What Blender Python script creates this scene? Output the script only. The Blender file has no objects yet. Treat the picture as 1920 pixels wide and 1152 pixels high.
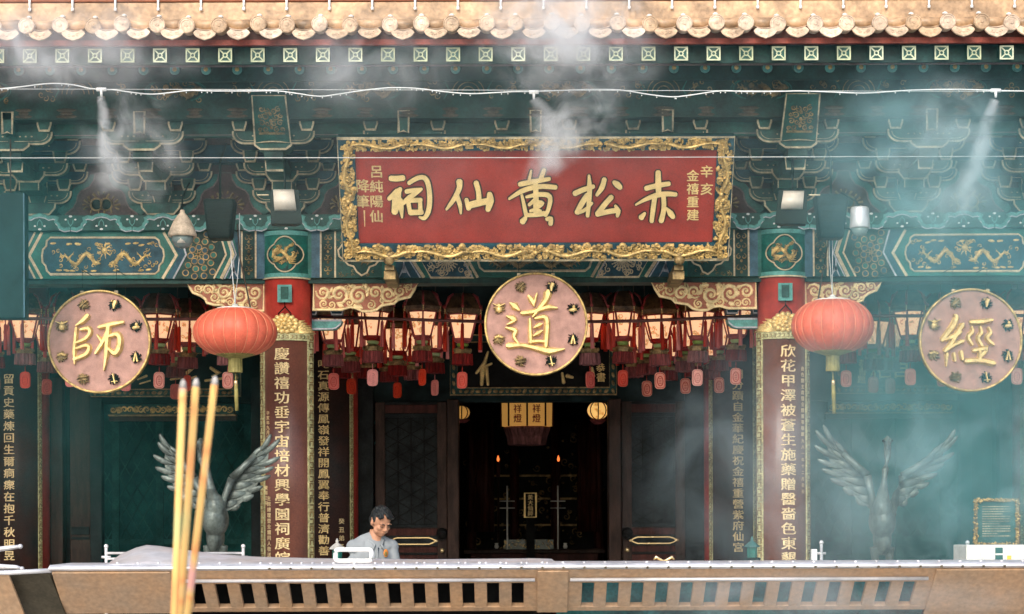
import bpy, bmesh, math, random
from mathutils import Vector, Matrix
random.seed(11)
R = math.radians
SC = bpy.context.scene
COL = SC.collection
PI = math.pi
# ---------------------------------------------------------------- photo geometry -> metres
FX, FD, CZ, HY, RO = 3800.0, 20.0, 1.6, 985.0, 0.0035
AX = (1004 - 960) * 20 / 3800.0          # axis of symmetry of the hall


def W(px, py, Y=0.0):
    dx, dy = px - 960.0, py - HY
    dx, dy = dx - RO * dy, dy + RO * dx
    s = (Y + FD) / FX
    return Vector((dx * s, Y, CZ - dy * s))


def XZ(px, py, Y=0.0):
    p = W(px, py, Y)
    return (p.x, p.z)


def PX(pts, Y=0.0):
    return [XZ(a, b, Y) for a, b in pts]


def SX(Y):
    return (Y + FD) / FX


def zy(py, Y):                           # height of a photo row on the hall's axis
    return XZ(1004, py, Y)[1]


def mir(pts):
    return [(2 * AX - x, z) for x, z in pts]


def plane(Y):
    return lambda u, v, w: (u, Y - w, v)


def cyl(xc, yc, r):
    return lambda u, v, w: (xc + (r + w) * math.sin(u / r), yc - (r + w) * math.cos(u / r), v)


# ---------------------------------------------------------------- materials
def S(r, g, b):
    def c(x):
        x /= 255.0
        return x / 12.92 if x < .04045 else ((x + .055) / 1.055) ** 2.4
    return (c(r), c(g), c(b))


def mat(name, col, rough=.6, metal=0.0, var=.25, scale=6.0, bump=.0, bscale=60.0, col2=None, emit=0.0, ecol=None, spec=.32,
        stretch=(1, 1, 1), coat=0.0, seed=0.0, fine=.0, rnd=0.0):
    m = bpy.data.materials.new(name)
    m.use_nodes = True
    nt = m.node_tree
    nt.nodes.clear()
    N = nt.nodes.new
    out = N('ShaderNodeOutputMaterial')
    b = N('ShaderNodeBsdfPrincipled')
    nt.links.new(b.outputs[0], out.inputs[0])
    geo = N('ShaderNodeNewGeometry')
    mp = N('ShaderNodeMapping')
    mp.inputs['Scale'].default_value = stretch
    mp.inputs['Location'].default_value = (seed, seed * .7, seed * 1.3)
    nt.links.new(geo.outputs['Position'], mp.inputs[0])
    n1 = N('ShaderNodeTexNoise')
    n1.inputs['Scale'].default_value = scale
    n1.inputs['Detail'].default_value = 6
    n1.inputs['Roughness'].default_value = .62
    nt.links.new(mp.outputs[0], n1.inputs['Vector'])
    c2 = col2 if col2 else tuple(max(0, x * (1 - var * 1.6)) for x in col)
    c1 = tuple(min(1, x * (1 + var * .6)) for x in col) if not col2 else col
    mr = N('ShaderNodeMapRange')
    mr.inputs[1].default_value, mr.inputs[2].default_value = .3, .7
    nt.links.new(n1.outputs['Fac'], mr.inputs[0])
    mx = N('ShaderNodeMix')
    mx.data_type = 'RGBA'
    mx.inputs[6].default_value = (*c2, 1)
    mx.inputs[7].default_value = (*c1, 1)
    nt.links.new(mr.outputs[0], mx.inputs[0])
    src = mx.outputs[2]
    nf = None
    if fine or bump:
        nf = N('ShaderNodeTexNoise')
        nf.inputs['Scale'].default_value = bscale
        nf.inputs['Detail'].default_value = 5
        nt.links.new(mp.outputs[0], nf.inputs['Vector'])
    if fine:
        hs = N('ShaderNodeHueSaturation')
        m2 = N('ShaderNodeMapRange')
        m2.inputs[1].default_value, m2.inputs[2].default_value = .3, .7
        m2.inputs[3].default_value, m2.inputs[4].default_value = 1 - fine, 1 + fine
        nt.links.new(nf.outputs['Fac'], m2.inputs[0])
        nt.links.new(m2.outputs[0], hs.inputs['Value'])
        nt.links.new(src, hs.inputs['Color'])
        src = hs.outputs[0]
    if rnd:                                  # each copy weathers a little differently
        oi = N('ShaderNodeObjectInfo')
        h3 = N('ShaderNodeHueSaturation')
        m3 = N('ShaderNodeMapRange')
        m3.inputs[3].default_value, m3.inputs[4].default_value = 1 - rnd, 1 + rnd * .7
        nt.links.new(oi.outputs['Random'], m3.inputs[0])
        nt.links.new(m3.outputs[0], h3.inputs['Value'])
        m4 = N('ShaderNodeMapRange')
        m4.inputs[3].default_value, m4.inputs[4].default_value = 1 + rnd * .6, 1 - rnd
        nt.links.new(oi.outputs['Random'], m4.inputs[0])
        nt.links.new(m4.outputs[0], h3.inputs['Saturation'])
        nt.links.new(src, h3.inputs['Color'])
        src = h3.outputs[0]
    nt.links.new(src, b.inputs['Base Color'])
    rr = N('ShaderNodeMapRange')
    rr.inputs[3].default_value, rr.inputs[4].default_value = min(1, rough + .1), max(.05, rough - .12)
    nt.links.new(n1.outputs['Fac'], rr.inputs[0])
    nt.links.new(rr.outputs[0], b.inputs['Roughness'])
    b.inputs['Metallic'].default_value = metal
    b.inputs['Specular IOR Level'].default_value = spec
    b.inputs['Coat Weight'].default_value = coat
    if bump:
        bp = N('ShaderNodeBump')
        bp.inputs['Strength'].default_value = bump
        bp.inputs['Distance'].default_value = .01
        nt.links.new(nf.outputs['Fac'], bp.inputs['Height'])
        nt.links.new(bp.outputs[0], b.inputs['Normal'])
    if emit:
        b.inputs['Emission Strength'].default_value = emit
        if ecol:
            b.inputs['Emission Color'].default_value = (*ecol, 1)
        else:
            nt.links.new(src, b.inputs['Emission Color'])
    return m


M = {}
M['green'] = mat('green_paint', (.007, .080, .064), .55, var=.45, scale=7, bump=.15, fine=.25, bscale=45, rnd=0.15)
M['green2'] = mat('mid_green_paint', (.010, .135, .105), .5, var=.35, scale=8, bump=.1, fine=.2)
M['dkgreen'] = mat('dark_green_paint', (.006, .046, .038), .6, var=.5, scale=6, bump=.2, fine=.3, bscale=40)
M['blue'] = mat('blue_paint', (.010, .066, .098), .55, var=.4, scale=8, bump=.1, fine=.25)
M['blue2'] = mat('grey_blue_paint', (.045, .115, .165), .55, var=.35, scale=8, fine=.2)
M['teal'] = mat('light_teal_paint', (.10, .32, .29), .5, var=.3, scale=9, fine=.2)
M['cream'] = mat('cream_paint', (.62, .50, .32), .5, var=.25, scale=12, fine=.2)
M['dimcream'] = mat('weathered_cream_paint', (.50, .425, .275), .6, var=.5, scale=7, fine=.25)
M['pale'] = mat('pale_lavender_paint', (.45, .46, .50), .5, var=.3, scale=10, fine=.2)
M['tealmid'] = mat('soft_teal_border', (.035, .175, .15), .55, var=.4, scale=9, fine=.2)
M['mauve'] = mat('mauve_paint', (.19, .135, .135), .6, var=.3, scale=9, fine=.25)
M['rust'] = mat('dull_red_board', (.105, .035, .026), .65, var=.5, scale=6, fine=.3)
M['plum'] = mat('plum_board', (.085, .036, .036), .65, var=.4, scale=7, fine=.25, rnd=0.25)
M['gold'] = mat('gilding', (.66, .46, .17), .42, .3, var=.45, scale=14, bump=.1, fine=.25)
M['goldbright'] = mat('bright_gilding', (.82, .60, .25), .42, .35, var=.25, scale=14, fine=.2)
M['golddull'] = mat('dull_gilding', (.30, .205, .085), .5, .3, var=.55, scale=12, fine=.3)
M['goldgreen'] = mat('greenish_gilt_border', (.50, .48, .25), .5, .1, var=.4, scale=20, bump=.5, bscale=120, fine=.45)
M['red'] = mat('red_column_lacquer', (.42, .045, .032), .4, var=.3, scale=4, bump=.06, coat=.15, fine=.1)
M['redboard'] = mat('red_sign_board', (.31, .034, .023), .42, var=.22, scale=3, bump=.08, fine=.12)
M['couplet'] = mat('brown_lacquer_board', (.15, .052, .033), .38, var=.5, scale=2.2, bump=.05, col2=(.075, .031, .024), coat=.2, fine=.15)
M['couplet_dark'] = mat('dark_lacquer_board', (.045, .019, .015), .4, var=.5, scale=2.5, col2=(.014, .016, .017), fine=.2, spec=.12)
M['braceback'] = mat('terracotta_paint', (.36, .13, .08), .6, var=.2, scale=10, fine=.2)
M['bracescroll'] = mat('cream_gilt_scroll', (.86, .67, .36), .5, .1, var=.25, scale=12, fine=.15)
M['tile'] = mat('yellow_glazed_tile', (.50, .325, .185), .42, var=.45, scale=3.5, bump=.35, bscale=26, coat=.15, fine=.22)
M['tileface'] = mat('yellow_glazed_tile_face', (.58, .42, .285), .45, var=.3, scale=7, bump=.5, bscale=38, fine=.25, rnd=0.22)
M['brownred'] = mat('brown_red_ridge', (.26, .085, .04), .6)
M['fascia'] = mat('red_eave_fascia', (.30, .062, .042), .6, var=.35, scale=5, fine=.2)
M['lattice'] = mat('pale_green_end_paint', (.56, .62, .40), .5, var=.25, scale=9, fine=.15, rnd=0.25)
M['black'] = mat('matt_black', (.008, .008, .008), .7, var=.5, spec=.12)
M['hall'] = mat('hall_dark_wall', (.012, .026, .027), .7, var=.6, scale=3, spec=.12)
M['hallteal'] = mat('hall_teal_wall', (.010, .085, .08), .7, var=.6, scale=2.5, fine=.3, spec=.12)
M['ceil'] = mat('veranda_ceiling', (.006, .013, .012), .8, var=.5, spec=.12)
M['wood'] = mat('dark_brown_timber', (.036, .019, .014), .5, var=.5, scale=5, stretch=(3, 3, .6), fine=.3, spec=.12)
M['woodred'] = mat('reddish_timber', (.06, .016, .012), .5, var=.5, scale=5, stretch=(3, 3, .6), fine=.3, spec=.12)
M['charcoal'] = mat('charcoal_panel', (.012, .016, .017), .6, var=.5, scale=6, fine=.3, spec=.12)
M['brass'] = mat('polished_brass', (.85, .66, .36), .25, .7, var=.15)
M['medal'] = mat('dusty_pink_board', (.40, .225, .185), .6, var=.22, scale=10, bump=.12, bscale=140, fine=.14)
M['steel'] = mat('stainless_steel', (.72, .71, .72), .35, .45, var=.25, scale=6, bump=.12, bscale=18)
M['steelworn'] = mat('worn_steel_sheet', (.60, .60, .63), .34, .8, var=.35, scale=5, bump=.35, bscale=14, fine=.2)
M['bronze'] = mat('tan_bronze_sheet', (.54, .325, .175), .5, .1, var=.4, scale=4.5, bump=.08, col2=(.42, .30, .20), fine=.16, bscale=40, stretch=(1, 1, .3))
M['bronzedk'] = mat('dark_olive_sheet', (.085, .072, .045), .55, .2, var=.35, scale=4, fine=.2)
M['statue'] = mat('grey_green_bronze', (.115, .142, .13), .42, .25, var=.45, scale=7, bump=.25, bscale=40, fine=.25)
M['white'] = mat('white_paint', (.80, .80, .78), .4, var=.08)
M['offwhite'] = mat('dusty_white_enamel', (.66, .66, .62), .5, var=.15, fine=.1)
M['stone'] = mat('grey_paving', (.46, .44, .41), .8, var=.25, scale=2, bump=.2, fine=.15)
M['stonelt'] = mat('pale_granite', (.42, .41, .38), .75, var=.3, scale=9, bump=.25, fine=.25)
M['cable'] = mat('pale_cable', (.68, .70, .69), .5, var=.15)
M['cabledk'] = mat('dark_cable', (.05, .035, .025), .6)
M['lantred'] = mat('lantern_red_frame', (.35, .012, .010), .45, var=.35, scale=12, fine=.2, rnd=0.2)
M['fringe'] = mat('dark_red_fringe', (.22, .018, .016), .8, var=.5, scale=26, stretch=(1, 1, .12), fine=.4, bscale=160, rnd=0.35)
M['tassel'] = mat('bright_red_tassel', (.58, .045, .026), .7, var=.35, scale=30, stretch=(1, 1, .1), rnd=0.3)
M['tag'] = mat('coral_tag', (.62, .11, .075), .5, var=.2, scale=9, rnd=0.25)
M['tagpale'] = mat('pink_tag', (.80, .34, .25), .5, var=.15, scale=9, rnd=0.2)
M['canopy'] = mat('ochre_canopy', (.13, .062, .018), .5, .2, var=.5, scale=14, fine=.3, rnd=0.4)
M['ringgreen'] = mat('jade_ring', (.34, .48, .14), .35, var=.2, rnd=0.3)
M['silk'] = mat('coral_silk', (.62, .125, .072), .5, var=.16, scale=5, spec=.3, fine=.1)
M['silkrib'] = mat('lantern_rib', (.72, .27, .15), .5)
M['olive'] = mat('olive_gold_tassel', (.27, .235, .075), .6, var=.3, scale=20)
M['skin'] = mat('skin', (.44, .225, .135), .5, var=.1, scale=8)
M['hair'] = mat('black_hair', (.010, .013, .013), .45, var=.3, scale=20, bump=.6, bscale=120)
M['shirt'] = mat('grey_polo_cloth', (.235, .26, .275), .85, var=.12, scale=5, bump=.3, bscale=16)
M['trouser'] = mat('charcoal_trouser_cloth', (.03, .03, .035), .85)
M['dark'] = mat('dark_line', (.03, .018, .012), .7)
M['letterdark'] = mat('dark_letter_outline', (.045, .016, .008), .7)  # dark brown outline under the gold letters
M['lettergold'] = mat('pale_gold_leaf', (.82, .62, .27), .45, .2, var=.15, scale=12)
M['couptext'] = mat('gold_leaf_text', (.72, .56, .30), .5, .15, var=.2, scale=20)
M['gilttext'] = mat('rich_gold_text', (.72, .54, .25), .45, .25, var=.3, scale=16)
M['teallamp'] = mat('teal_grey_housing', (.003, .019, .021), .55, var=.25, scale=8, fine=.2, spec=.12)
M['housing'] = mat('dark_green_housing', (.004, .014, .012), .55, var=.3, scale=8, spec=.12)
M['lampface'] = mat('frosted_lamp_glass', (.52, .475, .40), .3, var=.12, scale=10)
M['beige'] = mat('beige_enamel', (.50, .40, .29), .5, var=.3, scale=14, fine=.2)
M['glassdk'] = mat('smoky_glass', (.16, .21, .20), .12, var=.3)
M['boardteal'] = mat('teal_notice_board', (.03, .105, .10), .5, var=.25)
M['yellow'] = mat('yellow_label', (.75, .50, .08), .5)
M['pot'] = mat('grey_bronze_urn', (.16, .14, .11), .5, .5)
M['ash'] = mat('incense_ash', (.45, .43, .40), .9, fine=.3)
M['trouser2'] = M['trouser']


def lit_mat(name, col, strength, picture=True):
    m = bpy.data.materials.new(name)
    m.use_nodes = True
    nt = m.node_tree
    b = nt.nodes['Principled BSDF']
    geo = nt.nodes.new('ShaderNodeNewGeometry')
    n = nt.nodes.new('ShaderNodeTexNoise')
    n.inputs['Scale'].default_value = 17
    n.inputs['Detail'].default_value = 4
    nt.links.new(geo.outputs['Position'], n.inputs['Vector'])
    r = nt.nodes.new('ShaderNodeValToRGB')
    e = r.color_ramp.elements
    e[0].position, e[0].color = .0, (*col, 1)
    e[1].position, e[1].color = .56, (*col, 1)
    if picture:
        a = e.new(.60); a.color = (col[0] * .75, col[1] * .42, col[2] * .25, 1)
        a = e.new(.64); a.color = (col[0] * .45, col[1] * .45, col[2] * .25, 1)
        a = e.new(.70); a.color = (*col, 1)
    nt.links.new(n.outputs['Fac'], r.inputs[0])
    nt.links.new(r.outputs[0], b.inputs['Base Color'])
    nt.links.new(r.outputs[0], b.inputs['Emission Color'])
    b.inputs['Emission Strength'].default_value = strength
    b.inputs['Roughness'].default_value = .6
    return m


M['lit'] = lit_mat('lit_lantern_paper', (.90, .53, .29), .48)
M['lityellow'] = lit_mat('lit_yellow_paper', (.66, .32, .075), .26, False)
M['glow'] = mat('candle_bulb_glow', (.9, .3, .08), .4, emit=.9, ecol=(1, .2, .04))
M['litround'] = lit_mat('lit_round_paper', (.9, .5, .15), .5)


# ---------------------------------------------------------------- mesh builder
class MB:
    def __init__(s):
        s.v, s.f, s.m, s.s = [], [], [], []

    def add(s, vs, fs, m=0, smooth=False):
        o = len(s.v)
        s.v.extend([tuple(p) for p in vs])
        for f in fs:
            s.f.append([o + i for i in f])
            s.m.append(m)
            s.s.append(smooth)

    def box(s, x0, x1, y0, y1, z0, z1, m=0):
        if x0 > x1: x0, x1 = x1, x0
        if y0 > y1: y0, y1 = y1, y0
        if z0 > z1: z0, z1 = z1, z0
        v = [(x0, y0, z0), (x1, y0, z0), (x1, y1, z0), (x0, y1, z0), (x0, y0, z1), (x1, y0, z1), (x1, y1, z1), (x0, y1, z1)]
        s.add(v, [(0, 3, 2, 1), (4, 5, 6, 7), (0, 1, 5, 4), (1, 2, 6, 5), (2, 3, 7, 6), (3, 0, 4, 7)], m)

    def prism(s, pts, w0, w1, f, m=0, mside=None):
        a = sum(pts[i][0] * pts[(i + 1) % len(pts)][1] - pts[(i + 1) % len(pts)][0] * pts[i][1] for i in range(len(pts)))
        if a < 0:
            pts = pts[::-1]
        n = len(pts)
        v = [f(u, t, w1) for u, t in pts] + [f(u, t, w0) for u, t in pts]
        s.add(v, [list(range(n)), list(range(2 * n - 1, n - 1, -1))], m)
        ms = m if mside is None else mside
        o = len(s.v) - 2 * n
        for i in range(n):
            j = (i + 1) % n
            s.f.append([o + i, o + n + i, o + n + j, o + j])
            s.m.append(ms)
            s.s.append(False)

    def ribbon(s, pts, wd, f, w=0.0, h=.004, m=0, flat=True, closed=False, smooth=False, round_ends=False):
        n = len(pts)
        if not isinstance(wd, (list, tuple)):
            wd = [wd] * n
        if round_ends and not closed and n >= 2:
            p0, p1 = Vector(pts[0]), Vector(pts[1])
            d = (p0 - p1).normalized() if (p0 - p1).length > 1e-9 else Vector((1, 0))
            a = p0 + d * wd[0] * .32
            q0, q1 = Vector(pts[-1]), Vector(pts[-2])
            d2 = (q0 - q1).normalized() if (q0 - q1).length > 1e-9 else Vector((1, 0))
            b = q0 + d2 * wd[-1] * .32
            pts = [tuple(a)] + list(pts) + [tuple(b)]
            wd = [wd[0] * .5] + list(wd) + [wd[-1] * .5]
            n += 2
        P = [Vector((p[0], p[1])) for p in pts]
        vs = []
        for i in range(n):
            if closed:
                d = (P[(i + 1) % n] - P[i - 1])
            else:
                d = P[min(i + 1, n - 1)] - P[max(i - 1, 0)]
            if d.length < 1e-9:
                d = Vector((1, 0))
            d.normalize()
            k = 1.0
            if 0 < i < n - 1 or closed:
                e = (P[(i + 1) % n] - P[i])
                if e.length > 1e-9:
                    c = abs(e.normalized().dot(d))
                    k = min(1.6, 1 / max(c, .5))
            nn = Vector((-d.y, d.x)) * wd[i] * .5 * k
            L, Rr = P[i] + nn, P[i] - nn
            if flat:
                vs += [f(L.x, L.y, w), f(L.x, L.y, w + h), f(Rr.x, Rr.y, w + h), f(Rr.x, Rr.y, w)]
            else:
                A, B = P[i] + nn * .45, P[i] - nn * .45
                vs += [f(L.x, L.y, w), f(A.x, A.y, w + h), f(B.x, B.y, w + h), f(Rr.x, Rr.y, w)]
        fs = []
        rng = range(n) if closed else range(n - 1)
        for i in rng:
            a, b = 4 * i, 4 * ((i + 1) % n)
            for k in range(3):
                fs.append((a + k, a + k + 1, b + k + 1, b + k))
        if not closed:
            fs.append((0, 3, 2, 1))
            e = 4 * (n - 1)
            fs.append((e, e + 1, e + 2, e + 3))
        s.add(vs, fs, m, smooth)

    def blob(s, u, v, ru, rv, ang, f, w=0, h=.01, m=0, n=8):
        vs, fs = [], []
        ca, sa = math.cos(ang), math.sin(ang)
        for k, (sc, hh) in enumerate(((1, 0), (.72, .75))):
            for i in range(n):
                t = 2 * PI * i / n
                x, y = ru * sc * math.cos(t), rv * sc * math.sin(t)
                vs.append(f(u + x * ca - y * sa, v + x * sa + y * ca, w + h * hh))
        vs.append(f(u, v, w + h))
        for i in range(n):
            j = (i + 1) % n
            fs.append((i, j, n + j, n + i))
            fs.append((n + i, n + j, 2 * n))
        s.add(vs, fs, m, True)

    def tube(s, pts, r, n=8, m=0, cap=True, closed=False):
        P = [Vector(p) for p in pts]
        k = len(P)
        if not isinstance(r, (list, tuple)):
            r = [r] * k
        vs, fs = [], []
        up = Vector((0, 0, 1))
        for i in range(k):
            d = (P[(i + 1) % k] - P[i - 1]) if closed else (P[min(i + 1, k - 1)] - P[max(i - 1, 0)])
            if d.length < 1e-9: d = Vector((0, 0, 1))
            d.normalize()
            a = up if abs(d.dot(up)) < .95 else Vector((1, 0, 0))
            x = d.cross(a).normalized()
            y = x.cross(d).normalized()
            rr = r[i]
            rx, ry = rr if isinstance(rr, tuple) else (rr, rr)
            for j in range(n):
                t = 2 * PI * j / n
                vs.append(P[i] + x * rx * math.cos(t) + y * ry * math.sin(t))
        for i in range(k if closed else k - 1):
            for j in range(n):
                a, b = i * n + j, i * n + (j + 1) % n
                i2 = (i + 1) % k
                fs.append((a, b, i2 * n + (j + 1) % n, i2 * n + j))
        if cap and not closed:
            fs.append(list(range(n))[::-1])
            fs.append([(k - 1) * n + j for j in range(n)])
        s.add(vs, fs, m, True)

    def lathe(s, prof, c=(0, 0, 0), n=24, m=0, smooth=True, axis='z', rot=0.0, cap=True):
        vs, fs = [], []
        for r, h in prof:
            for j in range(n):
                t = 2 * PI * j / n + rot
                x, y = r * math.cos(t), r * math.sin(t)
                if axis == 'z':
                    vs.append((c[0] + x, c[1] + y, c[2] + h))
                elif axis == 'y':                      # h runs towards the viewer
                    vs.append((c[0] + x, c[1] - h, c[2] + y))
        k = len(prof)
        for i in range(k - 1):
            for j in range(n):
                fs.append((i * n + j, i * n + (j + 1) % n, (i + 1) * n + (j + 1) % n, (i + 1) * n + j))
        if cap:
            fs.append(list(range(n))[::-1])
            fs.append([(k - 1) * n + j for j in range(n)])
        s.add(vs, fs, m, smooth)

    def ell(s, c, r, m=0, nu=16, nv=10, rotm=None):
        vs, fs = [], []
        c = Vector(c)
        for i in range(1, nv):
            t = PI * i / nv
            for j in range(nu):
                p = 2 * PI * j / nu
                q = Vector((r[0] * math.sin(t) * math.cos(p), r[1] * math.sin(t) * math.sin(p), r[2] * math.cos(t)))
                vs.append(c + (rotm @ q if rotm else q))
        top, bot = Vector((0, 0, r[2])), Vector((0, 0, -r[2]))
        vs += [c + (rotm @ top if rotm else top), c + (rotm @ bot if rotm else bot)]
        T, B = len(vs) - 2, len(vs) - 1
        for i in range(nv - 2):
            for j in range(nu):
                a, b = i * nu + j, i * nu + (j + 1) % nu
                fs.append((a, a + nu, b + nu, b))
        for j in range(nu):
            fs.append((T, j, (j + 1) % nu))
            e = (nv - 2) * nu
            fs.append((B, e + (j + 1) % nu, e + j))
        s.add(vs, fs, m, True)

    def build(s, name, mats, parent=None, bevel=0.0, loc=None, mods=None):
        me = bpy.data.meshes.new(name)
        o0 = Vector(loc) if loc is not None else Vector((0, 0, 0))
        me.from_pydata([tuple(Vector(p) - o0) for p in s.v], [], s.f)
        if not isinstance(mats, (list, tuple)):
            mats = [mats]
        for k in mats:
            me.materials.append(M[k] if isinstance(k, str) else k)
        me.polygons.foreach_set('material_index', s.m)
        me.polygons.foreach_set('use_smooth', s.s)
        me.update()
        o = bpy.data.objects.new(name, me)
        COL.objects.link(o)
        o.location = o0
        if parent is not None:
            o.parent = parent
            o.location = o0 - parent_loc(parent)
        if bevel:
            b = o.modifiers.new('bevel', 'BEVEL')
            b.width = bevel
            b.segments = 2
            b.limit_method = 'ANGLE'
        return o


def parent_loc(p):
    v = Vector((0, 0, 0))
    while p is not None:
        v += p.location
        p = p.parent
    return v


def tag(o, label, cat, group=None):
    o['label'] = label
    o['category'] = cat
    if group: o['group'] = group
    return o


def empty(name, loc, label=None, cat=None, group=None):
    o = bpy.data.objects.new(name, None)
    COL.objects.link(o)
    o.empty_display_size = .2
    o.location = loc
    if label: tag(o, label, cat, group)
    return o


def copy_tree(o, parent=None):
    c = o.copy()
    COL.objects.link(c)
    if parent is not None:
        c.parent = parent
    for ch in list(o.children):
        copy_tree(ch, c)
    return c


# ---------------------------------------------------------------- lettering (built-in font)
_G = {}


def _raw(ch):
    cu = bpy.data.curves.new('g', 'FONT')
    cu.body = ch
    cu.size = 1.0
    cu.resolution_u = 3
    cu.offset = 0.0
    cu.align_x = 'CENTER'
    o = bpy.data.objects.new('g', cu)
    COL.objects.link(o)
    dg = bpy.context.evaluated_depsgraph_get()
    me = bpy.data.meshes.new_from_object(o.evaluated_get(dg))
    v = [tuple(p.co) for p in me.vertices]
    f = [tuple(p.vertices) for p in me.polygons]
    bpy.data.objects.remove(o)
    bpy.data.curves.remove(cu)
    bpy.data.meshes.remove(me)
    return v, f


_ref, _ = _raw('國')
_x0, _x1 = min(p[0] for p in _ref), max(p[0] for p in _ref)
_y0, _y1 = min(p[1] for p in _ref), max(p[1] for p in _ref)
_sc = 1.0 / max(_x1 - _x0, _y1 - _y0)
_yc = (_y0 + _y1) / 2


def glyph(mb, ch, u, v, size, f, w=0.0, h=.006, m=0, sx=1.0, slant=0.0, bold=.024):
    if ch not in _G:
        vs, fs = _raw(ch)
        xc = (_x0 + _x1) / 2 if ord(ch) > 0x2000 else (min(p[0] for p in vs) + max(p[0] for p in vs)) / 2
        _G[ch] = ([((p[0] - xc) * _sc, (p[1] - _yc) * _sc) for p in vs], fs)
    pts, fs = _G[ch]
    k = len(mb.v)
    n = len(pts)
    for dx, dy, dh in ((-bold, bold * .5, 0), (bold, -bold * .3, .0007), (0, -bold * .6, .0013)):
        P = [(u + (x * sx + slant * y + dx) * size, v + (y + dy) * size) for x, y in pts]
        mb.add([f(a, b, w + h + dh) for a, b in P], fs, m)


def column_text(mb, s, u, v0, step, size, f, w=0.0, h=.004, m=0, sx=1.0):
    for i, ch in enumerate(s):
        if ch != ' ':
            glyph(mb, ch, u, v0 - i * step, size, f, w, h, m, sx)


# ---------------------------------------------------------------- ornament
def spiral(mb, u, v, r, turns, a0, sgn, wd, f, w, h, m=0, tail=1.0):
    pts, ws = [], []
    n = int(7 * turns) + 4
    for i in range(n + 1):
        t = i / n
        rr = r * (1 - .86 * t)
        a = a0 + sgn * turns * 2 * PI * t
        pts.append((u + rr * math.cos(a), v + rr * math.sin(a)))
        ws.append(wd * (.45 + .75 * math.sin(PI * min(1, t * 1.15 + .1))))
    mb.ribbon(pts, ws, f, w, h, m, flat=False, smooth=True)


def dragon(mb, x0, x1, v, amp, waves, wd, f, w, h, m=0, spikes=True, head=1):
    """a sinuous dragon body with a crest of fins, clawed legs and a horned head at the x1 end"""
    n = int(22 * waves)
    pts, ws = [], []
    for i in range(n + 1):
        t = i / n
        x = x0 + (x1 - x0) * t
        y = v + amp * math.sin(2 * PI * waves * t + .6) * (.55 + .45 * t)
        pts.append((x, y))
        ws.append(wd * (.25 + .9 * min(1, t * 2.2)))
    mb.ribbon(pts, ws, f, w, h, m, flat=False, smooth=True)
    d = 1 if x1 > x0 else -1
    for i in range(2, n, 2):
        x, y = pts[i]
        s = 1 if (i // 2) % 2 else -1
        mb.ribbon([(x, y + s * wd * .3), (x - d * wd * .5, y + s * wd * 1.0)], [wd * .45, wd * .05], f, w, h * .7, m, flat=False)
    for k in (.3, .55, .8):
        x, y = pts[int(n * k)]
        s = -1 if y > v else 1
        e = (x + d * wd * .9, y + s * amp * .8)
        mb.ribbon([(x, y), ((x + e[0]) / 2 - d * wd * .3, (y + e[1]) / 2), e], [wd * .7, wd * .5, wd * .3], f, w, h * .8, m, flat=False)
        for q in (-.5, 0, .5):
            mb.ribbon([e, (e[0] + d * wd * .55, e[1] + s * wd * .3 + q * wd)], [wd * .25, wd * .04], f, w, h * .6, m, flat=False)
    hx, hy = pts[-1]
    mb.blob(hx + d * wd * .5, hy, wd * .95, wd * .7, 0, f, w, h * 1.3, m)
    mb.blob(hx + d * wd * 1.3, hy - wd * .15, wd * .55, wd * .35, 0, f, w, h * 1.1, m)
    for q in (.5, .95):
        mb.ribbon([(hx + d * wd * .3, hy + wd * .4), (hx - d * wd * .8, hy + wd * (.6 + q)), (hx - d * wd * 1.7, hy + wd * (.5 + q))], [wd * .35, wd * .25, wd * .05], f, w, h, m, flat=False)


def flame_row(mb, pts, size, f, w, h, m=0):
    for i in range(len(pts) - 1):
        a, b = Vector(pts[i]), Vector(pts[i + 1])
        d = (b - a).normalized()
        nn = Vector((-d.y, d.x))
        c = (a + b) / 2
        k = size * random.uniform(.7, 1.3)
        mb.ribbon([tuple(c - nn * k * .2), tuple(c + nn * k * .5 + d * k * random.uniform(-.2, .2)), tuple(c + nn * k)], [k * .5, k * .38, k * .04], f, w, h, m, flat=False)


def arc(cx, cz, r, a0, a1, n=8):
    return [(cx + r * math.cos(R(a0 + (a1 - a0) * i / n)), cz + r * math.sin(R(a0 + (a1 - a0) * i / n))) for i in range(n + 1)]
# ================================================================ THE TEMPLE HALL
hall = empty('temple_hall', (AX, 0, 0), 'green and gold Chinese temple hall with yellow tiled eaves, carved brackets and red columns', 'temple')
T = hall
YB = -.13                                  # face of the painted beam

# --- platform, ceiling, walls
b = MB(); b.box(-11, 11.5, -1.5, 14, 0.0, .14, 0); b.box(-11, 11.5, -1.75, -1.5, 0, .07, 0)
b.build('stone_platform', ['stonelt'], T, .01)
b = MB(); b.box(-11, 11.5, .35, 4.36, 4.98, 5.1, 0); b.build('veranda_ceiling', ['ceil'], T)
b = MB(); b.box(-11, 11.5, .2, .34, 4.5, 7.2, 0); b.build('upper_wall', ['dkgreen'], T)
b = MB()
for x0, x1 in ((-11, -10.9), (11.4, 11.5)): b.box(x0, x1, .4, 14, .1, 5, 0)
b.box(-11, 11.5, 12.6, 12.8, .1, 5.2, 0)
b.box(-10.9, 11.4, 4.6, 12.6, 4.9, 5.0, 0)
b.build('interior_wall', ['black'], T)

M['hallscreen'] = mat('dim_teal_screen', (.022, .105, .095), .7, var=.5, scale=4, fine=.3, spec=.12)
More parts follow.
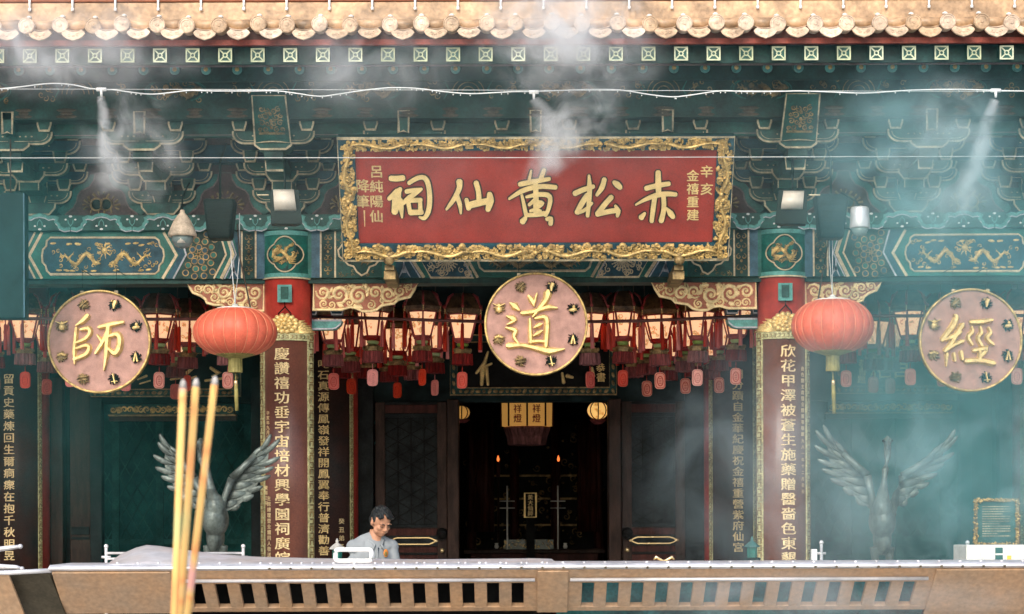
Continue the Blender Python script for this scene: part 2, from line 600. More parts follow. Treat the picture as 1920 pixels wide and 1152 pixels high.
# --- front columns (four, two of them in view)
CXL = -2.205
def front_column(first):
    c = MB(); c.lathe([(.235, .30), (.237, 1.5), (.236, 4.03)], (0, 0, 0), 40, 0)
    o = c.build('column', ['red'], T)
    k = MB(); k.lathe([(.34, .14), (.36, .2), (.34, .28), (.27, .31)], (0, 0, 0), 40, 0)
    k.build('column_base', ['stonelt'], o)
    z0, z1 = XZ(541, 522, -.236)[1], XZ(541, 432, -.236)[1]
    k = MB(); k.lathe([(.238, z0), (.25, z0 + .004), (.25, z1), (.2, z1 + .01)], (0, 0, 0), 48, 0)
    f = cyl(0, 0, .25)
    for za, zb in ((z0 + .012, z0 + .052), (z1 - .045, z1 - .004)):
        k.ribbon([(i * .04 - .6, (za + zb) / 2) for i in range(31)], zb - za, f, .0, .004, 1)
    k.ribbon([(i * .04 - .6, z0 + .006) for i in range(31)], .014, f, .0, .006, 2)
    cap = k.build('capital', ['green2', 'teal', 'cream'], o)
    # eight-lobed medallion with a gilded beast
    d = MB()
    zc = (z0 + z1) / 2 + .0
    pts = []
    for i in range(64):
        t = 2 * PI * i / 64
        r = .150 + .016 * abs(math.cos(2 * t)) ** .6 + .010 * math.cos(4 * t)
        pts.append((r * 1.08 * math.cos(t), zc + r * .98 * math.sin(t)))
    d.prism(pts, .0, .005, f, 0)
    d.ribbon(pts, .014, f, .004, .008, 1, flat=False, closed=True)
    rnd = random.Random(3)
    for q in range(26):
        t, rr_ = rnd.uniform(0, 6.28), .115 * rnd.random() ** .5
        d.ribbon([(rr_ * math.cos(t), zc + rr_ * .9 * math.sin(t)), (rr_ * math.cos(t) + .025 * math.cos(t * 3), zc + rr_ * .9 * math.sin(t) + .02 * math.sin(t * 3)), (rr_ * math.cos(t) + .03 * math.cos(t * 3 + .8), zc + rr_ * .9 * math.sin(t) + .035 * math.sin(t * 3 + .8))], [.006, .015, .002], f, .006, .008, 3, flat=False)
    d.ribbon([(-.075, zc + .0), (-.035, zc + .035), (.0, zc + .005), (.03, zc - .03), (.07, zc - .035), (.085, zc + .005), (.06, zc + .02)], [.012, .032, .038, .034, .028, .02, .008], f, .006, .014, 2, flat=False, smooth=True)
    d.ribbon([(.0, zc + .01), (.015, zc + .055), (.05, zc + .08)], [.035, .026, .022], f, .006, .016, 2, flat=False, smooth=True)
    d.blob(.06, zc + .085, .026, .018, .2, f, .006, .02, 2)
    d.ribbon([(-.06, zc + .05), (-.11, zc + .02), (-.125, zc - .03)], [.05, .045, .01], f, .006, .012, 2, flat=False)
    for q in range(5):
        d.ribbon([(-.02 - q * .012, zc - .03), (-.07 - q * .008, zc - .07 + q * .012), (-.12, zc - .075 + q * .02)], [.016, .013, .003], f, .006, .01, 2, flat=False)
    for q in range(6):
        d.ribbon([(.02 + q * .01, zc - .04), (.05 + q * .012, zc - .09 + q * .015), (.11, zc - .09 + q * .022)], [.016, .014, .003], f, .006, .01, 2, flat=False)
    for q in range(5):
        spiral(d, rnd.uniform(-.1, .1), zc + rnd.uniform(-.1, .1), .02, 1.1, rnd.uniform(0, 6), 1, .008, f, .006, .006, 2)
    d.build('medallion', ['dkgreen', 'cream', 'gold', 'golddull'], o)
    return o
c0 = front_column(True)
c0.location.x = CXL - AX
for x in (2 * AX - CXL, CXL - 3.72, 2 * AX - CXL + 3.72):
    c = copy_tree(c0, T); c.location = (x - AX, 0, 0)

# --- painted beams
zbt, zbb = XZ(700, 433, YB)[1], XZ(700, 521, YB)[1]
RC = .246
bays = [('c', CXL + RC, 2 * AX - CXL - RC), ('l', -5.93 + RC, CXL - RC), ('r', 2 * AX - CXL + RC, 2 * AX + 5.93 - RC)]
fb = plane(YB)

def beam_l(mb, P):                 # bay to the left of the left column (photo pixels), P maps them
    r = mb.ribbon
    def poly(pts, m, w): mb.prism(P(pts), 0.0, w, fb, m)
    # ground colours
    poly([(-60, 436), (66, 436), (45, 480), (66, 523), (-60, 523)], 1, .003)
    poly([(78, 436), (307, 436), (331, 479), (305, 523), (78, 523), (55, 480)], 0, .003)
    poly([(313, 436), (335, 436), (346, 478), (322, 523), (311, 523), (336, 479)], 1, .003)
    poly([(341, 436), (412, 436), (424, 478), (402, 523), (328, 523), (349, 478)], 2, .003)
    poly([(418, 436), (430, 436), (441, 478), (420, 523), (408, 523), (428, 478)], 0, .003)
    poly([(436, 436), (452, 436), (452, 523), (426, 523), (446, 478)], 1, .003)
    poly([(455, 436), (478, 436), (478, 523), (455, 523)], 2, .003)
    poly([(481, 436), (497, 436), (497, 523), (481, 523)], 3, .003)
    k = SX(YB)
    r(P([(79, 436), (55, 480), (79, 523)]), 5 * k, fb, .003, .004, 4)
    r(P([(66, 436), (44, 480), (66, 523)]), 3.5 * k, fb, .003, .004, 4)
    r(P([(307, 436), (331, 479), (305, 523)]), 5 * k, fb, .003, .005, 4)
    r(P([(337, 436), (349, 478), (325, 523)]), 3 * k, fb, .003, .004, 5)
    r(P([(412, 436), (424, 478), (401, 523)]), 3.2 * k, fb, .003, .005, 4)
    r(P([(424, 438), (437, 478), (415, 523)]), 6 * k, fb, .003, .004, 4)
    r(P([(430, 438), (443, 478), (421, 523)]), 2.5 * k, fb, .003, .004, 5)
    for x in (453.5, 479.5): r(P([(x, 434), (x, 522)]), 3.2 * k, fb, .003, .005, 4)
    r(P([(431, 523), (438, 505), (447, 523)]), [1 * k, 6 * k, 1 * k], fb, .003, .003, 5)
    r(P([(438, 512), (438, 480)]), [5 * k, .6 * k], fb, .003, .003, 5)
    # scaled fan flower in the lozenge
    c = (372, 478)
    for ring, rr, n in ((1, 14, 7), (2, 27, 11), (3, 41, 15)):
        for i in range(n):
            t = 2 * PI * i / n + ring * .3
            x, y = c[0] + rr * math.cos(t) * 1.05, c[1] + rr * math.sin(t)
            edge = 349 + (abs(y - 478)) * -.45 if False else 0
            lim_r = 422 - abs(y - 478) * .42
            lim_l = 348 - (y - 478) * .42 if y > 478 else 349 - (478 - y) * .2
            if y < 439 or y > 519 or x > lim_r - 6 or x < lim_l + 6: continue
            circ = [(x + 5.6 * math.cos(a * PI / 5), y + 5.6 * math.sin(a * PI / 5)) for a in range(10)]
            mb.prism(P(circ), .003, .005, fb, 1 if ring % 2 else 0)
            r(P(circ), 1.7 * k, fb, .004, .004, 6, closed=True)
    for i in range(7):
        t = 2 * PI * i / 7
        r(P([c, (c[0] + 9 * math.cos(t), c[1] + 9 * math.sin(t))]), [3.5 * k, .8 * k], fb, .005, .005, 6)
    for y in (446, 464, 484, 505):
        for s in (-1, 1):
            q = P([(466.5 + s * 4.5, y)])[0]
            spiral(mb, q[0], q[1], 5.5 * k, 1.1, PI / 2, s, 1.8 * k, fb, .003, .005, 6)
        q = P([(466.5, y + 8)])[0]
        mb.blob(q[0], q[1], 2.6 * k, 3 * k, 0, fb, .003, .006, 6)

def cartouche(P):
    k = SX(YB)
    out = [(95, 446), (291, 446), (298, 451), (300, 461), (306, 468), (308, 480), (305, 492), (299, 498), (298, 508), (291, 514), (95, 515), (88, 508), (86, 499), (80, 492), (79, 480), (81, 468), (87, 462), (88, 452)]
    mb = MB()
    mb.prism(P(out), .0, .005, fb, 0)
    mb.ribbon(P(out), 3.6 * k, fb, .005, .008, 1, closed=True, flat=False)
    d = MB()
    q = P([(112, 486), (178, 478), (216, 478), (284, 486), (196, 470)])
    s = 1 if q[3][0] > q[0][0] else -1
    dragon(d, q[0][0], q[1][0], q[0][1] - .005, 12 * k, 1.5, 6.2 * k, fb, .006, .012)
    dragon(d, q[3][0], q[2][0], q[0][1] - .005, 12 * k, 1.5, 6.2 * k, fb, .006, .012)
    rn2 = random.Random(15)
    for a in range(44):
        x, y = rn2.uniform(94, 294), rn2.uniform(456, 506)
        p = P([(x, y)])[0]
        spiral(d, p[0], p[1], 4.2 * k, 1.1, rn2.uniform(0, 6), rn2.choice((-1, 1)), 1.6 * k, fb, .006, .006, 0)
    d.blob(q[4][0], q[4][1], 6 * k, 7 * k, 0, fb, .006, .014)
    for a in range(9):
        t = a * 2 * PI / 9
        d.ribbon([(q[4][0] + 7 * k * math.cos(t), q[4][1] + 7 * k * math.sin(t)), (q[4][0] + 15 * k * math.cos(t), q[4][1] + 16 * k * math.sin(t))], [3 * k, .5 * k], fb, .006, .006, 0)
    rn = random.Random(5)
    for a in range(20):
        x, y = rn.uniform(98, 290), rn.choice((456, 459, 506, 509)) + rn.uniform(-2, 2)
        p = P([(x, y)])[0]
        d.blob(p[0], p[1], 6 * k, 2.2 * k, rn.uniform(-.2, .2), fb, .006, .005)
    return mb, d

def PL(pts): return PX(pts, YB)
def PR(pts): return mir(PX(pts, YB))

for nm, x0, x1 in bays:
    mb = MB()
    mb.box(x0 - .05, x1 + .05, YB, .2, zbb, zbt, 0)
    mb.box(x0 - .05, x1 + .05, YB + .03, .18, zbb - .05, zbb - .004, 1)
    bo = mb.build('painted_beam', ['green2', 'dkgreen'], T)
    g = MB()
    if nm == 'c':
        k = SX(YB)
        for P in (PL, PR):
            r = g.ribbon
            def poly(pts, m, w): g.prism(P(pts), 0, w, fb, m)
            poly([(584, 434), (600, 434), (600, 521), (584, 521)], 3, .003)
            poly([(603, 434), (627, 434), (627, 521), (603, 521)], 2, .003)
            poly([(630, 434), (716, 434), (716, 521), (630, 521)], 7, .003)
            poly([(742, 434), (772, 486), (790, 521), (742, 521)], 1, .003)
            for x in (601.5, 628.5): r(P([(x, 434), (x, 521)]), 3.2 * k, fb, .003, .005, 4)
            for y in (446, 464, 484, 505):
                for s in (-1, 1):
                    q = P([(615 + s * 4.5, y)])[0]
                    spiral(g, q[0], q[1], 5.5 * k, 1.1, PI / 2, s, 1.8 * k, fb, .003, .005, 6)
                q = P([(615, y + 8)])[0]
                g.blob(q[0], q[1], 2.6 * k, 3 * k, 0, fb, .003, .006, 6)
            og = [(640, 462), (634, 470), (636, 481), (645, 488), (653, 497), (663, 500), (669, 510), (678, 517), (688, 512), (693, 501), (704, 497), (712, 487), (718, 480), (718, 455), (645, 455)]
            poly(og, 2, .006)
            r(P(og), 3 * k, fb, .006, .006, 4, closed=True)
            q = P([(650, 480), (708, 486)])
            dragon(g, q[0][0], q[1][0], q[0][1] - .015, 8 * k, 1, 9 * k, fb, .008, .012, 6)
            rn = random.Random(8)
            for a in range(60):
                x, y = rn.uniform(633, 713), rn.uniform(438, 519)
                if 640 < x < 716 and y < 500 and y > 458: continue
                q = P([(x, y)])[0]
                spiral(g, q[0], q[1], 3.4 * k, .9, rn.uniform(0, 6), 1, 1.1 * k, fb, .003, .003, 6)
            r(P([(748, 521), (758, 500), (770, 521)]), [1 * k, 6 * k, 1 * k], fb, .003, .004, 5)
            r(P([(758, 512), (757, 489)]), [7 * k, 1 * k], fb, .003, .004, 5)
            r(P([(772, 486), (795, 521)]), 6 * k, fb, .003, .004, 4)
            r(P([(766, 486), (788, 521)]), 2.5 * k, fb, .003, .004, 5)
            fl = [(788, 486), (869, 486), (888, 521), (808, 521)]
            poly(fl, 1, .003)
            r(P(fl), 3 * k, fb, .003, .005, 4, closed=True)
            for a in range(18):
                t = rn.random(); x = 796 + t * 72; y = rn.uniform(491, 516); x += (y - 486) * .5
                if x > 880: continue
                q = P([(x, y)])[0]
                spiral(g, q[0], q[1], 6.0 * k, 1.2, rn.uniform(0, 6), rn.choice((-1, 1)), 1.9 * k, fb, .003, .005, 4)
            for i in range(9):
                t = R(200 + i * 17)
                q = P([(838, 488), (838 + 22 * math.cos(t), 488 - 22 * math.sin(t))])
                r(q, [1.5 * k, 2.5 * k], fb, .003, .005, 4)
            r(P([(876, 486), (896, 521)]), 5 * k, fb, .003, .004, 4)
            r(P([(868, 486), (886, 521)]), 3 * k, fb, .003, .004, 5)
        ct = [(896, 450), (896, 490), (900, 502), (908, 508.5)]
        allp = PL(ct) + PR(ct)[::-1]
        cb = MB(); cb.prism(allp, 0, .005, fb, 0); cb.ribbon(allp, 4 * k, fb, .005, .008, 1, closed=True, flat=False)
        cb.build('cartouche', ['hallteal', 'cream'], bo)
        dd = MB()
        q = PL([(915, 494), (985, 494)]); dragon(dd, q[0][0], q[1][0], q[0][1], 6 * k, 2, 8 * k, fb, .006, .012)
        q = PR([(915, 494), (985, 494)]); dragon(dd, q[0][0], q[1][0], q[0][1], 6 * k, 2, 8 * k, fb, .006, .012)
        dd.build('dragon_relief', ['golddull'], bo)
    else:
        P = PL if nm == 'l' else PR
        beam_l(g, P)
        cb, dd = cartouche(P)
        cb.build('cartouche', ['blue', 'cream'], bo)
        dd.build('dragon_relief', ['gold'], bo)
    g.build('painted_pattern', ['green2', 'blue', 'dkgreen', 'blue2', 'cream', 'pale', 'golddull', 'green'], bo)

# --- cloud board above the beam
YC = -.2
z0, z1 = zbt + .004, XZ(700, 402, YC)[1]
mb = MB(); mb.box(-10, 10.5, YC, .2, z0, z1, 0)
cbo = mb.build('cloud_board', ['green'], T)
g = MB(); fc = plane(YC); k = SX(YC); H = z1 - z0
per = 115.5 * k
xs = XZ(190, 418, YC)[0]
for i in range(-5, 24):
    for P in (0,):
        cx = xs + i * per
        if abs(cx) > 8: continue
        up = [(-58, -11), (-47, -13), (-38, -9), (-36, -3), (-31, 2), (-33, 8), (-26, 11), (-17, 9), (-10, 13), (0, 15), (10, 13), (17, 9), (26, 11), (33, 8), (31, 2), (36, -3), (38, -9), (47, -13), (58, -11)]
        zc = (z0 + z1) / 2
        g.ribbon([(cx + a * k * .98, zc + c * k * .98) for a, c in up], 7.0 * k, fc, 0, .006, 0, flat=False)
        g.ribbon([(cx + a * k * .98, zc + (c - 4.2) * k * .98) for a, c in up], 2.0 * k, fc, 0, .004, 1)
        for dx, s in ((0, -1), (57.7, 1)):
            xx = cx + dx * k
            pts = [(xx - 6 * k, zc - s * 4 * k), (xx, zc + s * 0 * k - s * -8 * k * 0), (xx + 6 * k, zc - s * 4 * k)]
            g.ribbon([(xx - 5 * k, zc + s * 6 * k), (xx - 4 * k, zc - s * 1 * k), (xx, zc - s * 6 * k), (xx + 4 * k, zc - s * 1 * k), (xx + 5 * k, zc + s * 6 * k)], 1.5 * k, fc, 0, .004, 0)
            g.blob(xx, zc + s * 12 * k, 3.4 * k, 2.2 * k, 0, fc, 0, .006, 2)
            for q in (-1, 1):
                g.blob(xx + q * 9 * k, zc + s * 6 * k, 2.2 * k, 1.8 * k, 0, fc, 0, .005, 2)
g.build('cloud_scroll', ['teal', 'pale', 'white'], cbo)

# --- bracket sets
def zq(py, Y): return XZ(540, py, Y)[1]

def edge_ribbon(mb, pts, f, wd=.0175, m=1):
    mb.ribbon(pts, wd, f, .0, .004, m)

def arm(mb, L, y1, y0, Y, th=.12, m=0, cx=0.0):
    zt, zb = zq(y1, Y), zq(y0, Y)
    Hh = zt - zb
    r = Hh * .92
    left = [(cx - L, zt), (cx - L, zt - Hh * .18)]
    for i in range(1, 7):
        a = PI + (PI / 2) * i / 6
        left.append((cx - L + r * 1.05 + r * 1.05 * math.cos(a), zt - Hh * .18 + (Hh * .82) * math.sin(a)))
    pts = left + [(2 * cx - x, z) for x, z in left[::-1]]
    f = plane(Y)
    mb.prism(pts, -th, 0, f, m)
    edge_ribbon(mb, left + [(cx - L + r * 2.1, zb)], f)
    edge_ribbon(mb, [(2 * cx - x, z) for x, z in left + [(cx - L + r * 2.1, zb)]], f)
    inn = [(cx - L + .034 + (x - cx + L) * .82, z + (zt - z) * .26 - .004) for x, z in left[1:]] + [(cx - .03, zb + Hh * .26 - .004)]
    for sg in (0, 1):
        q = [(2 * cx - x, z) for x, z in inn] if sg else inn
        mb.ribbon(q, .0055, f, 0, .003, 1)
        qx = q[-1][0]
        for j in range(3):
            mb.blob(qx + (-1 if not sg else 1) * (.05 + j * .055), zb + Hh * .62, .011, .008, 0, f, 0, .005, 1, 6)

def dou(mb, u, y1, y0, Y, a=.064, th=.15, m=0, top=True):
    zt, zb = zq(y1, Y), zq(y0, Y)
    Hh = zt - zb
    pts = [(u - a, zt), (u - a * .97, zt - Hh * .42), (u - a * .68, zb), (u + a * .68, zb), (u + a * .97, zt - Hh * .42), (u + a, zt)]
    f = plane(Y - .03)
    mb.prism(pts, -th, 0, f, m)
    edge_ribbon(mb, pts, f)
    if top:
        mb.ribbon([pts[0], pts[-1]], .009, f, .0, .003, 2)

def make_bracket(painted):
    core = MB()
    Y0, Y1, Y2 = -.1, -.45, -1.15
    k0, k1, k2 = SX(Y0), SX(Y1), SX(Y2)
    # wide base block, centre blocks and their necks
    dou(core, 0, 381, 402, Y0 - .05, 36 * k0, .25)
    core.box(-19 * k0, 19 * k0, Y0 - .02, Y0 + .1, zq(381, Y0), zq(340, Y0), 0)
    f = plane(Y0 - .02)
    for s in (-1, 1): edge_ribbon(core, [(s * 18 * k0, zq(341, Y0)), (s * 18 * k0, zq(362, Y0)), (s * 13 * k0, zq(379, Y0))], f, .011)
    dou(core, 0, 321, 340, Y1, 30 * k1, .2)
    core.box(-19 * k1, 19 * k1, Y1 - .015, Y1 + .35, zq(356, Y1), zq(340, Y1) - .002, 0)
    f = plane(Y1 - .015)
    for s in (-1, 1): edge_ribbon(core, [(s * 18 * k1, zq(341, Y1)), (s * 18 * k1, zq(356, Y1))], f, .011)
    dou(core, 0, 268, 281, Y2, 35 * k2, .25)
    core.box(-18 * k2, 18 * k2, Y2, Y2 + .7, zq(298, Y2), zq(281, Y2) - .002, 2)
    # lower nose with an outlined face
    Yn = -1.0; kn = SX(Yn)
    nw = 19 if painted else 14
    pts = [(-nw * kn, zq(300, Yn)), (-nw * kn * .9, zq(320, Yn)), (nw * kn * .9, zq(320, Yn)), (nw * kn, zq(300, Yn))]
    core.prism(pts, -.7, 0, plane(Yn), 0)
    core.ribbon(pts, .0155, plane(Yn), 0, .004, 1, closed=True)
    if not painted:
        Yn = -1.3; kn = SX(Yn)
        pts = [(-10 * kn, zq(209, Yn)), (-9 * kn, zq(250, Yn)), (0, zq(246, Yn)), (9 * kn, zq(250, Yn)), (10 * kn, zq(209, Yn))]
        core.prism(pts, -.5, 0, plane(Yn), 0)
        core.ribbon(pts, .014, plane(Yn), 0, .004, 1, closed=True)
    o = core.build('bracket_set', ['green', 'dimcream', 'dkgreen'], T)
    tiers = [(Y0, 62, 357, 380, 0), (Y0, 93, 321, 343, 3), (Y1, 71, 305, 327, 0), (Y1, 95, 263, 288, 3), (Y2, 76, 246, 269, 0)]
    for Y, L, a, c, m in tiers:
        q = MB(); arm(q, L * SX(Y), a, c, Y, m=0)
        q.build('bracket_arm', ['blue' if m else 'green', 'dimcream', 'dkgreen'], o)
    blocks = [(Y0, 50, 336, 356), (Y0, 80, 302, 320), (Y1, 59, 284, 304), (Y1, 83, 245, 262), (Y2, 63, 225, 245)]
    for Y, u, a, c in blocks:
        for s in (-1, 1):
            q = MB(); dou(q, s * u * SX(Y), a, c, Y, .064, .15)
            q.build('bracket_block', ['green', 'dimcream', 'green2'], o)
    if painted:
        za, zb = XZ(540, 180, -1.5)[1], XZ(540, 268, -1.2)[1]
        Ya, Yb_ = -1.52, -1.2
        hgt = math.hypot(za - zb, Ya - Yb_)
        dz, dy = (za - zb) / hgt, (Ya - Yb_) / hgt
        f = lambda u, v, w: (u, Yb_ + v * dy - w * dz, zb + v * dz + w * dy)
        q = MB()
        a, c = .166, .152
        pts = [(-a, 0), (-c * .5, .012), (0, .016), (c * .5, .012), (a, 0), (c, hgt), (-c, hgt)]
        q.prism(pts, -.08, 0, f, 0)
        q.ribbon(pts, .011, f, 0, .004, 1, closed=True)
        rn = random.Random(4)
        for s in (-1, 1):
            for x, y, r in ((.03, .33, .03), (.075, .35, .03), (.05, .27, .035), (.095, .28, .025), (.03, .2, .03), (.085, .21, .032), (.05, .14, .03), (.1, .14, .022)):
                spiral(q, s * x, y, r, 1.3, rn.uniform(0, 6), s, .011, f, 0, .008, 3)
        for x, y in ((0, .3), (0, .23), (0, .16)): q.blob(x, y, .017, .02, 0, f, 0, .012, 3)
        q.ribbon([(-.12, .10), (.12, .10)], .02, f, 0, .006, 3)
        q.build('painted_nose', ['green', 'dimcream', 'dkgreen', 'golddull'], o)
    return o

bp, bn = make_bracket(True), make_bracket(False)
first = {True: True, False: True}
for k in range(-5, 6):
    pnt = abs(k) == 2
    src = bp if pnt else bn
    if first[pnt]:
        o = src; first[pnt] = False
    else:
        o = copy_tree(src, T)
    o.location = (k * 1.219, 0, 0)

# tie boards between the sets
mb = MB()
mb.box(-9, 9.5, .02, .19, zq(402, 0), zq(225, 0), 0)
mb.build('bracket_backing', ['dkgreen'], T)
mb = MB()
for ya, yb2, Y, m in ((345, 363, .005, 1), (309, 326, -.03, 1), (284, 300, -.05, 0), (258, 271, -.36, 2), (231, 246, -.38, 0), (272, 304, -.35, 3), (212, 224, -1.13, 0), (225, 257, -1.06, 0)):
    mb.box(-9, 9.5, Y, Y + .06, zq(yb2, Y), zq(ya, Y), m)
for yy, Y in ((231, -.383), (285, -.053), (213.5, -1.133), (253, -1.062), (227, -1.062)):
    mb.ribbon([(-9, zq(yy, Y)), (9.5, zq(yy, Y))], .007, plane(Y), 0, .003, 4)
mb.build('tie_board', ['green', 'plum', 'rust', 'blue', 'mauve'], T)

# bell panels between sets
def bell():
    Y = -.03; k = SX(Y)
    half = [(0, 324), (11, 325), (14, 338), (22, 350), (38, 358), (44, 366), (46, 377), (52, 389), (66, 400), (68, 403)]
    L = [(-a * k, XZ(424, y, Y)[1]) for a, y in half]
    pts = L + [(-x, z) for x, z in L[::-1]][:-1]
    pts = [(x, z) for x, z in L[::-1]] + [(-x, z) for x, z in L[1:]]
    mb = MB(); f = plane(Y)
    mb.prism(pts, -.03, 0, f, 0)
    mb.ribbon([(x * 1.16 + (0.0), z + .02) for x, z in pts], .075, f, -.02, .012, 1, smooth=False)
    mb.ribbon(pts, .014, f, 0, .006, 2)
    o = mb.build('bell_panel', ['plum', 'tealmid', 'mauve'], T)
    g = MB()
    zb = XZ(424, 400, Y)[1]
    def fl(pts_): flame_row(g, [(a * k, XZ(424, y, Y)[1]) for a, y in pts_], .05, f, .002, .012)
    fl([(-30, 396), (-34, 388), (-33, 379), (-27, 372), (-19, 367), (-10, 362), (0, 358), (10, 362), (19, 367), (27, 372), (33, 379), (34, 388), (30, 396)][::-1])
    fl([(-28, 396), (-10, 400), (0, 401), (10, 400), (28, 396)])
    for s in (-1, 1):
        g.blob(s * 9 * k, XZ(424, 383, Y)[1], 9 * k, 9.5 * k, 0, f, .002, .02, 1, 14)
        c = [(s * 9 * k + 11 * k * math.cos(t * PI / 8), XZ(424, 383, Y)[1] + 11.5 * k * math.sin(t * PI / 8)) for t in range(16)]
        g.ribbon(c, 4 * k, f, .002, .01, 0, closed=True, flat=False)
    g.build('flame_relief', ['golddull', 'dkgreen'], o)
    return o
b0 = bell()
for i, k in enumerate(range(-5, 5)):
    o = b0 if i == 0 else copy_tree(b0, T)
    o.location = ((k + .5) * 1.219, 0, 0)

# --- eave purlin with faded painting
YP = -1.3; kp = SX(YP)
mb = MB(); mb.box(-10, 10.5, YP, YP + .25, zy(221, YP), zy(138, YP), 0)
mb.box(-10, 10.5, YP - .02, YP + .3, zy(138, YP), zy(131, YP), 1)
po = mb.build('eave_purlin', ['dkgreen', 'green'], T)
g = MB(); fp = plane(YP)
for i in range(-14, 15):
    x = i * 80 * kp + AX
    s = 1.0 if i % 2 else .8
    for j, (dy, w) in enumerate(((204, 20), (210, 13), (216, 21))):
        g.blob(x, zy(dy, YP), w * s * kp, 3.6 * kp, 0, fp, 0, .006, 1)
for i in range(-7, 8):
    x = AX + i * 183 * kp + .28
    zc = zy(168, YP)
    if i % 2 == 0:
        dragon(g, x - 45 * kp, x + 38 * kp, zc - .01, 9 * kp, 2, 8 * kp, fp, 0, .007, 0)
        for rr in (52, 57):
            for s in (-1, 1):
                g.ribbon([(x + s * rr * kp * math.cos(t), zc + 22 * kp * math.sin(t)) for t in [(-1 + .2 * q) for q in range(11)]], 1.6 * kp, fp, 0, .004, 2)
        g.blob(x - 18 * kp, zc + 6 * kp, 6 * kp, 6 * kp, 0, fp, 0, .01, 3)
        for q in range(14):
            spiral(g, x + random.uniform(-50, 50) * kp, zc + random.uniform(-18, 18) * kp, 6 * kp, 1.1, random.uniform(0, 6), random.choice((1, -1)), 1.8 * kp, fp, 0, .004, 0)
    else:
        for q in range(3):
            g.ribbon([(x + (12 + q * 9) * kp * math.cos(t), zc - .03 + (12 + q * 8) * kp * math.sin(t)) for t in [PI * w / 10 for w in range(11)]], 1.7 * kp, fp, 0, .004, 0 if q else 3)
        for s in (-1, 1):
            g.ribbon([(x + s * 44 * kp, zc + 16 * kp), (x + s * 36 * kp, zc), (x + s * 46 * kp, zc - 18 * kp)], [1.5 * kp, 3 * kp, 1 * kp], fp, 0, .004, 2)
            for q in range(7):
                spiral(g, x + s * random.uniform(38, 88) * kp, zc + random.uniform(-16, 18) * kp, 6 * kp, 1.1, random.uniform(0, 6), s, 1.8 * kp, fp, 0, .004, 0)
M['fadedbrown'] = mat('faded_brown_paint', (.085, .062, .042), .7, var=.4, scale=9, fine=.3)
g.build('faded_painting', ['golddull', 'fadedbrown', 'green2', 'golddull'], po)

# --- rafters
YS, YR = -2.3, -1.53
XR0 = (59 - 960) * 17.7 / FX - .0
dxr = 61.05 * 17.7 / FX
zs, zr = zy(102, YS), zy(128.5, YR)

def round_rafter():
    mb = MB()
    mb.tube([(0, YR + 1.3, .40), (0, YR, 0)], .055, 16, 0)
    mb.lathe([(.048, -.01), (.044, .008), (.030, .009)], (0, YR, 0), 16, 1, axis='y')
    mb.lathe([(.021, .008), (.018, .016), (.006, .02)], (0, YR, 0), 12, 2, axis='y')
    return mb.build('round_rafter', ['dkgreen', 'teal', 'gold'], T)

def square_rafter():
    a = .0605
    mb = MB()
    q_ = [(-a, YS, -a), (a, YS, -a), (a, YS, a), (-a, YS, a)]
    q2_ = [(x, y + 1.1, z + .36) for x, y, z in q_]
    mb.add(q_ + q2_, [(0, 1, 2, 3), (7, 6, 5, 4), (0, 4, 5, 1), (1, 5, 6, 2), (2, 6, 7, 3), (3, 7, 4, 0)], 0)
    o = mb.build('square_rafter', ['green'], T)
    g = MB(); f = plane(YS)
    g.ribbon([(-a + .006, -a + .006), (a - .006, -a + .006), (a - .006, a - .006), (-a + .006, a - .006)], .012, f, 0, .006, 0, closed=True)
    for s in (-1, 1):
        for q in (-1, 1):
            g.ribbon([(s * .014, q * .014), (s * .05, q * .05)], .011, f, 0, .005, 0)
    g.ribbon([(.018 * math.cos(t * PI / 5), .018 * math.sin(t * PI / 5)) for t in range(10)], .009, f, 0, .006, 0, closed=True)
    g.build('end_lattice', ['lattice'], o)
    return o
rr0, sr0 = round_rafter(), square_rafter()
for i, k in enumerate(range(-5, 36)):
    x = XR0 + k * dxr
    o = rr0 if i == 0 else copy_tree(rr0, T)
    o.location = (x - AX, 0, zr)
    o = sr0 if i == 0 else copy_tree(sr0, T)
    o.location = (x - AX, 0, zs)
mb = MB()
mb.add([(-10, YS - .02, zs + .065), (10.5, YS - .02, zs + .065), (10.5, -.8, zs + .56), (-10, -.8, zs + .56)], [(0, 1, 2, 3)], 0)
mb.add([(-10, YR - .05, zr + .058), (10.5, YR - .05, zr + .058), (10.5, 0, zr + .5), (-10, 0, zr + .5)], [(0, 1, 2, 3)], 0)
mb.box(-10, 10.5, YS + .09, YS + .12, zs - .06, zs + .09, 0)
mb.box(-10, 10.5, YR + .05, YR + .08, zr - .10, zr + .07, 0)
mb.box(-10, 10.5, YR - .1, YR - .07, zy(123, YR - .1), zy(117, YR - .1), 1)
mb.build('soffit_board', ['dkgreen', 'mauve'], T)
mb = MB(); mb.box(-10, 10.5, YS - .06, YS - .005, zy(86, YS), zy(76, YS), 0)
mb.box(-10, 10.5, YS - .05, YS + .02, zy(76, YS) + .002, zy(50, YS), 1)
mb.build('eave_board', ['fascia', 'rust'], T)

# --- tiles
YT = -2.45; kt = SX(YT)
XT0 = (49 - 960) * kt; dxt = 61.7 * kt
zt = zy(45, YT)

def cover_tile():
    mb = MB()
    mb.lathe([(.06, -.35), (.066, -.02), (.070, .0), (.070, .02), (.062, .026), (.058, .020), (.045, .022), (.042, .018), (.016, .02), (.012, .026)], (0, YT, 0), 26, 0, axis='y', smooth=False)
    o = mb.build('cover_tile', ['tileface'], T)
    n = MB()
    n.lathe([(.014, 0), (.020, .018), (.016, .03)], (0, YT + .1, .062), 10, 0)
    n.lathe([(.024, .03), (.022, .045), (.006, .053)], (0, YT + .1, .062), 10, 1)
    n.build('tile_nail', ['brownred', 'offwhite'], o)
    return o

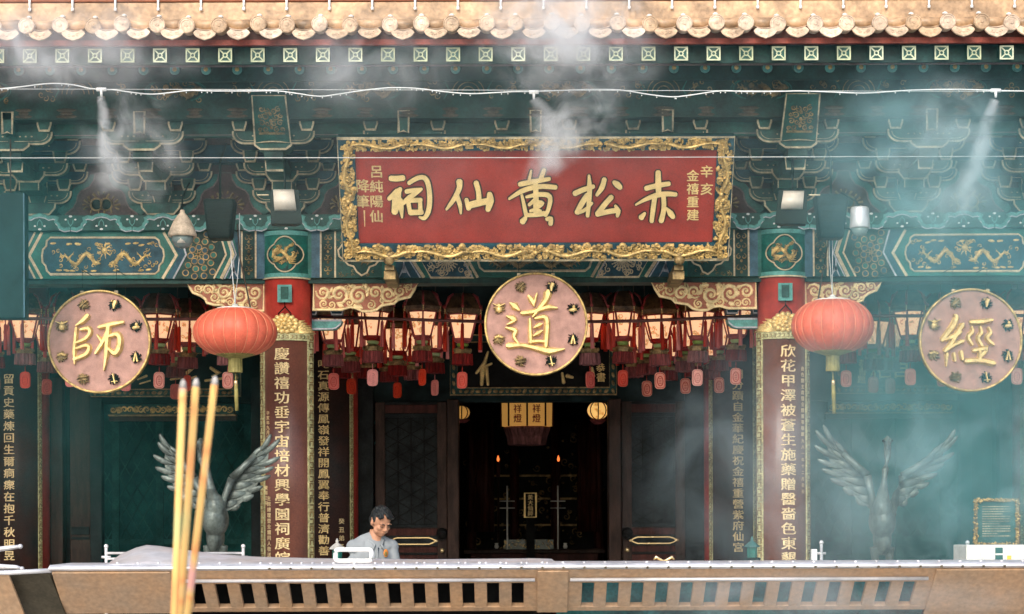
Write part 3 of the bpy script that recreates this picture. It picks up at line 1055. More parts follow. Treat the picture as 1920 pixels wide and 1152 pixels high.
def drip_tile():
    mb = MB()
    P = [(-22, 60), (-19, 56), (-15, 53), (-10, 55), (-5, 56.3), (0, 56.8), (5, 56.3), (10, 55), (15, 53), (19, 56), (22, 60)] + [(x, 60.5 + 13.5 * (1 - (x / 22.0) ** 2) ** .75 + (1.2 if x == 0 else 0)) for x in (19, 15, 10, 5, 0, -5, -10, -15, -19)]
    Q = [(a * kt, XZ(1004, y, YT)[1] - zt) for a, y in P]
    f = lambda u, v, w: (u, YT - .02 - w + (v + .05) * .35, v)
    mb.prism(Q, -.02, 0, f, 0)
    mb.ribbon([(x * .93, (z + .085) * .86 - .085) for x, z in Q[10:] + Q[:1]], .007, f, 0, .004, 0)
    for s in (-1, 1): spiral(mb, s * .035, -.082, .018, 1.2, 0, s, .007, f, 0, .005, 0)
    mb.blob(0, -.092, .014, .012, 0, f, 0, .006, 0)
    # curved pan behind the lip
    v, fs = [], []
    for i in range(9):
        t = -1 + i / 4
        v += [(t * .085, YT - .012, -.045 - .02 * (1 - t * t) + .018), (t * .085, YT + .3, .09 - .02 * (1 - t * t))]
    for i in range(8): fs.append((2 * i, 2 * i + 2, 2 * i + 3, 2 * i + 1))
    mb.add(v, fs, 0, True)
    return mb.build('drip_tile', ['tileface'], T)
ct0, dt0 = cover_tile(), drip_tile()
rn = random.Random(21)
for i, k in enumerate(range(-5, 36)):
    x = XT0 + k * dxt
    o = ct0 if i == 0 else copy_tree(ct0, T)
    o.location = (x - AX + rn.uniform(-.009, .009), rn.uniform(-.014, .014), zt + rn.uniform(-.009, .008)); o.rotation_euler = (0, 0, rn.uniform(-.012, .012))
    o = dt0 if i == 0 else copy_tree(dt0, T)
    o.location = (x - AX + dxt / 2 + rn.uniform(-.005, .005), rn.uniform(-.008, .008), zt + rn.uniform(-.006, .004))
mb = MB()
for k in range(-5, 35):
    x = XT0 + k * dxt
    mb.tube([(x + .03, YT + .09, zt + .020 + rn.uniform(-.006, .006)), (x + dxt * .5, YT + .08, zt + .016 + rn.uniform(-.004, .004)), (x + dxt - .03, YT + .09, zt + .020 + rn.uniform(-.006, .006))], .048, 14, 0)
mb.build('eave_roll', ['tile'], T)
mb = MB()
za, zb2 = zy(34, -2.3), zy(3.5, -2.28)
mb.box(-10, 10.5, -2.3, -2.2, za - .1, zb2, 0)
mb.box(-10, 10.5, -2.31, -2.2, zb2 + .002, zb2 + .06, 1)
mb.build('roof_band', ['tile', 'brownred'], T, .01)
mb = MB()
mb.add([(-10, -2.2, zb2 + .04), (10.5, -2.2, zb2 + .04), (10.5, 6, zb2 + 5.2), (-10, 6, zb2 + 5.2)], [(0, 1, 2, 3)], 0)
for i in range(72):
    x = -10 + i * .285
    mb.tube([(x, -2.2, zb2 + .06), (x, 6, zb2 + 5.22)], .065, 8, 0)
mb.build('roof_slope', ['tile'], T)
pg = MB(); pg.tube([(0, -2.32, 0), (0, -2.32, .11)], [.008, .011], 8, 0); pg.lathe([(.013, -.006), (.013, .02)], (0, -2.32, 0), 8, 0)
p0 = pg.build('roof_peg', ['white'], T)
for i in range(27):
    o = p0 if i == 0 else copy_tree(p0, T)
    x = (59 - 80.3 * 2 + 80.3 * i - 960) * SX(-2.32)
    o.location = (x - AX, 0, zy(17, -2.32))

# --- sparrow braces
YW = -.06; kw = SX(YW); fw = plane(YW)
def brace(long, side):
    if long:
        out = [(588, 527), (786, 527), (777, 543), (768, 557), (758, 559), (746, 562), (739, 569), (728, 571), (716, 573), (706, 581), (694, 584), (680, 584), (668, 578), (656, 576), (640, 581), (588, 581)]
    else:
        out = [(495, 528), (349, 528), (357, 541), (362, 549), (377, 555), (385, 561), (388, 568), (402, 572), (416, 572), (424, 580), (445, 583), (495, 583)]
    P = (lambda p: PX(p, YW)) if side < 0 else (lambda p: mir(PX(p, YW)))
    pts = P(out)
    mb = MB()
    mb.prism(pts, -.07, 0, fw, 0)
    mb.ribbon(pts, 5.2 * kw, fw, 0, .012, 1, closed=True, flat=False)
    mb.ribbon(P([out[0], out[1]] if long else [out[0], out[1]]), 9 * kw, fw, 0, .016, 1)
    o = mb.build('sparrow_brace', ['braceback', 'bracescroll'], T)
    g = MB()
    rn = random.Random(9)
    if long:
        sp = [(606, 549, 14), (607, 570, 9), (636, 552, 18), (655, 568, 9), (672, 555, 18), (696, 572, 9), (704, 549, 13), (728, 552, 15), (750, 546, 11), (766, 540, 7), (622, 572, 8), (684, 540, 6), (655, 541, 7)]
    else:
        sp = [(478, 549, 14), (476, 570, 9), (450, 553, 17), (432, 567, 9), (420, 549, 14), (402, 558, 10), (390, 544, 11), (372, 541, 8), (462, 573, 7), (436, 540, 6)]
    for i, (x, y, r) in enumerate(sp):
        q = P([(x, y)])[0]
        sg = (1 if i % 2 else -1) * side
        spiral(g, q[0], q[1], r * kw, 1.6, rn.uniform(0, 6.28), sg, r * .33 * kw, fw, 0, .016, 0)
        g.blob(q[0], q[1], r * .2 * kw, r * .2 * kw, 0, fw, 0, .02, 0)
        for a in range(5):
            t = rn.uniform(0, 6.28)
            c = (q[0] + r * 1.02 * kw * math.cos(t), q[1] + r * 1.02 * kw * math.sin(t))
            e = (q[0] + r * 1.45 * kw * math.cos(t + .5), q[1] + r * 1.4 * kw * math.sin(t + .5))
            xs_ = [p[0] for p in pts]
            if min(xs_) + .03 < e[0] < max(xs_) - .04 and e[1] < pts[0][1] - .02 and y < 566:
                g.ribbon([c, ((c[0] + e[0]) / 2, (c[1] + e[1]) / 2), e], [r * .25 * kw, r * .55 * kw, r * .08 * kw], fw, 0, .014, 0, flat=False)
    g.build('scroll_relief', ['bracescroll'], o)
for side in (-1, 1):
    for lg in (True, False): brace(lg, side)

# corbels peeping out under the braces
for side in (-1, 1):
    P = (lambda p: PX(p, .1)) if side < 0 else (lambda p: mir(PX(p, .1)))
    for pts, m in (([(560, 601), (641, 601), (638, 608), (630, 615), (622, 617), (560, 617)], 0), ([(618, 578), (643, 578), (641, 590), (622, 590)], 1), ([(575, 578), (594, 578), (592, 590), (575, 590)], 1)):
        mb = MB(); mb.prism(P(pts), -.2, 0, plane(.1), m); mb.ribbon(P(pts), 2.6 * SX(.1), plane(.1), 0, .006, 2, closed=True)
        mb.build('corbel', ['teal', 'blue', 'pale'], T)

# gilded lion brackets under the sign
for px in (730, 1273):
    mb = MB()
    x, z = XZ(px, 494, -.85)
    k = SX(-.85)
    w = 11 * k
    mb.box(x - w, x + w, -.80, -.13, XZ(px, 523, -.85)[1], XZ(px, 507, -.85)[1], 0)
    mb.box(x - w * .8, x + w * .8, -.84, -.13, XZ(px, 507, -.85)[1] + .002, XZ(px, 497, -.85)[1], 0)
    for dx, y, r in ((0, 489, 10), (-5, 478, 6), (5, 478, 6), (0, 470, 8), (0, 480, 9)):
        mb.ell((x + dx * k, -.90, XZ(px, y, -.85)[1]), (r * k, r * k, r * k), 0, 12, 8)
    for s in (-1, 1): mb.ell((x + s * 6 * k, -.90, XZ(px, 464, -.85)[1]), (3 * k, 3 * k, 4 * k), 0, 8, 6)
    mb.build('lion_bracket', ['golddull'], T, .004)

# ================================================================ hall front (behind the veranda)
YH = 4.36
def inner_column():
    c = MB(); c.lathe([(.32, .3), (.32, 5.0)], (0, 0, 0), 40, 0)
    o = c.build('inner_column', ['red'], T)
    k = MB(); k.lathe([(.44, .14), (.46, .2), (.44, .28), (.34, .31)], (0, 0, 0), 40, 0)
    k.build('column_base', ['stonelt'], o)
    return o
ICX = [-2.167, 2 * AX + 2.167, -5.878, 2 * AX + 5.878]
i0 = inner_column()
for i, x in enumerate(ICX):
    o = i0 if i == 0 else copy_tree(i0, T)
    o.location = (x - AX, YH, 0)

def hz(y): return zy(y, YH)
def hx(px): return (px - 960) * SX(YH) - .0
zl = hz(752)
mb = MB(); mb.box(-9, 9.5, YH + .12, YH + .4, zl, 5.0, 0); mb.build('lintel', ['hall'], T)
# outer parts of the middle bay
for a, c in ((655, 700), (1285, 1350)):
    mb = MB(); mb.box(hx(a), hx(c), YH + .05, YH + .2, .14, zl + .3, 0)
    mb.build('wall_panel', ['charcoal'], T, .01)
for a, c in ((839, 861), (1141, 1165)):
    mb = MB(); mb.box(hx(a), hx(c), YH - .05, YH + .3, .14, zl + .02, 0); mb.build('door_jamb', ['wood'], T, .012)

def door_leaf(xa, xb, side):
    """folding leaf: xa..xb in photo columns, side = -1 when the pull is on the right"""
    x0, x1 = hx(xa), hx(xb)
    d = MB()
    Y0 = YH + .02
    st = 18 * SX(YH)
    d.box(x0, x0 + st, Y0, Y0 + .07, .16, zl - .01, 0)
    d.box(x1 - st, x1, Y0, Y0 + .07, .16, zl - .01, 0)
    rows = [(753, 758, 2), (758, 774, 1), (774, 782, 2), (983, 990, 2), (990, 1004, 1), (1004, 1024, 2), (1024, 1036, 1), (1036, 1040, 2)]
    for a, c, m in rows:
        d.box(x0 + st, x1 - st, Y0 + (.02 if m == 1 else 0), Y0 + .06, hz(c), hz(a) - .0015, m)
    d.box(x0 + st, x1 - st, Y0 + .02, Y0 + .06, .16, hz(1040) - .0015, 1)
    for a in (990, 1004, 1024, 1036):
        d.box(x0 + st, x1 - st, Y0 - .006, Y0 + .02, hz(a) - .006, hz(a) + .006, 0)
    o = d.build('door_leaf', ['wood', 'woodred', 'charcoal'], T, .004)
    zA, zB = hz(983), hz(782)
    l = MB()
    l.box(x0 + st, x1 - st, Y0 + .035, Y0 + .05, zA, zB, 1)
    w, h = x1 - x0 - 2 * st, zB - zA
    f = lambda u, v, q: (x0 + st + u, Y0 + .03 - q, zA + v)
    sp = w / 4
    for i in range(1, 4):
        l.ribbon([(i * sp, 0), (i * sp, h)], .014, f, 0, .012, 0)
    n = int(h / (sp * .578)) + 6
    for sgn in (-1, 1):
        for i in range(-8, n + 8):
            zz = i * sp * 1.155
            p = []
            for u in (0, w):
                p.append((u, zz + sgn * (u - w / 2) * .578))
            (ua, va), (ub, vb) = p
            if (va < 0 and vb < 0) or (va > h and vb > h): continue
            def cl(u1, v1, u2, v2):
                for lim in (0, h):
                    if (v1 - lim) * (v2 - lim) < 0:
                        t = (lim - v1) / (v2 - v1)
                        if v1 < 0 or v1 > h: u1, v1 = u1 + t * (u2 - u1), lim
                        else: u2, v2 = u1 + t * (u2 - u1), lim
                return (u1, v1), (u2, v2)
            l.ribbon(list(cl(ua, va, ub, vb)), .013, f, 0, .015 if sgn > 0 else .013, 0)
    l.build('door_lattice', ['black', 'charcoal'], o)
    # brass ring pull
    cx = (x0 + x1) / 2 + (.02 if side < 0 else -.0)
    zc = hz(1014)
    k = SX(YH)
    g = MB()
    pts = [(cx - 44 * k, zc), (cx - 36 * k, zc + 4 * k), (cx - 30 * k, zc + 6 * k), (cx + 30 * k, zc + 6 * k), (cx + 36 * k, zc + 4 * k), (cx + 44 * k, zc), (cx + 36 * k, zc - 4 * k), (cx + 30 * k, zc - 6 * k), (cx - 30 * k, zc - 6 * k), (cx - 36 * k, zc - 4 * k)]
    g.ribbon(pts, 3.4 * k, plane(Y0), 0, .012, 0, closed=True, flat=False)
    for s in (-1, 1): g.blob(cx + s * 43 * k, zc, 4.5 * k, 3 * k, 0, plane(Y0), 0, .015)
    g.build('brass_plate', ['brass'], o)
    kx = x1 - st * .5 if side < 0 else x0 + st * .5
    g = MB(); g.lathe([(.028, 0), (.03, .02), (.018, .045), (.004, .05)], (kx, Y0, hz(1032)), 14, 0, axis='y')
    g.build('door_knob', ['brass'], o)
    g = MB(); g.lathe([(.07, 0), (.06, .02), (.03, .04), (.004, .05)], (kx, Y0, hz(1000)), 16, 0, axis='y')
    g.tube([(kx + .05 * math.cos(t * PI / 8), Y0 - .05, hz(1004) + .055 * math.sin(t * PI / 8)) for t in range(16)], .008, 6, 0, closed=True)
    g.build('knocker', ['black'], o)
door_leaf(704, 838, -1)
door_leaf(1167, 1285, 1)

# side bays: folded brown leaves, dark opening, carved strip
for side in (-1, 1):
    X = (lambda p: hx(p)) if side < 0 else (lambda p: 2 * AX - hx(p))
    mb = MB()
    mb.box(X(95), X(118), YH, YH + .2, .14, zl + .3, 0)
    mb.box(X(120), X(128), YH + .1, YH + .25, .14, zl + .3, 1)
    mb.box(X(130), X(168), YH + .05, YH + .15, .14, zl + .3, 0)
    mb.box(X(168.3), X(190), YH + .03, YH + .2, .14, zl + .3, 2)
    for a, c in ((985, 1000), (1004, 1009)):
        mb.box(X(132), X(166), YH + .03, YH + .06, hz(c), hz(a), 2)
    mb.box(X(470), X(560), YH + .05, YH + .2, .14, zl + .3, 2)
    mb.build('folded_door', ['wood', 'black', 'charcoal'], T, .006)
    mb = MB()
    Y0 = YH - .02
    mb.box(X(208), X(440), Y0, YH + .12, hz(775), hz(757), 0)
    mb.box(X(205), X(443), Y0 - .03, YH + .12, hz(778), hz(775) - .002, 1)
    mb.box(X(205), X(443), Y0 + .02, YH + .12, hz(787), hz(778) - .002, 2)
    k = SX(YH)
    o = mb.build('carved_strip', ['dkgreen', 'golddull', 'wood'], T)
    g = MB(); rn = random.Random(14)
    f = plane(Y0)
    for i in range(22):
        x = X(214 + i * 10.4)
        spiral(g, x, hz(766), 6.5 * k, 1.3, rn.uniform(0, 6), 1 if i % 2 else -1, 3 * k, f, 0, .02, 0)
        if i % 3 == 1: g.blob(x, hz(766), 5 * k, 5 * k, 0, f, 0, .04, 0)
    g.build('gilt_carving', ['gold'], o)
    mb = MB()
    mb.box(X(60), X(600), 6.6, 6.7, .14, 5, 0)
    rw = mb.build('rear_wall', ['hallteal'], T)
    mb = MB(); f = plane(6.6)
    xa, xb = sorted((X(60), X(600)))
    n_ = 6
    for i in range(n_ + 1):
        x = xa + (xb - xa) * i / n_
        mb.box(x - .045, x + .045, 6.54, 6.599, .14, 5, 0)
    for z in (.5, 1.15, 1.4, 3.1, 3.35):
        mb.box(xa, xb, 6.56, 6.598, z - .035, z + .035, 0)
    sp_ = .155
    for i in range(int((xb - xa) / sp_)):
        x = xa + i * sp_
        for sg in (-1, 1):
            mb.ribbon([(x, 1.44), (x + sg * 1.62 * .577, 3.06)], .016, f, 0, .018 if sg > 0 else .014, 0)
    mb.build('lattice_screen', ['hallscreen'], rw)
# ================================================================ THE SIGN BOARD
SB, ST = -.85, -1.46
zsb = XZ(1004, 486, SB)[1]
zst = XZ(1004, 257, ST)[1]
HS = math.hypot(zst - zsb, ST - SB)
sdz, sdy = (zst - zsb) / HS, (ST - SB) / HS
fs_ = lambda u, v, w: (AX + u, SB + v * sdy - w * sdz, zsb + v * sdz + w * sdy)

def sp(px, py):                      # photo pixel -> board coordinates (u, v)
    dx, dy = px - 960.0, py - HY
    dx, dy = dx - RO * dy, dy + RO * dx
    d = Vector((dx, FX, -dy))
    o = Vector((0, -FD, CZ))
    n = Vector((0, -sdz, sdy))
    p0 = Vector((AX, SB, zsb))
    t = (p0 - o).dot(n) / d.dot(n)
    p = o + d * t
    return (p.x - AX, (p.z - zsb) / sdz)

sign = empty('name_board', (AX, SB, zsb), 'large red temple name board with five big gold characters and carved gilt dragon frame', 'sign')
SW = 721 / 2 * SX(SB)
mb = MB()
mb.prism([(-SW, 0), (SW, 0), (SW, HS), (-SW, HS)], -.09, -.035, fs_, 1)
ui, vi0, vi1 = SW - .155, .165, HS - .125
mb.prism([(-ui, vi0), (ui, vi0), (ui, vi1), (-ui, vi1)], -.034, -.004, fs_, 0)
mb.build('board_panel', ['redboard', 'dkgreen'], sign)
# frame: blue bed, thin pale outer line, carved gilt dragons and clouds
fr = MB()
for pts in ([(-SW, 0), (SW, 0), (SW, vi0 - .002), (-SW, vi0 - .002)], [(-SW, vi1 + .002), (SW, vi1 + .002), (SW, HS), (-SW, HS)],
            [(-SW, vi0), (-ui - .002, vi0), (-ui - .002, vi1), (-SW, vi1)], [(ui + .002, vi0), (SW, vi0), (SW, vi1), (ui + .002, vi1)]):
    fr.prism(pts, -.034, .02, fs_, 0)
fo = fr.build('frame', ['blue'], sign)
fr = MB()
fr.ribbon([(-SW, 0), (SW, 0), (SW, HS), (-SW, HS)], .016, fs_, .02, .012, 0, closed=True)
fr.build('frame_edging', ['dimcream'], fo)
g = MB()
rn = random.Random(33)
def carve(f, L, wd, n, seed):
    rn = random.Random(seed)
    c = wd / 2
    nd = max(1, round(L / .62))
    for s in (-1, 1):
        for d in range(nd):
            a, b_ = L * (.97 - (d + .0) * .93 / nd), L * (.97 - (d + .9) * .93 / nd)
            dragon(g, s * a, s * b_, c, wd * .27, 1, wd * .24, f, .02, .05, 0)
    g.blob(0, c, wd * .2, wd * .2, 0, f, .02, .055, 0)
    for i in range(n):
        u, v = rn.uniform(-L, L), rn.uniform(.06, .94) * wd
        if rn.random() < .5:
            spiral(g, u, v, wd * rn.uniform(.12, .22), 1.3, rn.uniform(0, 6), rn.choice((-1, 1)), wd * .12, f, .02, rn.uniform(.02, .04), 0)
        else:
            for q in range(3):
                g.blob(u + rn.uniform(-.1, .1) * wd, v + rn.uniform(-.1, .1) * wd, wd * rn.uniform(.08, .15), wd * rn.uniform(.06, .1), rn.uniform(0, 3), f, .02, rn.uniform(.02, .05), 0, 6)
carve(lambda u, v, w: fs_(u, .012 + v, w), SW * .96, vi0 - .024, 520, 1)
carve(lambda u, v, w: fs_(u, vi1 + .008 + v, w), SW * .96, HS - vi1 - .02, 480, 2)
hh = HS / 2
carve(lambda u, v, w: fs_(-SW + .01 + v, hh + u, w), hh * .95, SW - ui - .02, 170, 3)
carve(lambda u, v, w: fs_(SW - .01 - v, hh + u, w), hh * .95, SW - ui - .02, 170, 4)
g.build('gilt_dragon_carving', ['gold'], fo)

# brush characters traced as strokes  (crop origin, scale)
def SG(ox, oy, sc): return lambda x, y: (ox + x / sc, oy + y / sc)
A_, B_ = SG(660, 290, 6.4), SG(930, 290, 5.3333)
CH = {
 'ci': (A_, [[(462, 282, 62), (540, 288, 66), (618, 276, 62)], [(585, 408, 46), (540, 455, 84), (442, 528, 46)],
   [(545, 440, 90), (535, 560, 105), (512, 690, 76)], [(575, 540, 70), (592, 640, 60), (602, 752, 22)], [(590, 600, 40), (690, 512, 64), (820, 415, 44)],
   [(650, 440, 50), (740, 425, 50), (838, 410, 30)], [(675, 560, 50), (700, 700, 50)], [(685, 545, 56), (830, 540, 50)], [(818, 545, 46), (822, 690, 56)], [(700, 690, 66), (842, 686, 56)],
   [(682, 338, 44), (760, 285, 50), (850, 258, 48), (905, 300, 58), (930, 420, 56), (936, 560, 60), (920, 680, 58), (870, 770, 46), (808, 742, 22)]]),
 'xian': (A_, [[(1288, 318, 76), (1296, 390, 60), (1240, 510, 56), (1180, 595, 44), (1132, 656, 24)], [(1262, 500, 56), (1300, 600, 50), (1306, 702, 26)],
   [(1372, 535, 46), (1402, 645, 60)], [(1398, 608, 76), (1500, 580, 80), (1620, 556, 70)], [(1488, 332, 60), (1520, 430, 58), (1526, 570, 62)], [(1650, 466, 60), (1662, 545, 92), (1630, 660, 58)]]),
 'huang': (B_, [[(352, 158, 18), (332, 250, 32)], [(482, 148, 40), (440, 258, 44)], [(235, 295, 44), (380, 266, 48), (536, 240, 34)],
   [(130, 440, 22), (250, 362, 44), (370, 320, 50), (480, 312, 46), (600, 325, 42)], [(395, 270, 50), (400, 420, 54), (400, 590, 56)], [(258, 400, 26), (280, 500, 36), (302, 602, 40)],
   [(302, 420, 24), (420, 392, 44), (530, 396, 46), (548, 450, 44), (520, 560, 38), (492, 602, 40)], [(300, 602, 38), (400, 596, 46), (486, 584, 46)], [(330, 500, 30), (380, 455, 36)], [(420, 470, 34), (470, 480, 44), (430, 520, 24)], [(340, 560, 24), (400, 540, 34), (450, 560, 24)],
   [(296, 628, 40), (262, 668, 58)], [(505, 640, 36), (552, 628, 46), (545, 690, 44)]]),
 'song': (B_, [[(785, 388, 50), (870, 348, 48), (976, 316, 40)], [(930, 208, 24), (936, 320, 52), (932, 450, 46), (915, 612, 36)], [(915, 400, 52), (860, 480, 54), (806, 578, 44)],
   [(810, 578, 40), (890, 556, 32), (962, 480, 24)], [(1084, 242, 46), (1062, 330, 50), (1006, 402, 30)], [(1178, 272, 36), (1212, 295, 60), (1244, 328, 46)], [(1155, 420, 50), (1090, 490, 50), (1012, 592, 50)],
   [(1010, 590, 54), (1120, 566, 48), (1212, 552, 50)], [(1192, 508, 26), (1226, 560, 50), (1212, 612, 30)]]),
 'chi': (B_, [[(1620, 172, 50), (1622, 300, 60), (1626, 400, 50)], [(1497, 336, 46), (1620, 304, 48), (1732, 288, 42)], [(1395, 500, 14), (1500, 440, 36), (1620, 396, 50), (1720, 388, 46), (1800, 396, 38)],
   [(1590, 400, 46), (1570, 540, 48), (1555, 665, 42)], [(1674, 400, 46), (1682, 540, 46), (1650, 662, 52)], [(1490, 582, 24), (1450, 628, 56)], [(1702, 530, 18), (1745, 585, 58), (1772, 622, 44)]]),
}
ku = 1 / 200.0
for n_, (cv, strokes) in CH.items():
    mb = MB()
    sc = 6.4 if cv is A_ else 5.3333
    for i, st in enumerate(strokes):
        pts = [sp(*cv(x, y)) for x, y, w in st]
        # soften the brush path
        wd = [w / sc * .00495 for x, y, w in st]
        P2, W2 = [], []
        for j in range(len(pts) - 1):
            for q in range(3):
                t = q / 3
                P2.append((pts[j][0] * (1 - t) + pts[j + 1][0] * t, pts[j][1] * (1 - t) + pts[j + 1][1] * t))
                W2.append(wd[j] * (1 - t) + wd[j + 1] * t)
        P2.append(pts[-1]); W2.append(wd[-1])
        for _ in range(2):
            P2 = [P2[0]] + [((P2[j - 1][0] + 2 * P2[j][0] + P2[j + 1][0]) / 4, (P2[j - 1][1] + 2 * P2[j][1] + P2[j + 1][1]) / 4) for j in range(1, len(P2) - 1)] + [P2[-1]]
        mb.ribbon(P2, [w + .028 for w in W2], fs_, -.004, .006 + i * .0004, 1, round_ends=True)
        mb.ribbon(P2, W2, fs_, -.004, .022 + i * .0006, 0, round_ends=True)
    mb.build('gilt_character', ['lettergold', 'letterdark'], sign)
mb = MB()
def sign_col(s, x, y0, step, size, m):
    for i, ch in enumerate(s):
        u, v = sp(x, y0 + i * step)
        glyph(mb, ch, u, v, size * .00495, fs_, -.004, .008, m)
sign_col('辛亥', 1325, 322, 33, 22, 0)
sign_col('金禧重建', 1299, 330, 24.5, 21, 0)
mb.build('gilt_inscription', ['lettergold'], sign)
mb = MB()
sign_col('呂純陽仙', 706, 322, 28, 23, 0)
sign_col('降筆', 680, 349, 29, 24, 0)
u, v = sp(683, 395); u2, v2 = sp(684, 425)
mb.ribbon([(u, v), (u2, v2)], [.014, .006], fs_, -.004, .007, 0)
mb.build('gilt_inscription', ['gilttext'], sign)

# ================================================================ ROUND MEDALLIONS
def medallion(px, py, strokes, ox, oy, sc, label, rad=97):
    Y = -.6
    k = SX(Y)
    c = W(px, py, Y)
    root = empty('round_plaque', c, label, 'plaque', 'round gold rimmed plaques hanging under the beam')
    r = rad * k
    mb = MB()
    mb.lathe([(r - .012, -.05), (r - .012, .0)], (c.x, Y, c.z), 72, 0, axis='y', smooth=False)
    mb.build('disc', ['medal'], root)
    mb = MB()
    mb.lathe([(r - .022, .0), (r - .020, .02), (r - .008, .028), (r, .018), (r, -.055), (r - .014, -.055)], (c.x, Y, c.z), 96, 0, axis='y', cap=False)
    mb.build('rim', ['gold'], root)
    f = plane(Y)
    mb = MB()
    for i, st in enumerate(strokes):
        pts = [XZ(ox + x / sc, oy + y / sc, Y) for x, y, w in st]
        wd = [max(w, 13) / sc * k for x, y, w in st]
        P2, W2 = [], []
        for j in range(len(pts) - 1):
            for q in range(4):
                t = q / 4
                P2.append((pts[j][0] * (1 - t) + pts[j + 1][0] * t, pts[j][1] * (1 - t) + pts[j + 1][1] * t)); W2.append(wd[j] * (1 - t) + wd[j + 1] * t)
        P2.append(pts[-1]); W2.append(wd[-1])
        for _ in range(3):
            P2 = [P2[0]] + [((P2[j - 1][0] + 2 * P2[j][0] + P2[j + 1][0]) / 4, (P2[j - 1][1] + 2 * P2[j][1] + P2[j + 1][1]) / 4) for j in range(1, len(P2) - 1)] + [P2[-1]]
        mb.ribbon(P2, [w * 1.5 for w in W2], f, 0, .045 + i * .0006, 0, flat=False, round_ends=True)
    mb.build('raised_character', ['goldbright'], root)
    # eight emblems round the edge
    rn = random.Random(px)
    for i in range(8):
        a = R(67 - 45 * i) if True else 0
        ex, ez = c.x + .775 * r * math.cos(a), c.z + .775 * r * math.sin(a)
        e = MB()
        s = 11.5 * k
        gold = i in (0, 1, 2, 3, 6, 5)
        n = 15
        for j in range(n):
            t = 2 * PI * j / n + rn.uniform(-.15, .15)
            q = s * rn.uniform(.8, 1.15)
            e.ribbon([(ex, ez), (ex + q * .6 * math.cos(t), ez + q * .6 * math.sin(t)), (ex + q * math.cos(t + .3), ez + q * math.sin(t + .3))], [s * .3, s * .28, s * .05], f, .0, .02 + .001 * j, 1, flat=False)
        if i == 0:
            e.ribbon([(ex - s * .1, ez - s * .7), (ex, ez), (ex + s * .25, ez + s * .6)], [s * .3, s * .9, s * .8], f, .012, .034, 0, flat=False)
            e.blob(ex - s * .4, ez + s * .55, s * .2, s * .2, 0, f, .01, .03, 0)
        elif i == 1:
            e.blob(ex, ez - s * .2, s * .75, s * .38, .1, f, .012, .036, 0); e.blob(ex + s * .1, ez + s * .3, s * .3, s * .35, 0, f, .012, .034, 0)
        elif i == 2:
            for q in (-1, 1): e.ribbon([(ex, ez + s * .75), (ex + q * s * .3, ez - s * .75)], [s * .2, s * .5], f, .012, .034, 0, flat=False)
        elif i == 3:
            e.ribbon([(ex - s * .15, ez + s * .8), (ex + s * .2, ez - s * .8)], [s * .3, s * .4], f, .012, .036, 0, flat=False)
            e.ribbon([(ex - s * .4, ez - s * .5), (ex + s * .6, ez - s * .4)], s * .2, f, .012, .032, 0, flat=False)
        elif i == 4:
            for q in (-1, 1): e.ribbon([(ex - s * .9, ez - s * .2 + q * s * .25), (ex + s * .9, ez + s * .15 + q * s * .25)], s * .22, f, .012, .03, 1, flat=False)
        elif i == 5:
            for q in range(-2, 3): e.blob(ex + q * s * .25, ez + s * (.45 - abs(q) * .1), s * .2, s * .3, q * -.5, f, .012, .034, 0)
        elif i == 6:
            e.blob(ex, ez - s * .2, s * .55, s * .6, 0, f, .012, .04, 0); e.blob(ex, ez + s * .5, s * .32, s * .28, 0, f, .012, .036, 0)
            for q in (-1, 1): e.ribbon([(ex, ez + s * .3), (ex + q * s * 1.0, ez + s * .75)], [s * .3, s * .15], f, .012, .03, 0, flat=False)
        else:
            e.ribbon([(ex - s * .6, ez - s * .5), (ex + s * .6, ez + s * .6)], s * .3, f, .012, .034, 1, flat=False)
        e.build('emblem', ['goldbright', 'golddull' if i in (4, 5, 6, 7) else 'housing'], root)
    hg = MB()
    for s in (-1, 1):
        x = c.x + s * r * .33
        top = 4.2 if py < 620 else 4.06
        hg.tube([(x, Y + .02, c.z + r * .90), (x, Y + .02, top)], .003, 6, 1)
        hg.box(x - .016, x + .016, Y - .01, Y + .04, c.z + r * .93, c.z + r * .985, 0)
        hg.tube([(x, Y + .02, top), (x, -.12, top)], .004, 6, 1)
    hg.build('hanger', ['dimcream', 'housing'], root)
    return root
SHI = [[(332, 425, 12), (400, 378, 42), (442, 332, 48)], [(335, 455, 32), (325, 560, 32), (312, 680, 34), (320, 800, 14)], [(380, 465, 24), (455, 445, 40), (478, 490, 38), (430, 555, 36), (345, 590, 26)],
       [(340, 648, 24), (440, 612, 36), (468, 640, 38), (440, 710, 40), (320, 752, 36)], [(562, 440, 32), (680, 412, 40), (792, 393, 30)], [(655, 425, 40), (640, 500, 44), (598, 585, 40), (528, 692, 28)],
       [(545, 520, 16), (585, 580, 32)], [(648, 440, 46), (634, 600, 46), (632, 700, 40), (608, 862, 10)], [(660, 530, 26), (740, 500, 46), (768, 560, 46), (752, 660, 52), (712, 712, 48), (640, 640, 22)]]
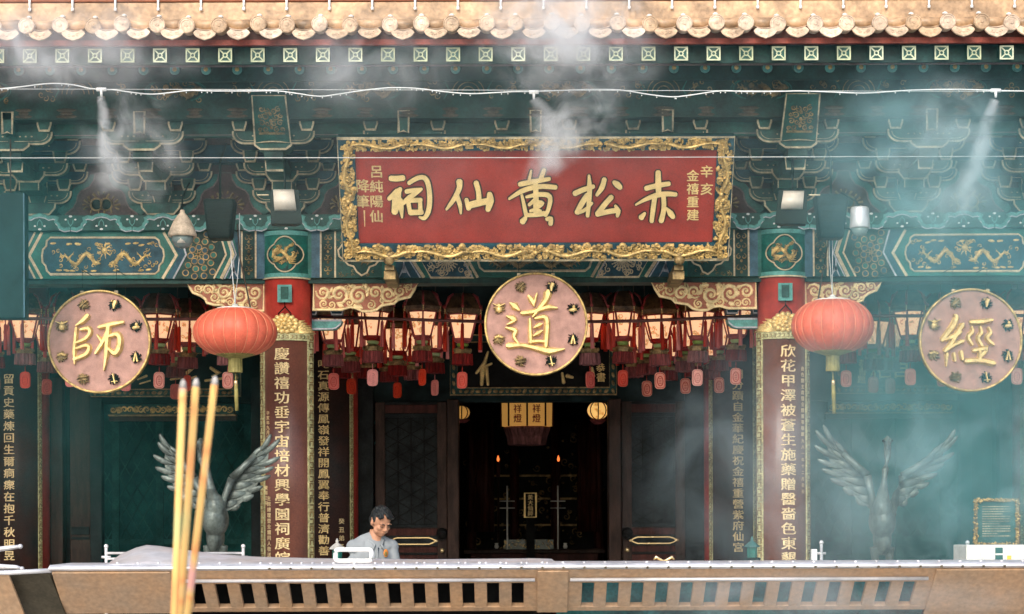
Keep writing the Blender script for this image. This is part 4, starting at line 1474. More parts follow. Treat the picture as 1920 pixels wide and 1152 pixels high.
DAO = [[(506, 296, 30), (540, 340, 46), (556, 390, 14)], [(584, 268, 8), (565, 330, 24), (553, 384, 14)], [(692, 262, 62), (682, 320, 48), (620, 400, 36), (545, 495, 18)], [(438, 460, 34), (540, 452, 40), (640, 415, 34), (700, 398, 42), (780, 410, 18)],
       [(515, 520, 24), (518, 640, 32), (525, 742, 36)], [(570, 512, 22), (650, 492, 38), (688, 520, 42), (682, 640, 42), (672, 782, 38)], [(555, 604, 12), (600, 578, 40), (632, 566, 18)], [(550, 684, 12), (600, 652, 38), (635, 634, 18)], [(520, 742, 34), (600, 732, 26), (665, 742, 28)],
       [(320, 360, 14), (366, 390, 60), (408, 430, 22)], [(288, 490, 14), (350, 512, 52), (376, 532, 30), (290, 574, 12)], [(280, 602, 16), (360, 622, 40), (380, 640, 40), (350, 690, 28), (402, 760, 20)], [(305, 780, 50), (430, 772, 34), (560, 798, 40), (700, 840, 60), (852, 812, 10)]]
JING = [[(438, 340, 30), (455, 355, 48), (430, 430, 50), (370, 510, 46), (308, 592, 40)], [(310, 590, 30), (400, 568, 42), (490, 515, 36)], [(512, 440, 46), (450, 540, 42), (400, 630, 40), (336, 704, 36)], [(340, 702, 30), (430, 640, 32), (515, 606, 36)],
        [(355, 740, 34), (345, 860, 12)], [(428, 738, 34), (436, 802, 30)], [(500, 720, 40), (512, 790, 30)], [(600, 410, 40), (700, 410, 44), (815, 388, 30)], [(608, 460, 22), (622, 510, 36), (560, 562, 36), (612, 638, 30)],
        [(694, 460, 22), (716, 520, 36), (662, 572, 36), (712, 652, 32)], [(780, 470, 24), (812, 520, 36), (750, 572, 36), (828, 638, 30)], [(628, 702, 34), (780, 674, 46), (700, 760, 40)], [(692, 700, 30), (690, 800, 38)], [(550, 812, 42), (690, 800, 44), (832, 832, 48)]]
medallion(186, 641, SHI, 80, 530, 5.236, 'round pink plaque with raised gold 師 at the left behind the incense sticks')
medallion(1005, 608, DAO, 895, 500, 5.236, 'round pink plaque with raised gold 道 hanging below the red name board')
medallion(1820, 638, JING, 1710, 530, 5.486, 'round pink plaque with raised gold 經 at the right seen through haze')

# ================================================================ COUPLET BOARDS on the columns
def couplet(xc, yc, r, half, zt, zb, chars, u0, c0, step, size, small, mats, label, crest=True, border=.055, sx=1.14, tm='couptext'):
    root = empty('couplet_board', (xc, yc - r, zb), label, 'couplet board')
    f = cyl(xc, yc, r)
    n = 28
    us = [-half + 2 * half * i / n for i in range(n + 1)]
    mb = MB()
    for i in range(n):
        a, c = us[i], us[i + 1]
        v = [f(a, zb, 0), f(c, zb, 0), f(c, zt, 0), f(a, zt, 0), f(a, zb, .018), f(c, zb, .018), f(c, zt, .018), f(a, zt, .018)]
        fs = [(4, 5, 6, 7), (0, 3, 2, 1), (0, 1, 5, 4), (2, 3, 7, 6)]
        if i == 0: fs.append((0, 4, 7, 3))
        if i == n - 1: fs.append((1, 2, 6, 5))
        mb.add(v, fs, 0, True)
    mb.build('panel', [mats[0]], root)
    mb = MB()
    for s in (-1, 1):
        uc = s * (half - border / 2)
        m = 4
        ee = [uc - border / 2 + border * i / m for i in range(m + 1)]
        for i in range(m):
            a, c = ee[i], ee[i + 1]
            v = [f(a, zb, .017), f(c, zb, .017), f(c, zt, .017), f(a, zt, .017), f(a, zb, .03), f(c, zb, .03), f(c, zt, .03), f(a, zt, .03)]
            fs = [(4, 5, 6, 7), (0, 1, 5, 4), (2, 3, 7, 6)]
            if i == 0: fs.append((0, 4, 7, 3))
            if i == m - 1: fs.append((1, 2, 6, 5))
            mb.add(v, fs, 0)
        # fret blocks along the border
        nz = int((zt - zb) / (border * .8))
        for j in range(nz):
            z = zb + (j + .5) * (zt - zb) / nz
            h = border * .28
            q = [(uc - border * .28, z - h), (uc + border * .28, z - h), (uc + border * .28, z + h), (uc - border * .28, z + h)]
            mb.ribbon(q[j % 2:] + q[:1] if j % 2 else q, border * .16, f, .03, .004, 1)
    k = [(-half + 2 * half * i / 24, zt - .035) for i in range(25)]
    if crest:
        mb.ribbon(k, .07, f, .018, .014, 0)
        for i in range(16):
            x = -half + (i + .5) * 2 * half / 16
            mb.ribbon([(x - .012, zt - .05), (x + .01, zt - .05), (x + .01, zt - .022), (x - .006, zt - .022)], .006, f, .032, .004, 1)
    mb.build('fret_border', ['goldgreen', 'golddull'], root)
    mb = MB()
    column_text(mb, chars, u0, c0, step, size, f, .019, .004, 0, sx)
    for (s, u, z, st, sz) in small:
        column_text(mb, s, u, z, st, sz, f, .019, .003, 1)
    mb.build('gilt_text', [tm, 'couptext'], root)
    if crest:
        g = MB()
        z = zt + .09
        g.blob(0, z, .11, .085, 0, f, .0, .05, 0, 14)
        for i in range(14):
            t = 2 * PI * i / 14
            g.blob(.10 * math.cos(t), z + .075 * math.sin(t), .035, .028, t, f, .01, .045, 0)
        for i in range(9):
            t = 2 * PI * i / 9
            g.blob(.05 * math.cos(t), z + .04 * math.sin(t), .026, .02, t, f, .03, .04, 0)
        g.blob(0, z, .022, .02, 0, f, .05, .03, 0)
        for s in (-1, 1):
            for q in range(6):
                g.ribbon([(s * (.09 + q * .01), zt), (s * (.14 + q * .02), zt + .11 - q * .018), (s * (.19 + q * .03), zt + .13 - q * .024)], [.03, .045, .006], f, .0, .03 + q * .002, 0, flat=False, smooth=True)
            g.ribbon([(s * .17, zt - .02), (s * .26, zt + .05), (s * .30, zt + .01)], [.05, .05, .03], f, 0, .03, 0, flat=False, smooth=True)
        g.build('flower_crest', ['goldbright'], root)
        h = MB()
        h.ribbon([(0, zt + .47), (0, zt + .30)], .125, f, .0, .035, 0)
        h.ribbon([(0, zt + .45), (0, zt + .33)], .065, f, .035, .004, 1)
        h.build('hook_plate', ['teal', 'green'], root)
        h = MB()
        h.tube([f(0, zt + .31, .02), f(0, zt + .25, .03), f(-.055, zt + .19, .03), f(-.055, zt + .15, .03)], .007, 6, 0)
        h.tube([f(0, zt + .26, .03), f(.055, zt + .19, .03), f(.055, zt + .15, .03)], .007, 6, 0)
        h.build('chain', ['black'], root)
    return root

zt_ = XZ(541, 625, -.262)[1]
c0_ = XZ(530, 664, -.262)[1]; st_ = 27.35 * SX(-.262)
sm = [('辛亥年九月吉日', -.175, XZ(505, 775, -.2)[1], .0475, .038), ('東華三院', -.20, XZ(505, 915, -.2)[1], .05, .038), ('主席總理暨全體同人敬送', -.165, XZ(505, 935, -.2)[1], .055, .042)]
couplet(CXL, 0, .250, .305, zt_, .5, '慶讚禧功垂宇宙培材興學園祠廣皖', -.030, c0_, st_, .112, sm, ['couplet'], 'brown lacquer couplet board with gold text on the column beside the left hanging red lantern', True, .085)
sm = [('嗇色園主席暨全體董事敬獻', .175, XZ(1507, 692, -.2)[1], .058, .04), ('一九八一年十二月吉日', .175, XZ(1507, 815, -.2)[1], .062, .036)]
couplet(2 * AX - CXL, 0, .250, .305, zt_, .5, '欣花甲澤被蒼生施藥贈醫嗇色東墾', .025, c0_ + .01, 27.75 * SX(-.262), .112, sm, ['couplet'], 'hazy brown couplet board with gold text behind the right hanging red lantern', True, .085)
yf = YH - .32
kI = SX(yf)
zI = XZ(608, 600, yf)[1]
couplet(ICX[0], YH, .322, .30, zI, .5, '叱石真源傳鳳嶺發祥開鳳翼奉行普濟勸善', -.06, XZ(608, 683, yf)[1], 20.6 * kI, .104, [('癸丑弟子', .14, XZ(638, 978, yf)[1], .10, .062)], ['couplet_dark'], 'dark couplet board of gold text between the left front column and the man', False, .05, tm='gilttext')
couplet(ICX[1], YH, .322, .30, zI, .5, '門分蹟自金華紀慶祝金禧重營紫府仙宮', .05, XZ(1385, 702, yf)[1], 20.3 * kI, .104, [], ['couplet_dark'], 'dark couplet board of gold text just left of the right front column', False, .05, tm='gilttext')
couplet(ICX[2], YH, .322, .30, zI, .5, '留貢史藥煉回生爾痌瘝在抱千秋明昱', -.08, XZ(20, 711, yf)[1], 22.1 * kI, .108, [], ['couplet_dark'], 'dark couplet board of gold text at the left edge beside a red column strip', False, .05, tm='couptext')
couplet(ICX[3], YH, .322, .30, zI, .5, '', .08, XZ(20, 711, yf)[1], 22.1 * kI, .1, [], ['couplet_dark'], 'dim board on the purple red column at the far right edge', False, .05, tm='couptext')

# ================================================================ PLAQUES under the lintel
def plaque(px0, px1, pyt, pyb, Y, label, strokes, glyphs=()):
    x0, z1 = XZ(px0, pyt, Y); x1, z0 = XZ(px1, pyb, Y)
    root = empty('hanging_plaque', ((x0 + x1) / 2, Y, z0), label, 'plaque')
    mb = MB(); mb.box(x0, x1, Y, Y + .06, z0, z1, 0); mb.build('panel', ['black'], root)
    f = plane(Y); k = SX(Y)
    fr = MB()
    b = 15 * k
    for a in ((x0, x1, z0, z0 + b), (x0, x1, z1 - b, z1), (x0, x0 + b, z0 + b, z1 - b), (x1 - b, x1, z0 + b, z1 - b)):
        fr.box(a[0], a[1], Y - .02, Y - .001, a[2], a[3], 0)
    o = fr.build('frame', ['dkgreen'], root)
    g = MB()
    fq = plane(Y - .02)
    for q in (.006, b - .006):
        g.ribbon([(x0 + q, z0 + q), (x1 - q, z0 + q), (x1 - q, z1 - q), (x0 + q, z1 - q)], .010, fq, 0, .006, 0, closed=True)
    n = int((x1 - x0) / (b * .8))
    for i in range(n):
        x = x0 + b + (i + .5) * (x1 - x0 - 2 * b) / n
        g.blob(x, z0 + b / 2, b * (.34 if i % 4 else .2), b * .22, (i % 3) * .5, fq, 0, .012, 0)
    for i in range(int((z1 - z0) / b)):
        for x in (x0 + b / 2, x1 - b / 2): g.blob(x, z0 + (i + .5) * b, b * .2, b * .36, .3, fq, 0, .012, 0)
    g.build('gilt_ornament', ['golddull'], o)
    t = MB()
    for st in strokes:
        t.ribbon([XZ(a, c, Y) for a, c, w in st], [w * k for a, c, w in st], f, 0, .02, 0, flat=False, round_ends=True)
    for ch, x, y, s in glyphs:
        q = XZ(x, y, Y); glyph(t, ch, q[0], q[1], s * k, f, 0, .01, 0)
    t.build('brush_text', ['goldbright'], root)
    return root
plaque(843, 1157, 628, 741, 4.18, 'black plaque in a patterned gilt frame over the open central doorway',
       [[(915, 660, 4), (908, 682, 8), (893, 700, 5)], [(905, 690, 10), (903, 722, 6)], [(912, 690, 7), (915, 722, 5)], [(908, 688, 6), (922, 682, 4)], [(1054, 700, 5), (1057, 718, 7)], [(1110, 690, 5), (1112, 705, 8), (1105, 722, 4)], [(1063, 705, 8), (1074, 708, 5)]],
       [('恭', 1126, 690, 15), ('書', 1127, 708, 16)])
plaque(170, 452, 650, 744, 4.2, 'dark plaque with pale brush strokes behind the tips of the incense sticks',
       [[(258, 712, 3), (275, 705, 5)], [(262, 720, 3), (282, 714, 3)], [(350, 700, 7), (362, 690, 6)], [(352, 712, 5), (368, 706, 4)], [(395, 690, 6), (410, 700, 7), (398, 706, 5)], [(385, 714, 5), (424, 709, 4)], [(320, 712, 4), (345, 708, 4)]])
plaque(1565, 1832, 645, 738, 4.2, 'dark plaque with pale brush characters behind haze beside the right round plaque', [[(1633, 705, 3), (1642, 690, 5)], [(1640, 700, 4), (1640, 712, 3)]],
       [('自', 1689, 694, 30), ('仁', 1657, 698, 24), ('恭', 1617, 682, 14), ('書', 1617, 697, 14), ('題', 1615, 712, 14)])
# ================================================================ LANTERN RODS
def rod(pts, label):
    Y = .45
    q = [W(a, c, Y) for a, c in pts]
    mb = MB(); mb.tube(q, .017, 10, 0)
    o = mb.build('hanging_rod', ['rodred'], None, loc=q[0])
    tag(o, label, 'rod', 'rods in front of the lantern rows')
M['rodred'] = mat('dull_red_rod', (.11, .032, .026), .55, var=.4, scale=9)
rod([(578, 594), (700, 597), (820, 601), (930, 604)], 'thin dull red rod in front of the palace lanterns left of the 道 plaque')
rod([(1080, 604), (1200, 602), (1320, 597), (1430, 592)], 'thin dull red rod in front of the palace lanterns right of the 道 plaque')
rod([(-40, 598), (120, 598), (260, 599), (490, 598)], 'thin dull red rod running behind the 師 plaque in the left bay')
rod([(1515, 590), (1660, 593), (1800, 592), (1960, 592)], 'thin dull red rod running behind the hazy 經 plaque in the right bay')

# ================================================================ PALACE LANTERNS
LZ0 = XZ(1004, 590, 1.2)[1]
def palace_lantern():
    root = empty('palace_lantern', (0, 0, 0))
    k = SX(1.2)
    def h(y): return (590 - y) * k
    six = lambda mb, prof, m=0: mb.lathe(prof, (0, 0, 0), 6, m, smooth=False, rot=PI / 6)
    mb = MB()
    six(mb, [(.10, h(548)), (.14, h(556)), (.215, h(578)), (.205, h(584)), (.165, h(588))], 0)
    for i in range(6):
        t = i * PI / 3 + PI / 6
        x, y = .215 * math.cos(t), .215 * math.sin(t)
        mb.ell((x, y, h(574)), (.018, .018, .022), 1, 8, 6)
        mb.tube([(x, y, h(578)), (x * .8, y * .8, h(556)), (x * .55, y * .55, h(549))], [.008, .014, .01], 6, 1)
        for q in range(3): mb.ell((x, y, h(580) - q * .018), (.008, .008, .009), 2, 6, 4)
    can = mb.build('canopy', ['canopy', 'lantred', 'goldbright'], root)
    mb = MB()
    mb.tube([(0, 0, h(548)), (0, 0, 4.98 - LZ0)], .006, 6, 0)
    mb.build('cord', ['cabledk'], root)
    mb = MB(); six(mb, [(.165, h(589)), (.098, h(632))], 0)
    mb.build('paper_shade', ['lit'], root)
    mb = MB()
    for i in range(6):
        t = i * PI / 3 + PI / 6
        c_, s_ = math.cos(t), math.sin(t)
        mb.tube([(.168 * c_, .168 * s_, h(588)), (.101 * c_, .101 * s_, h(633))], .0105, 6, 0)
        t2 = t + PI / 3
        for r, z, w in ((.168, h(588), .008), (.101, h(633), .008)):
            mb.tube([(r * c_, r * s_, z), (r * math.cos(t2), r * math.sin(t2), z)], w, 6, 0)
    six(mb, [(.098, h(633)), (.10, h(637)), (.06, h(641))], 0)
    mb.build('shade_frame', ['lantred'], root)
    mb = MB(); mb.lathe([(.045, h(640)), (.062, h(642)), (.062, h(645)), (.045, h(648))], (0, 0, 0), 16, 0)
    mb.build('jade_ring', ['ringgreen'], root)
    mb = MB(); six(mb, [(.05, h(648)), (.094, h(652)), (.098, h(660)), (.09, h(661))], 0)
    for i in range(6):
        t = i * PI / 3 + PI / 6
        mb.ell((.096 * math.cos(t), .096 * math.sin(t), h(654)), (.014, .014, .018), 0, 8, 6)
    mb.build('gilt_rim', ['golddull'], root)
    mb = MB()
    n = 36
    vs, fs = [], []
    for j in range(n):
        t = 2 * PI * j / n
        r = .100 + (.006 if j % 2 else -.004)
        vs += [(r * math.cos(t), r * math.sin(t), h(661)), ((r + .008) * math.cos(t), (r + .004) * math.sin(t), h(682) + (.008 if j % 3 else 0))]
    for j in range(n):
        a, c = 2 * j, 2 * ((j + 1) % n)
        fs.append((a, c, c + 1, a + 1))
    fs.append([2 * j for j in range(n)]); fs.append([2 * j + 1 for j in range(n)][::-1])
    mb.add(vs, fs, 0)
    mb.build('fringe', ['fringe'], root)
    for i in range(6):
        t = i * PI / 3 + PI / 6
        x, y = .213 * math.cos(t), .213 * math.sin(t)
        mb = MB()
        mb.tube([(x, y, h(584)), (x, y, h(606))], .007, 6, 0)
        mb.tube([(x, y, h(606)), (x, y, h(609)), (x, y, h(640)), (x, y, h(655))], [.006, .017, .020, .021], 8, 0)
        mb.build('tassel', ['tassel'], root)
    mb = MB()
    f = plane(0)
    zc = h(710)
    a, c = 10.5 * k, 15.5 * k
    pts = []
    for i in range(36):
        t = 2 * PI * i / 36
        x = a * abs(math.cos(t)) ** .55 * (1 if math.cos(t) > 0 else -1)
        z = c * abs(math.sin(t)) ** .6 * (1 if math.sin(t) > 0 else -1)
        s = 1 - .07 * math.exp(-((z / c) ** 2) * 14) + .03 * math.cos(10 * t)
        pts.append((x * s, zc + z))
    mb.prism(pts, -.01, .008, f, 0)
    mb.ribbon([(x * .86, zc + (z - zc) * .88) for x, z in pts], .006, f, .008, .004, 1, closed=True)
    mb.ribbon([(.03 * math.cos(t * PI / 9), zc - .005 + .05 * math.sin(t * PI / 9)) for t in range(18)], .008, f, .008, .004, 1, closed=True)
    for q in range(4): mb.ribbon([(-.014, zc + .024 - q * .018), (.014, zc + .022 - q * .018)], .006, f, .008, .004, 1)
    mb.tube([(0, 0, h(684)), (0, 0, zc + c * .98)], .004, 6, 1)
    mb.build('pendant_tag', ['tag', 'tassel'], root)
    return root
pl = palace_lantern()
def variant(root, which):
    for ch in root.children:
        if ch.name.startswith('pendant_tag'):
            ch.data = ch.data.copy(); ch.data.materials[0] = M['tagpale']
LAN = []
row_front_c = [(622, 'l'), (700, 'l'), (791, 'l'), (868, 'l'), (1104, 'r'), (1168, 'r'), (1235, 'r'), (1310, 'r'), (1380, 'r')]
row_back_c = [(655, 'l'), (745, 'l'), (816, 'l'), (1210, 'r'), (1283, 'r'), (1347, 'r')]
OR = ['nearest', 'second', 'third', 'fourth', 'fifth', 'sixth']
def names(row, rowname):
    L = sorted([x for x, s in row if s == 'l'], reverse=True)
    Rr = sorted([x for x, s in row if s == 'r'])
    out = []
    for i, x in enumerate(L): out.append((x, f'lit hexagonal palace lantern, {rowname} row, {OR[i]} to the left of the 道 plaque'))
    for i, x in enumerate(Rr): out.append((x, f'lit hexagonal palace lantern, {rowname} row, {OR[i]} to the right of the 道 plaque'))
    return out
row_rear_c = [(640, 'l'), (688, 'l'), (727, 'l'), (774, 'l'), (1188, 'r'), (1252, 'r'), (1299, 'r'), (1335, 'r')]
items = [(x, 1.2, l) for x, l in names(row_front_c, 'front')] + [(x, 2.5, l) for x, l in names(row_back_c, 'middle')] + [(x, 3.5, l) for x, l in names(row_rear_c, 'rear')]
side = [(-14, 1.2), (44, 1.2), (128, 1.2), (234, 1.2), (300, 1.2), (352, 1.7), (425, 1.3), (90, 2.5), (330, 2.8)]
for i, (x, Y) in enumerate(sorted(side)):
    w = ['first', 'second', 'third', 'fourth', 'fifth', 'sixth', 'seventh', 'eighth', 'ninth'][i]
    items.append((x, Y, f'lit palace lantern in the left bay around the 師 plaque, {w} from the left'))
side = [(1587, 1.3), (1640, 1.9), (1706, 1.2), (1765, 1.5), (1850, 1.2), (1905, 1.3), (1670, 2.7)]
for i, (x, Y) in enumerate(sorted(side)):
    w = ['first', 'second', 'third', 'fourth', 'fifth', 'sixth', 'seventh'][i]
    items.append((x, Y, f'hazy palace lantern in the right bay around the 經 plaque, {w} from the left'))
rn = random.Random(77)
for i, (x, Y, l) in enumerate(items):
    o = pl if i == 0 else copy_tree(pl)
    o.location = (XZ(x, 590, Y)[0], Y + rn.uniform(-.06, .06), LZ0 + rn.uniform(-.03, .02))
    o.rotation_euler = (rn.uniform(-.02, .02), rn.uniform(-.025, .025), rn.choice((0, PI / 6, .25, -.3, .1)))
    tag(o, l, 'lantern', 'palace lanterns hanging in rows under the veranda')
    for ch in o.children:
        if ch.name.startswith('pendant_tag'): ch.rotation_euler = (0, 0, -o.rotation_euler[2] + rn.uniform(-.9, .9) * (.25 if x > 1200 else 1))
    if Y > 3.0:
        for ch in list(o.children):
            if ch.name.startswith('pendant_tag'): bpy.data.objects.remove(ch)
    elif x > 1190 or x in (425, 300): variant(o, 0)

# ================================================================ BIG RED LANTERNS
def red_lantern(px, py, rx, ry, label, cable):
    Y = -1.15; k = SX(Y)
    c = W(px, py, Y)
    root = empty('red_lantern', c, label, 'lantern', 'round red silk lanterns hanging before the columns')
    a, b = rx * k, ry * k
    mb = MB()
    n, nr = 22, 20
    prof = []
    for i in range(nr + 1):
        t = -1 + 2 * i / nr
        ang = t * R(74)
        prof.append((a * math.cos(ang) ** .78, b * math.sin(ang) / math.sin(R(74))))
    seg = n * 6
    vs, fs = [], []
    for r, z in prof:
        for j in range(seg):
            t = 2 * PI * j / seg
            s = 1 - .028 * (1 - abs(math.cos(n / 2 * t)) ** .5) if False else 1 - .022 * abs(math.sin(n / 2 * t)) ** .7 * -1 - .022
            vs.append((c.x + r * s * math.cos(t), c.y + r * s * math.sin(t), c.z + z))
    for i in range(nr):
        for j in range(seg):
            fs.append((i * seg + j, i * seg + (j + 1) % seg, (i + 1) * seg + (j + 1) % seg, (i + 1) * seg + j))
    mb.add(vs, fs, 0, True)
    mb.build('silk_body', ['silk'], root)
    mb = MB()
    for j in range(n):
        t = 2 * PI * j / n
        mb.tube([(c.x + (r * .98 + .001) * math.cos(t), c.y + (r * .98 + .001) * math.sin(t), c.z + z) for r, z in prof], .0035, 5, 0)
    mb.build('ribs', ['silkrib'], root)
    mb = MB()
    mb.lathe([(a * .42, b * .96), (a * .43, b * 1.02), (a * .2, b * 1.06), (.03, b * 1.12), (.02, b * 1.2)], c, 28, 0)
    mb.build('top_cap', ['offwhite'], root)
    mb = MB()
    mb.lathe([(a * .52, -b * .93), (a * .42, -b * 1.0), (a * .24, -b * 1.09), (a * .15, -b * 1.14)], c, 28, 0)
    mb.build('bottom_cap', ['olive'], root)
    mb = MB()
    vs, fs = [], []
    nn = 28
    for j in range(nn):
        t = 2 * PI * j / nn; r = a * .155 * (1 + .06 * (j % 2))
        vs += [(c.x + r * math.cos(t), c.y + r * math.sin(t), c.z - b * 1.12), (c.x + r * 1.05 * math.cos(t), c.y + r * 1.05 * math.sin(t), c.z - b * 1.72)]
    for j in range(nn): fs.append((2 * j, 2 * ((j + 1) % nn), 2 * ((j + 1) % nn) + 1, 2 * j + 1))
    fs += [[2 * j for j in range(nn)], [2 * j + 1 for j in range(nn)][::-1]]
    mb.add(vs, fs, 0)
    mb.tube([(c.x, c.y, c.z - b * 1.7), (c.x + .004, c.y, c.z - b * 2.1)], .006, 6, 0)
    mb.tube([(c.x + .004, c.y, c.z - b * 2.05), (c.x + .005, c.y, c.z - b * 2.25)], .018, 8, 1)
    mb.tube([(c.x + .005, c.y, c.z - b * 2.2), (c.x + .008, c.y, c.z - b * 2.6), (c.x + .012, c.y, c.z - b * 3.35)], [.017, .02, .017], 8, 0)
    mb.build('tassel', ['olive', 'brass'], root)
    mb = MB()
    top = c + Vector((0, 0, b * 1.15))
    for p in cable[0]: mb.tube([top, W(p[0], p[1], Y + .25), W(p[0], p[1] - 80, Y + .25)], .0045, 6, 0)
    q = cable[1]
    mb.tube([W(q[0][0], q[0][1], Y + .05)] + [W(a_, b_, Y + .2) for a_, b_ in q[1:]], .008, 6, 1)
    mb.build('hanging_cable', ['cable', 'cabledk'], root)
red_lantern(441, 623, 79, 44, 'round orange red silk lantern with olive tassel left of the left column', ([(433, 480), (449, 480)], [(471, 585), (462, 540), (450, 485), (445, 420)]))
red_lantern(1561, 612, 77, 49, 'round faded red silk lantern with olive tassel right of the right column, in haze', ([(1561, 470), (1555, 480)], [(1533, 568), (1541, 520), (1552, 460), (1556, 400)]))

# ================================================================ LAMPS, HOUSINGS
def floodlight(px, mirror, label):
    Y = -1.75; k = SX(Y)
    root = empty('floodlight', W(px, 395, Y), label, 'floodlight', 'floodlights above the front columns')
    mb = MB()
    P = lambda x, y, d=0.0: W(px + mirror * x, y, Y + d)
    # housing: tapering box behind a tilted lamp face
    q = [P(-28, 356, .18), P(26, 356, .18), P(33, 420, .1), P(-26, 420, .1)]
    q2 = [P(-26, 360, .36), P(24, 360, .36), P(24, 425, .36), P(-24, 425, .36)]
    mb.add(q + q2, [(0, 1, 2, 3), (7, 6, 5, 4), (0, 4, 5, 1), (1, 5, 6, 2), (2, 6, 7, 3), (3, 7, 4, 0)], 0)
    mb.tube([P(-30, 366, .2), P(-52, 366, .2)], .008, 6, 1)
    mb.tube([P(0, 360, .3), P(0, 330, .3), P(0, 300, .55)], .014, 8, 0)
    mb.build('housing', ['housing', 'dimcream'], root, .008)
    mb = MB()
    n = 8
    vs = []
    for i in range(n + 1):
        t = i / n
        b_ = -.07 * math.sin(PI * t)
        for s in (0, 1):
            x = (-22 + 3 * t) if s == 0 else (17 + 5 * t)
            vs.append(P(x, 358 + 36 * t, .14 + b_))
    base = len(vs)
    fs = [(2 * i, 2 * i + 1, 2 * i + 3, 2 * i + 2) for i in range(n)]
    mb.add(vs, fs, 0, True)
    o = mb.build('lamp_face', ['lampface'], root)
    m = o.modifiers.new('solid', 'SOLIDIFY'); m.thickness = .015
floodlight(534, 1, 'white fronted floodlight in a dark green housing above the left column')
floodlight(1486, -1, 'white fronted floodlight in a dark green housing above the right column')

def speaker(x0, x1, y0, y1, Y, label, mt):
    p, q = W(x0, y1, Y), W(x1, y0, Y)
    root = empty('hanging_speaker', ((p.x + q.x) / 2, Y, p.z), label, 'speaker', 'dark boxes hanging by the lantern cables')
    mb = MB()
    cx = (p.x + q.x) / 2; w = (q.x - p.x) / 2
    v = [(cx - w, Y, q.z), (cx + w, Y, q.z), (cx + w * .72, Y, p.z), (cx - w * .72, Y, p.z)]
    v += [(a, Y + .22, z) for a, _, z in v]
    mb.add(v, [(3, 2, 1, 0), (4, 5, 6, 7), (0, 1, 5, 4), (1, 2, 6, 5), (2, 3, 7, 6), (3, 0, 4, 7)], 0)
    mb.build('cabinet', [mt], root, .025)
    mb = MB(); mb.tube([(cx, Y + .1, q.z), (cx, Y + .1, q.z + .35), (cx, Y + .5, q.z + .6)], .012, 8, 0); mb.build('bracket', [mt], root)
    mb = MB(); f = plane(Y)
    for i in range(7):
        z = p.z + (q.z - p.z) * (i + 1) / 8; ww = w * (.72 + .28 * (i + 1) / 8) * .86
        mb.ribbon([(cx - ww, z), (cx + ww, z)], .012, f, 0, .006, 0)
    mb.build('grille', [mt], root)
speaker(380, 440, 372, 447, -1.1, 'dark green hanging speaker box left of the left floodlight', 'housing')
speaker(1530, 1592, 363, 446, -1.1, 'teal grey hanging speaker box right of the right floodlight', 'teallamp')

# bell lamp and cylinder lamp
Y = -1.6; k = SX(Y); c = W(342, 440, Y)
root = empty('bell_lamp', c, 'beige bell shaped lamp with a dark glass bowl hanging in the left bay', 'lamp')
mb = MB(); mb.lathe([(26 * k, -4 * k), (27 * k, 0), (24 * k, 8 * k), (17 * k, 24 * k), (9 * k, 36 * k), (5 * k, 40 * k), (4 * k, 46 * k)], c, 28, 0); mb.build('lamp_shade', ['beige'], root)
mb = MB(); mb.lathe([(4 * k, -26 * k), (14 * k, -22 * k), (20 * k, -12 * k), (21 * k, -4 * k)], c, 24, 0); mb.build('glass_bowl', ['glassdk'], root)
mb = MB(); mb.lathe([(9 * k, -18 * k), (10 * k, -10 * k), (8 * k, -5 * k)], c + Vector((0, -.05, 0)), 16, 0); mb.build('bulb', ['lampface'], root)
mb = MB(); mb.tube([c + Vector((0, 0, 46 * k)), c + Vector((0, 0, 70 * k)), c + Vector((0, .4, 110 * k))], .008, 6, 0); mb.build('stem', ['housing'], root)
c = W(1612, 408, Y)
root = empty('cylinder_lamp', c, 'pale metal cylinder lamp hanging in haze right of the teal speaker', 'lamp')
mb = MB(); mb.lathe([(18 * k, -20 * k), (19 * k, -18 * k), (17 * k, 16 * k), (15 * k, 19 * k), (4 * k, 21 * k)], c, 28, 0); mb.build('lamp_body', ['steel'], root)
mb = MB(); mb.lathe([(3 * k, -36 * k), (12 * k, -33 * k), (17 * k, -21 * k)], c, 24, 0); mb.build('glass_bowl', ['glassdk'], root)
mb = MB(); mb.tube([c + Vector((0, 0, 20 * k)), c + Vector((-.03, 0, 30 * k)), c + Vector((-.1, .4, 60 * k))], .008, 6, 0); mb.build('stem', ['housing'], root)

# tall dark panel hanging at the left edge
Y = -1.4
p, q = W(-110, 598, Y), W(47, 361, Y)
root = empty('hanging_screen', ((p.x + q.x) / 2, Y, p.z), 'plain dark teal screen cabinet hanging at the left edge of the bay', 'screen')
mb = MB(); mb.box(p.x, q.x, Y, Y + .14, p.z, q.z, 0); mb.build('cabinet', ['teallamp'], root, .012)
mb = MB(); mb.ribbon([(q.x - .012, p.z + .01), (q.x - .012, q.z - .01)], .010, plane(Y), 0, .004, 0); mb.build('lit_edge_strip', ['blue2'], root)  # paler strip stands in for light catching the cabinet's edge
mb = MB()
for x in (p.x + .2, q.x - .15): mb.tube([(x, Y + .07, q.z), (x, Y + .07, q.z + .5)], .008, 6, 0)
mb.build('hanger', ['cabledk'], root)

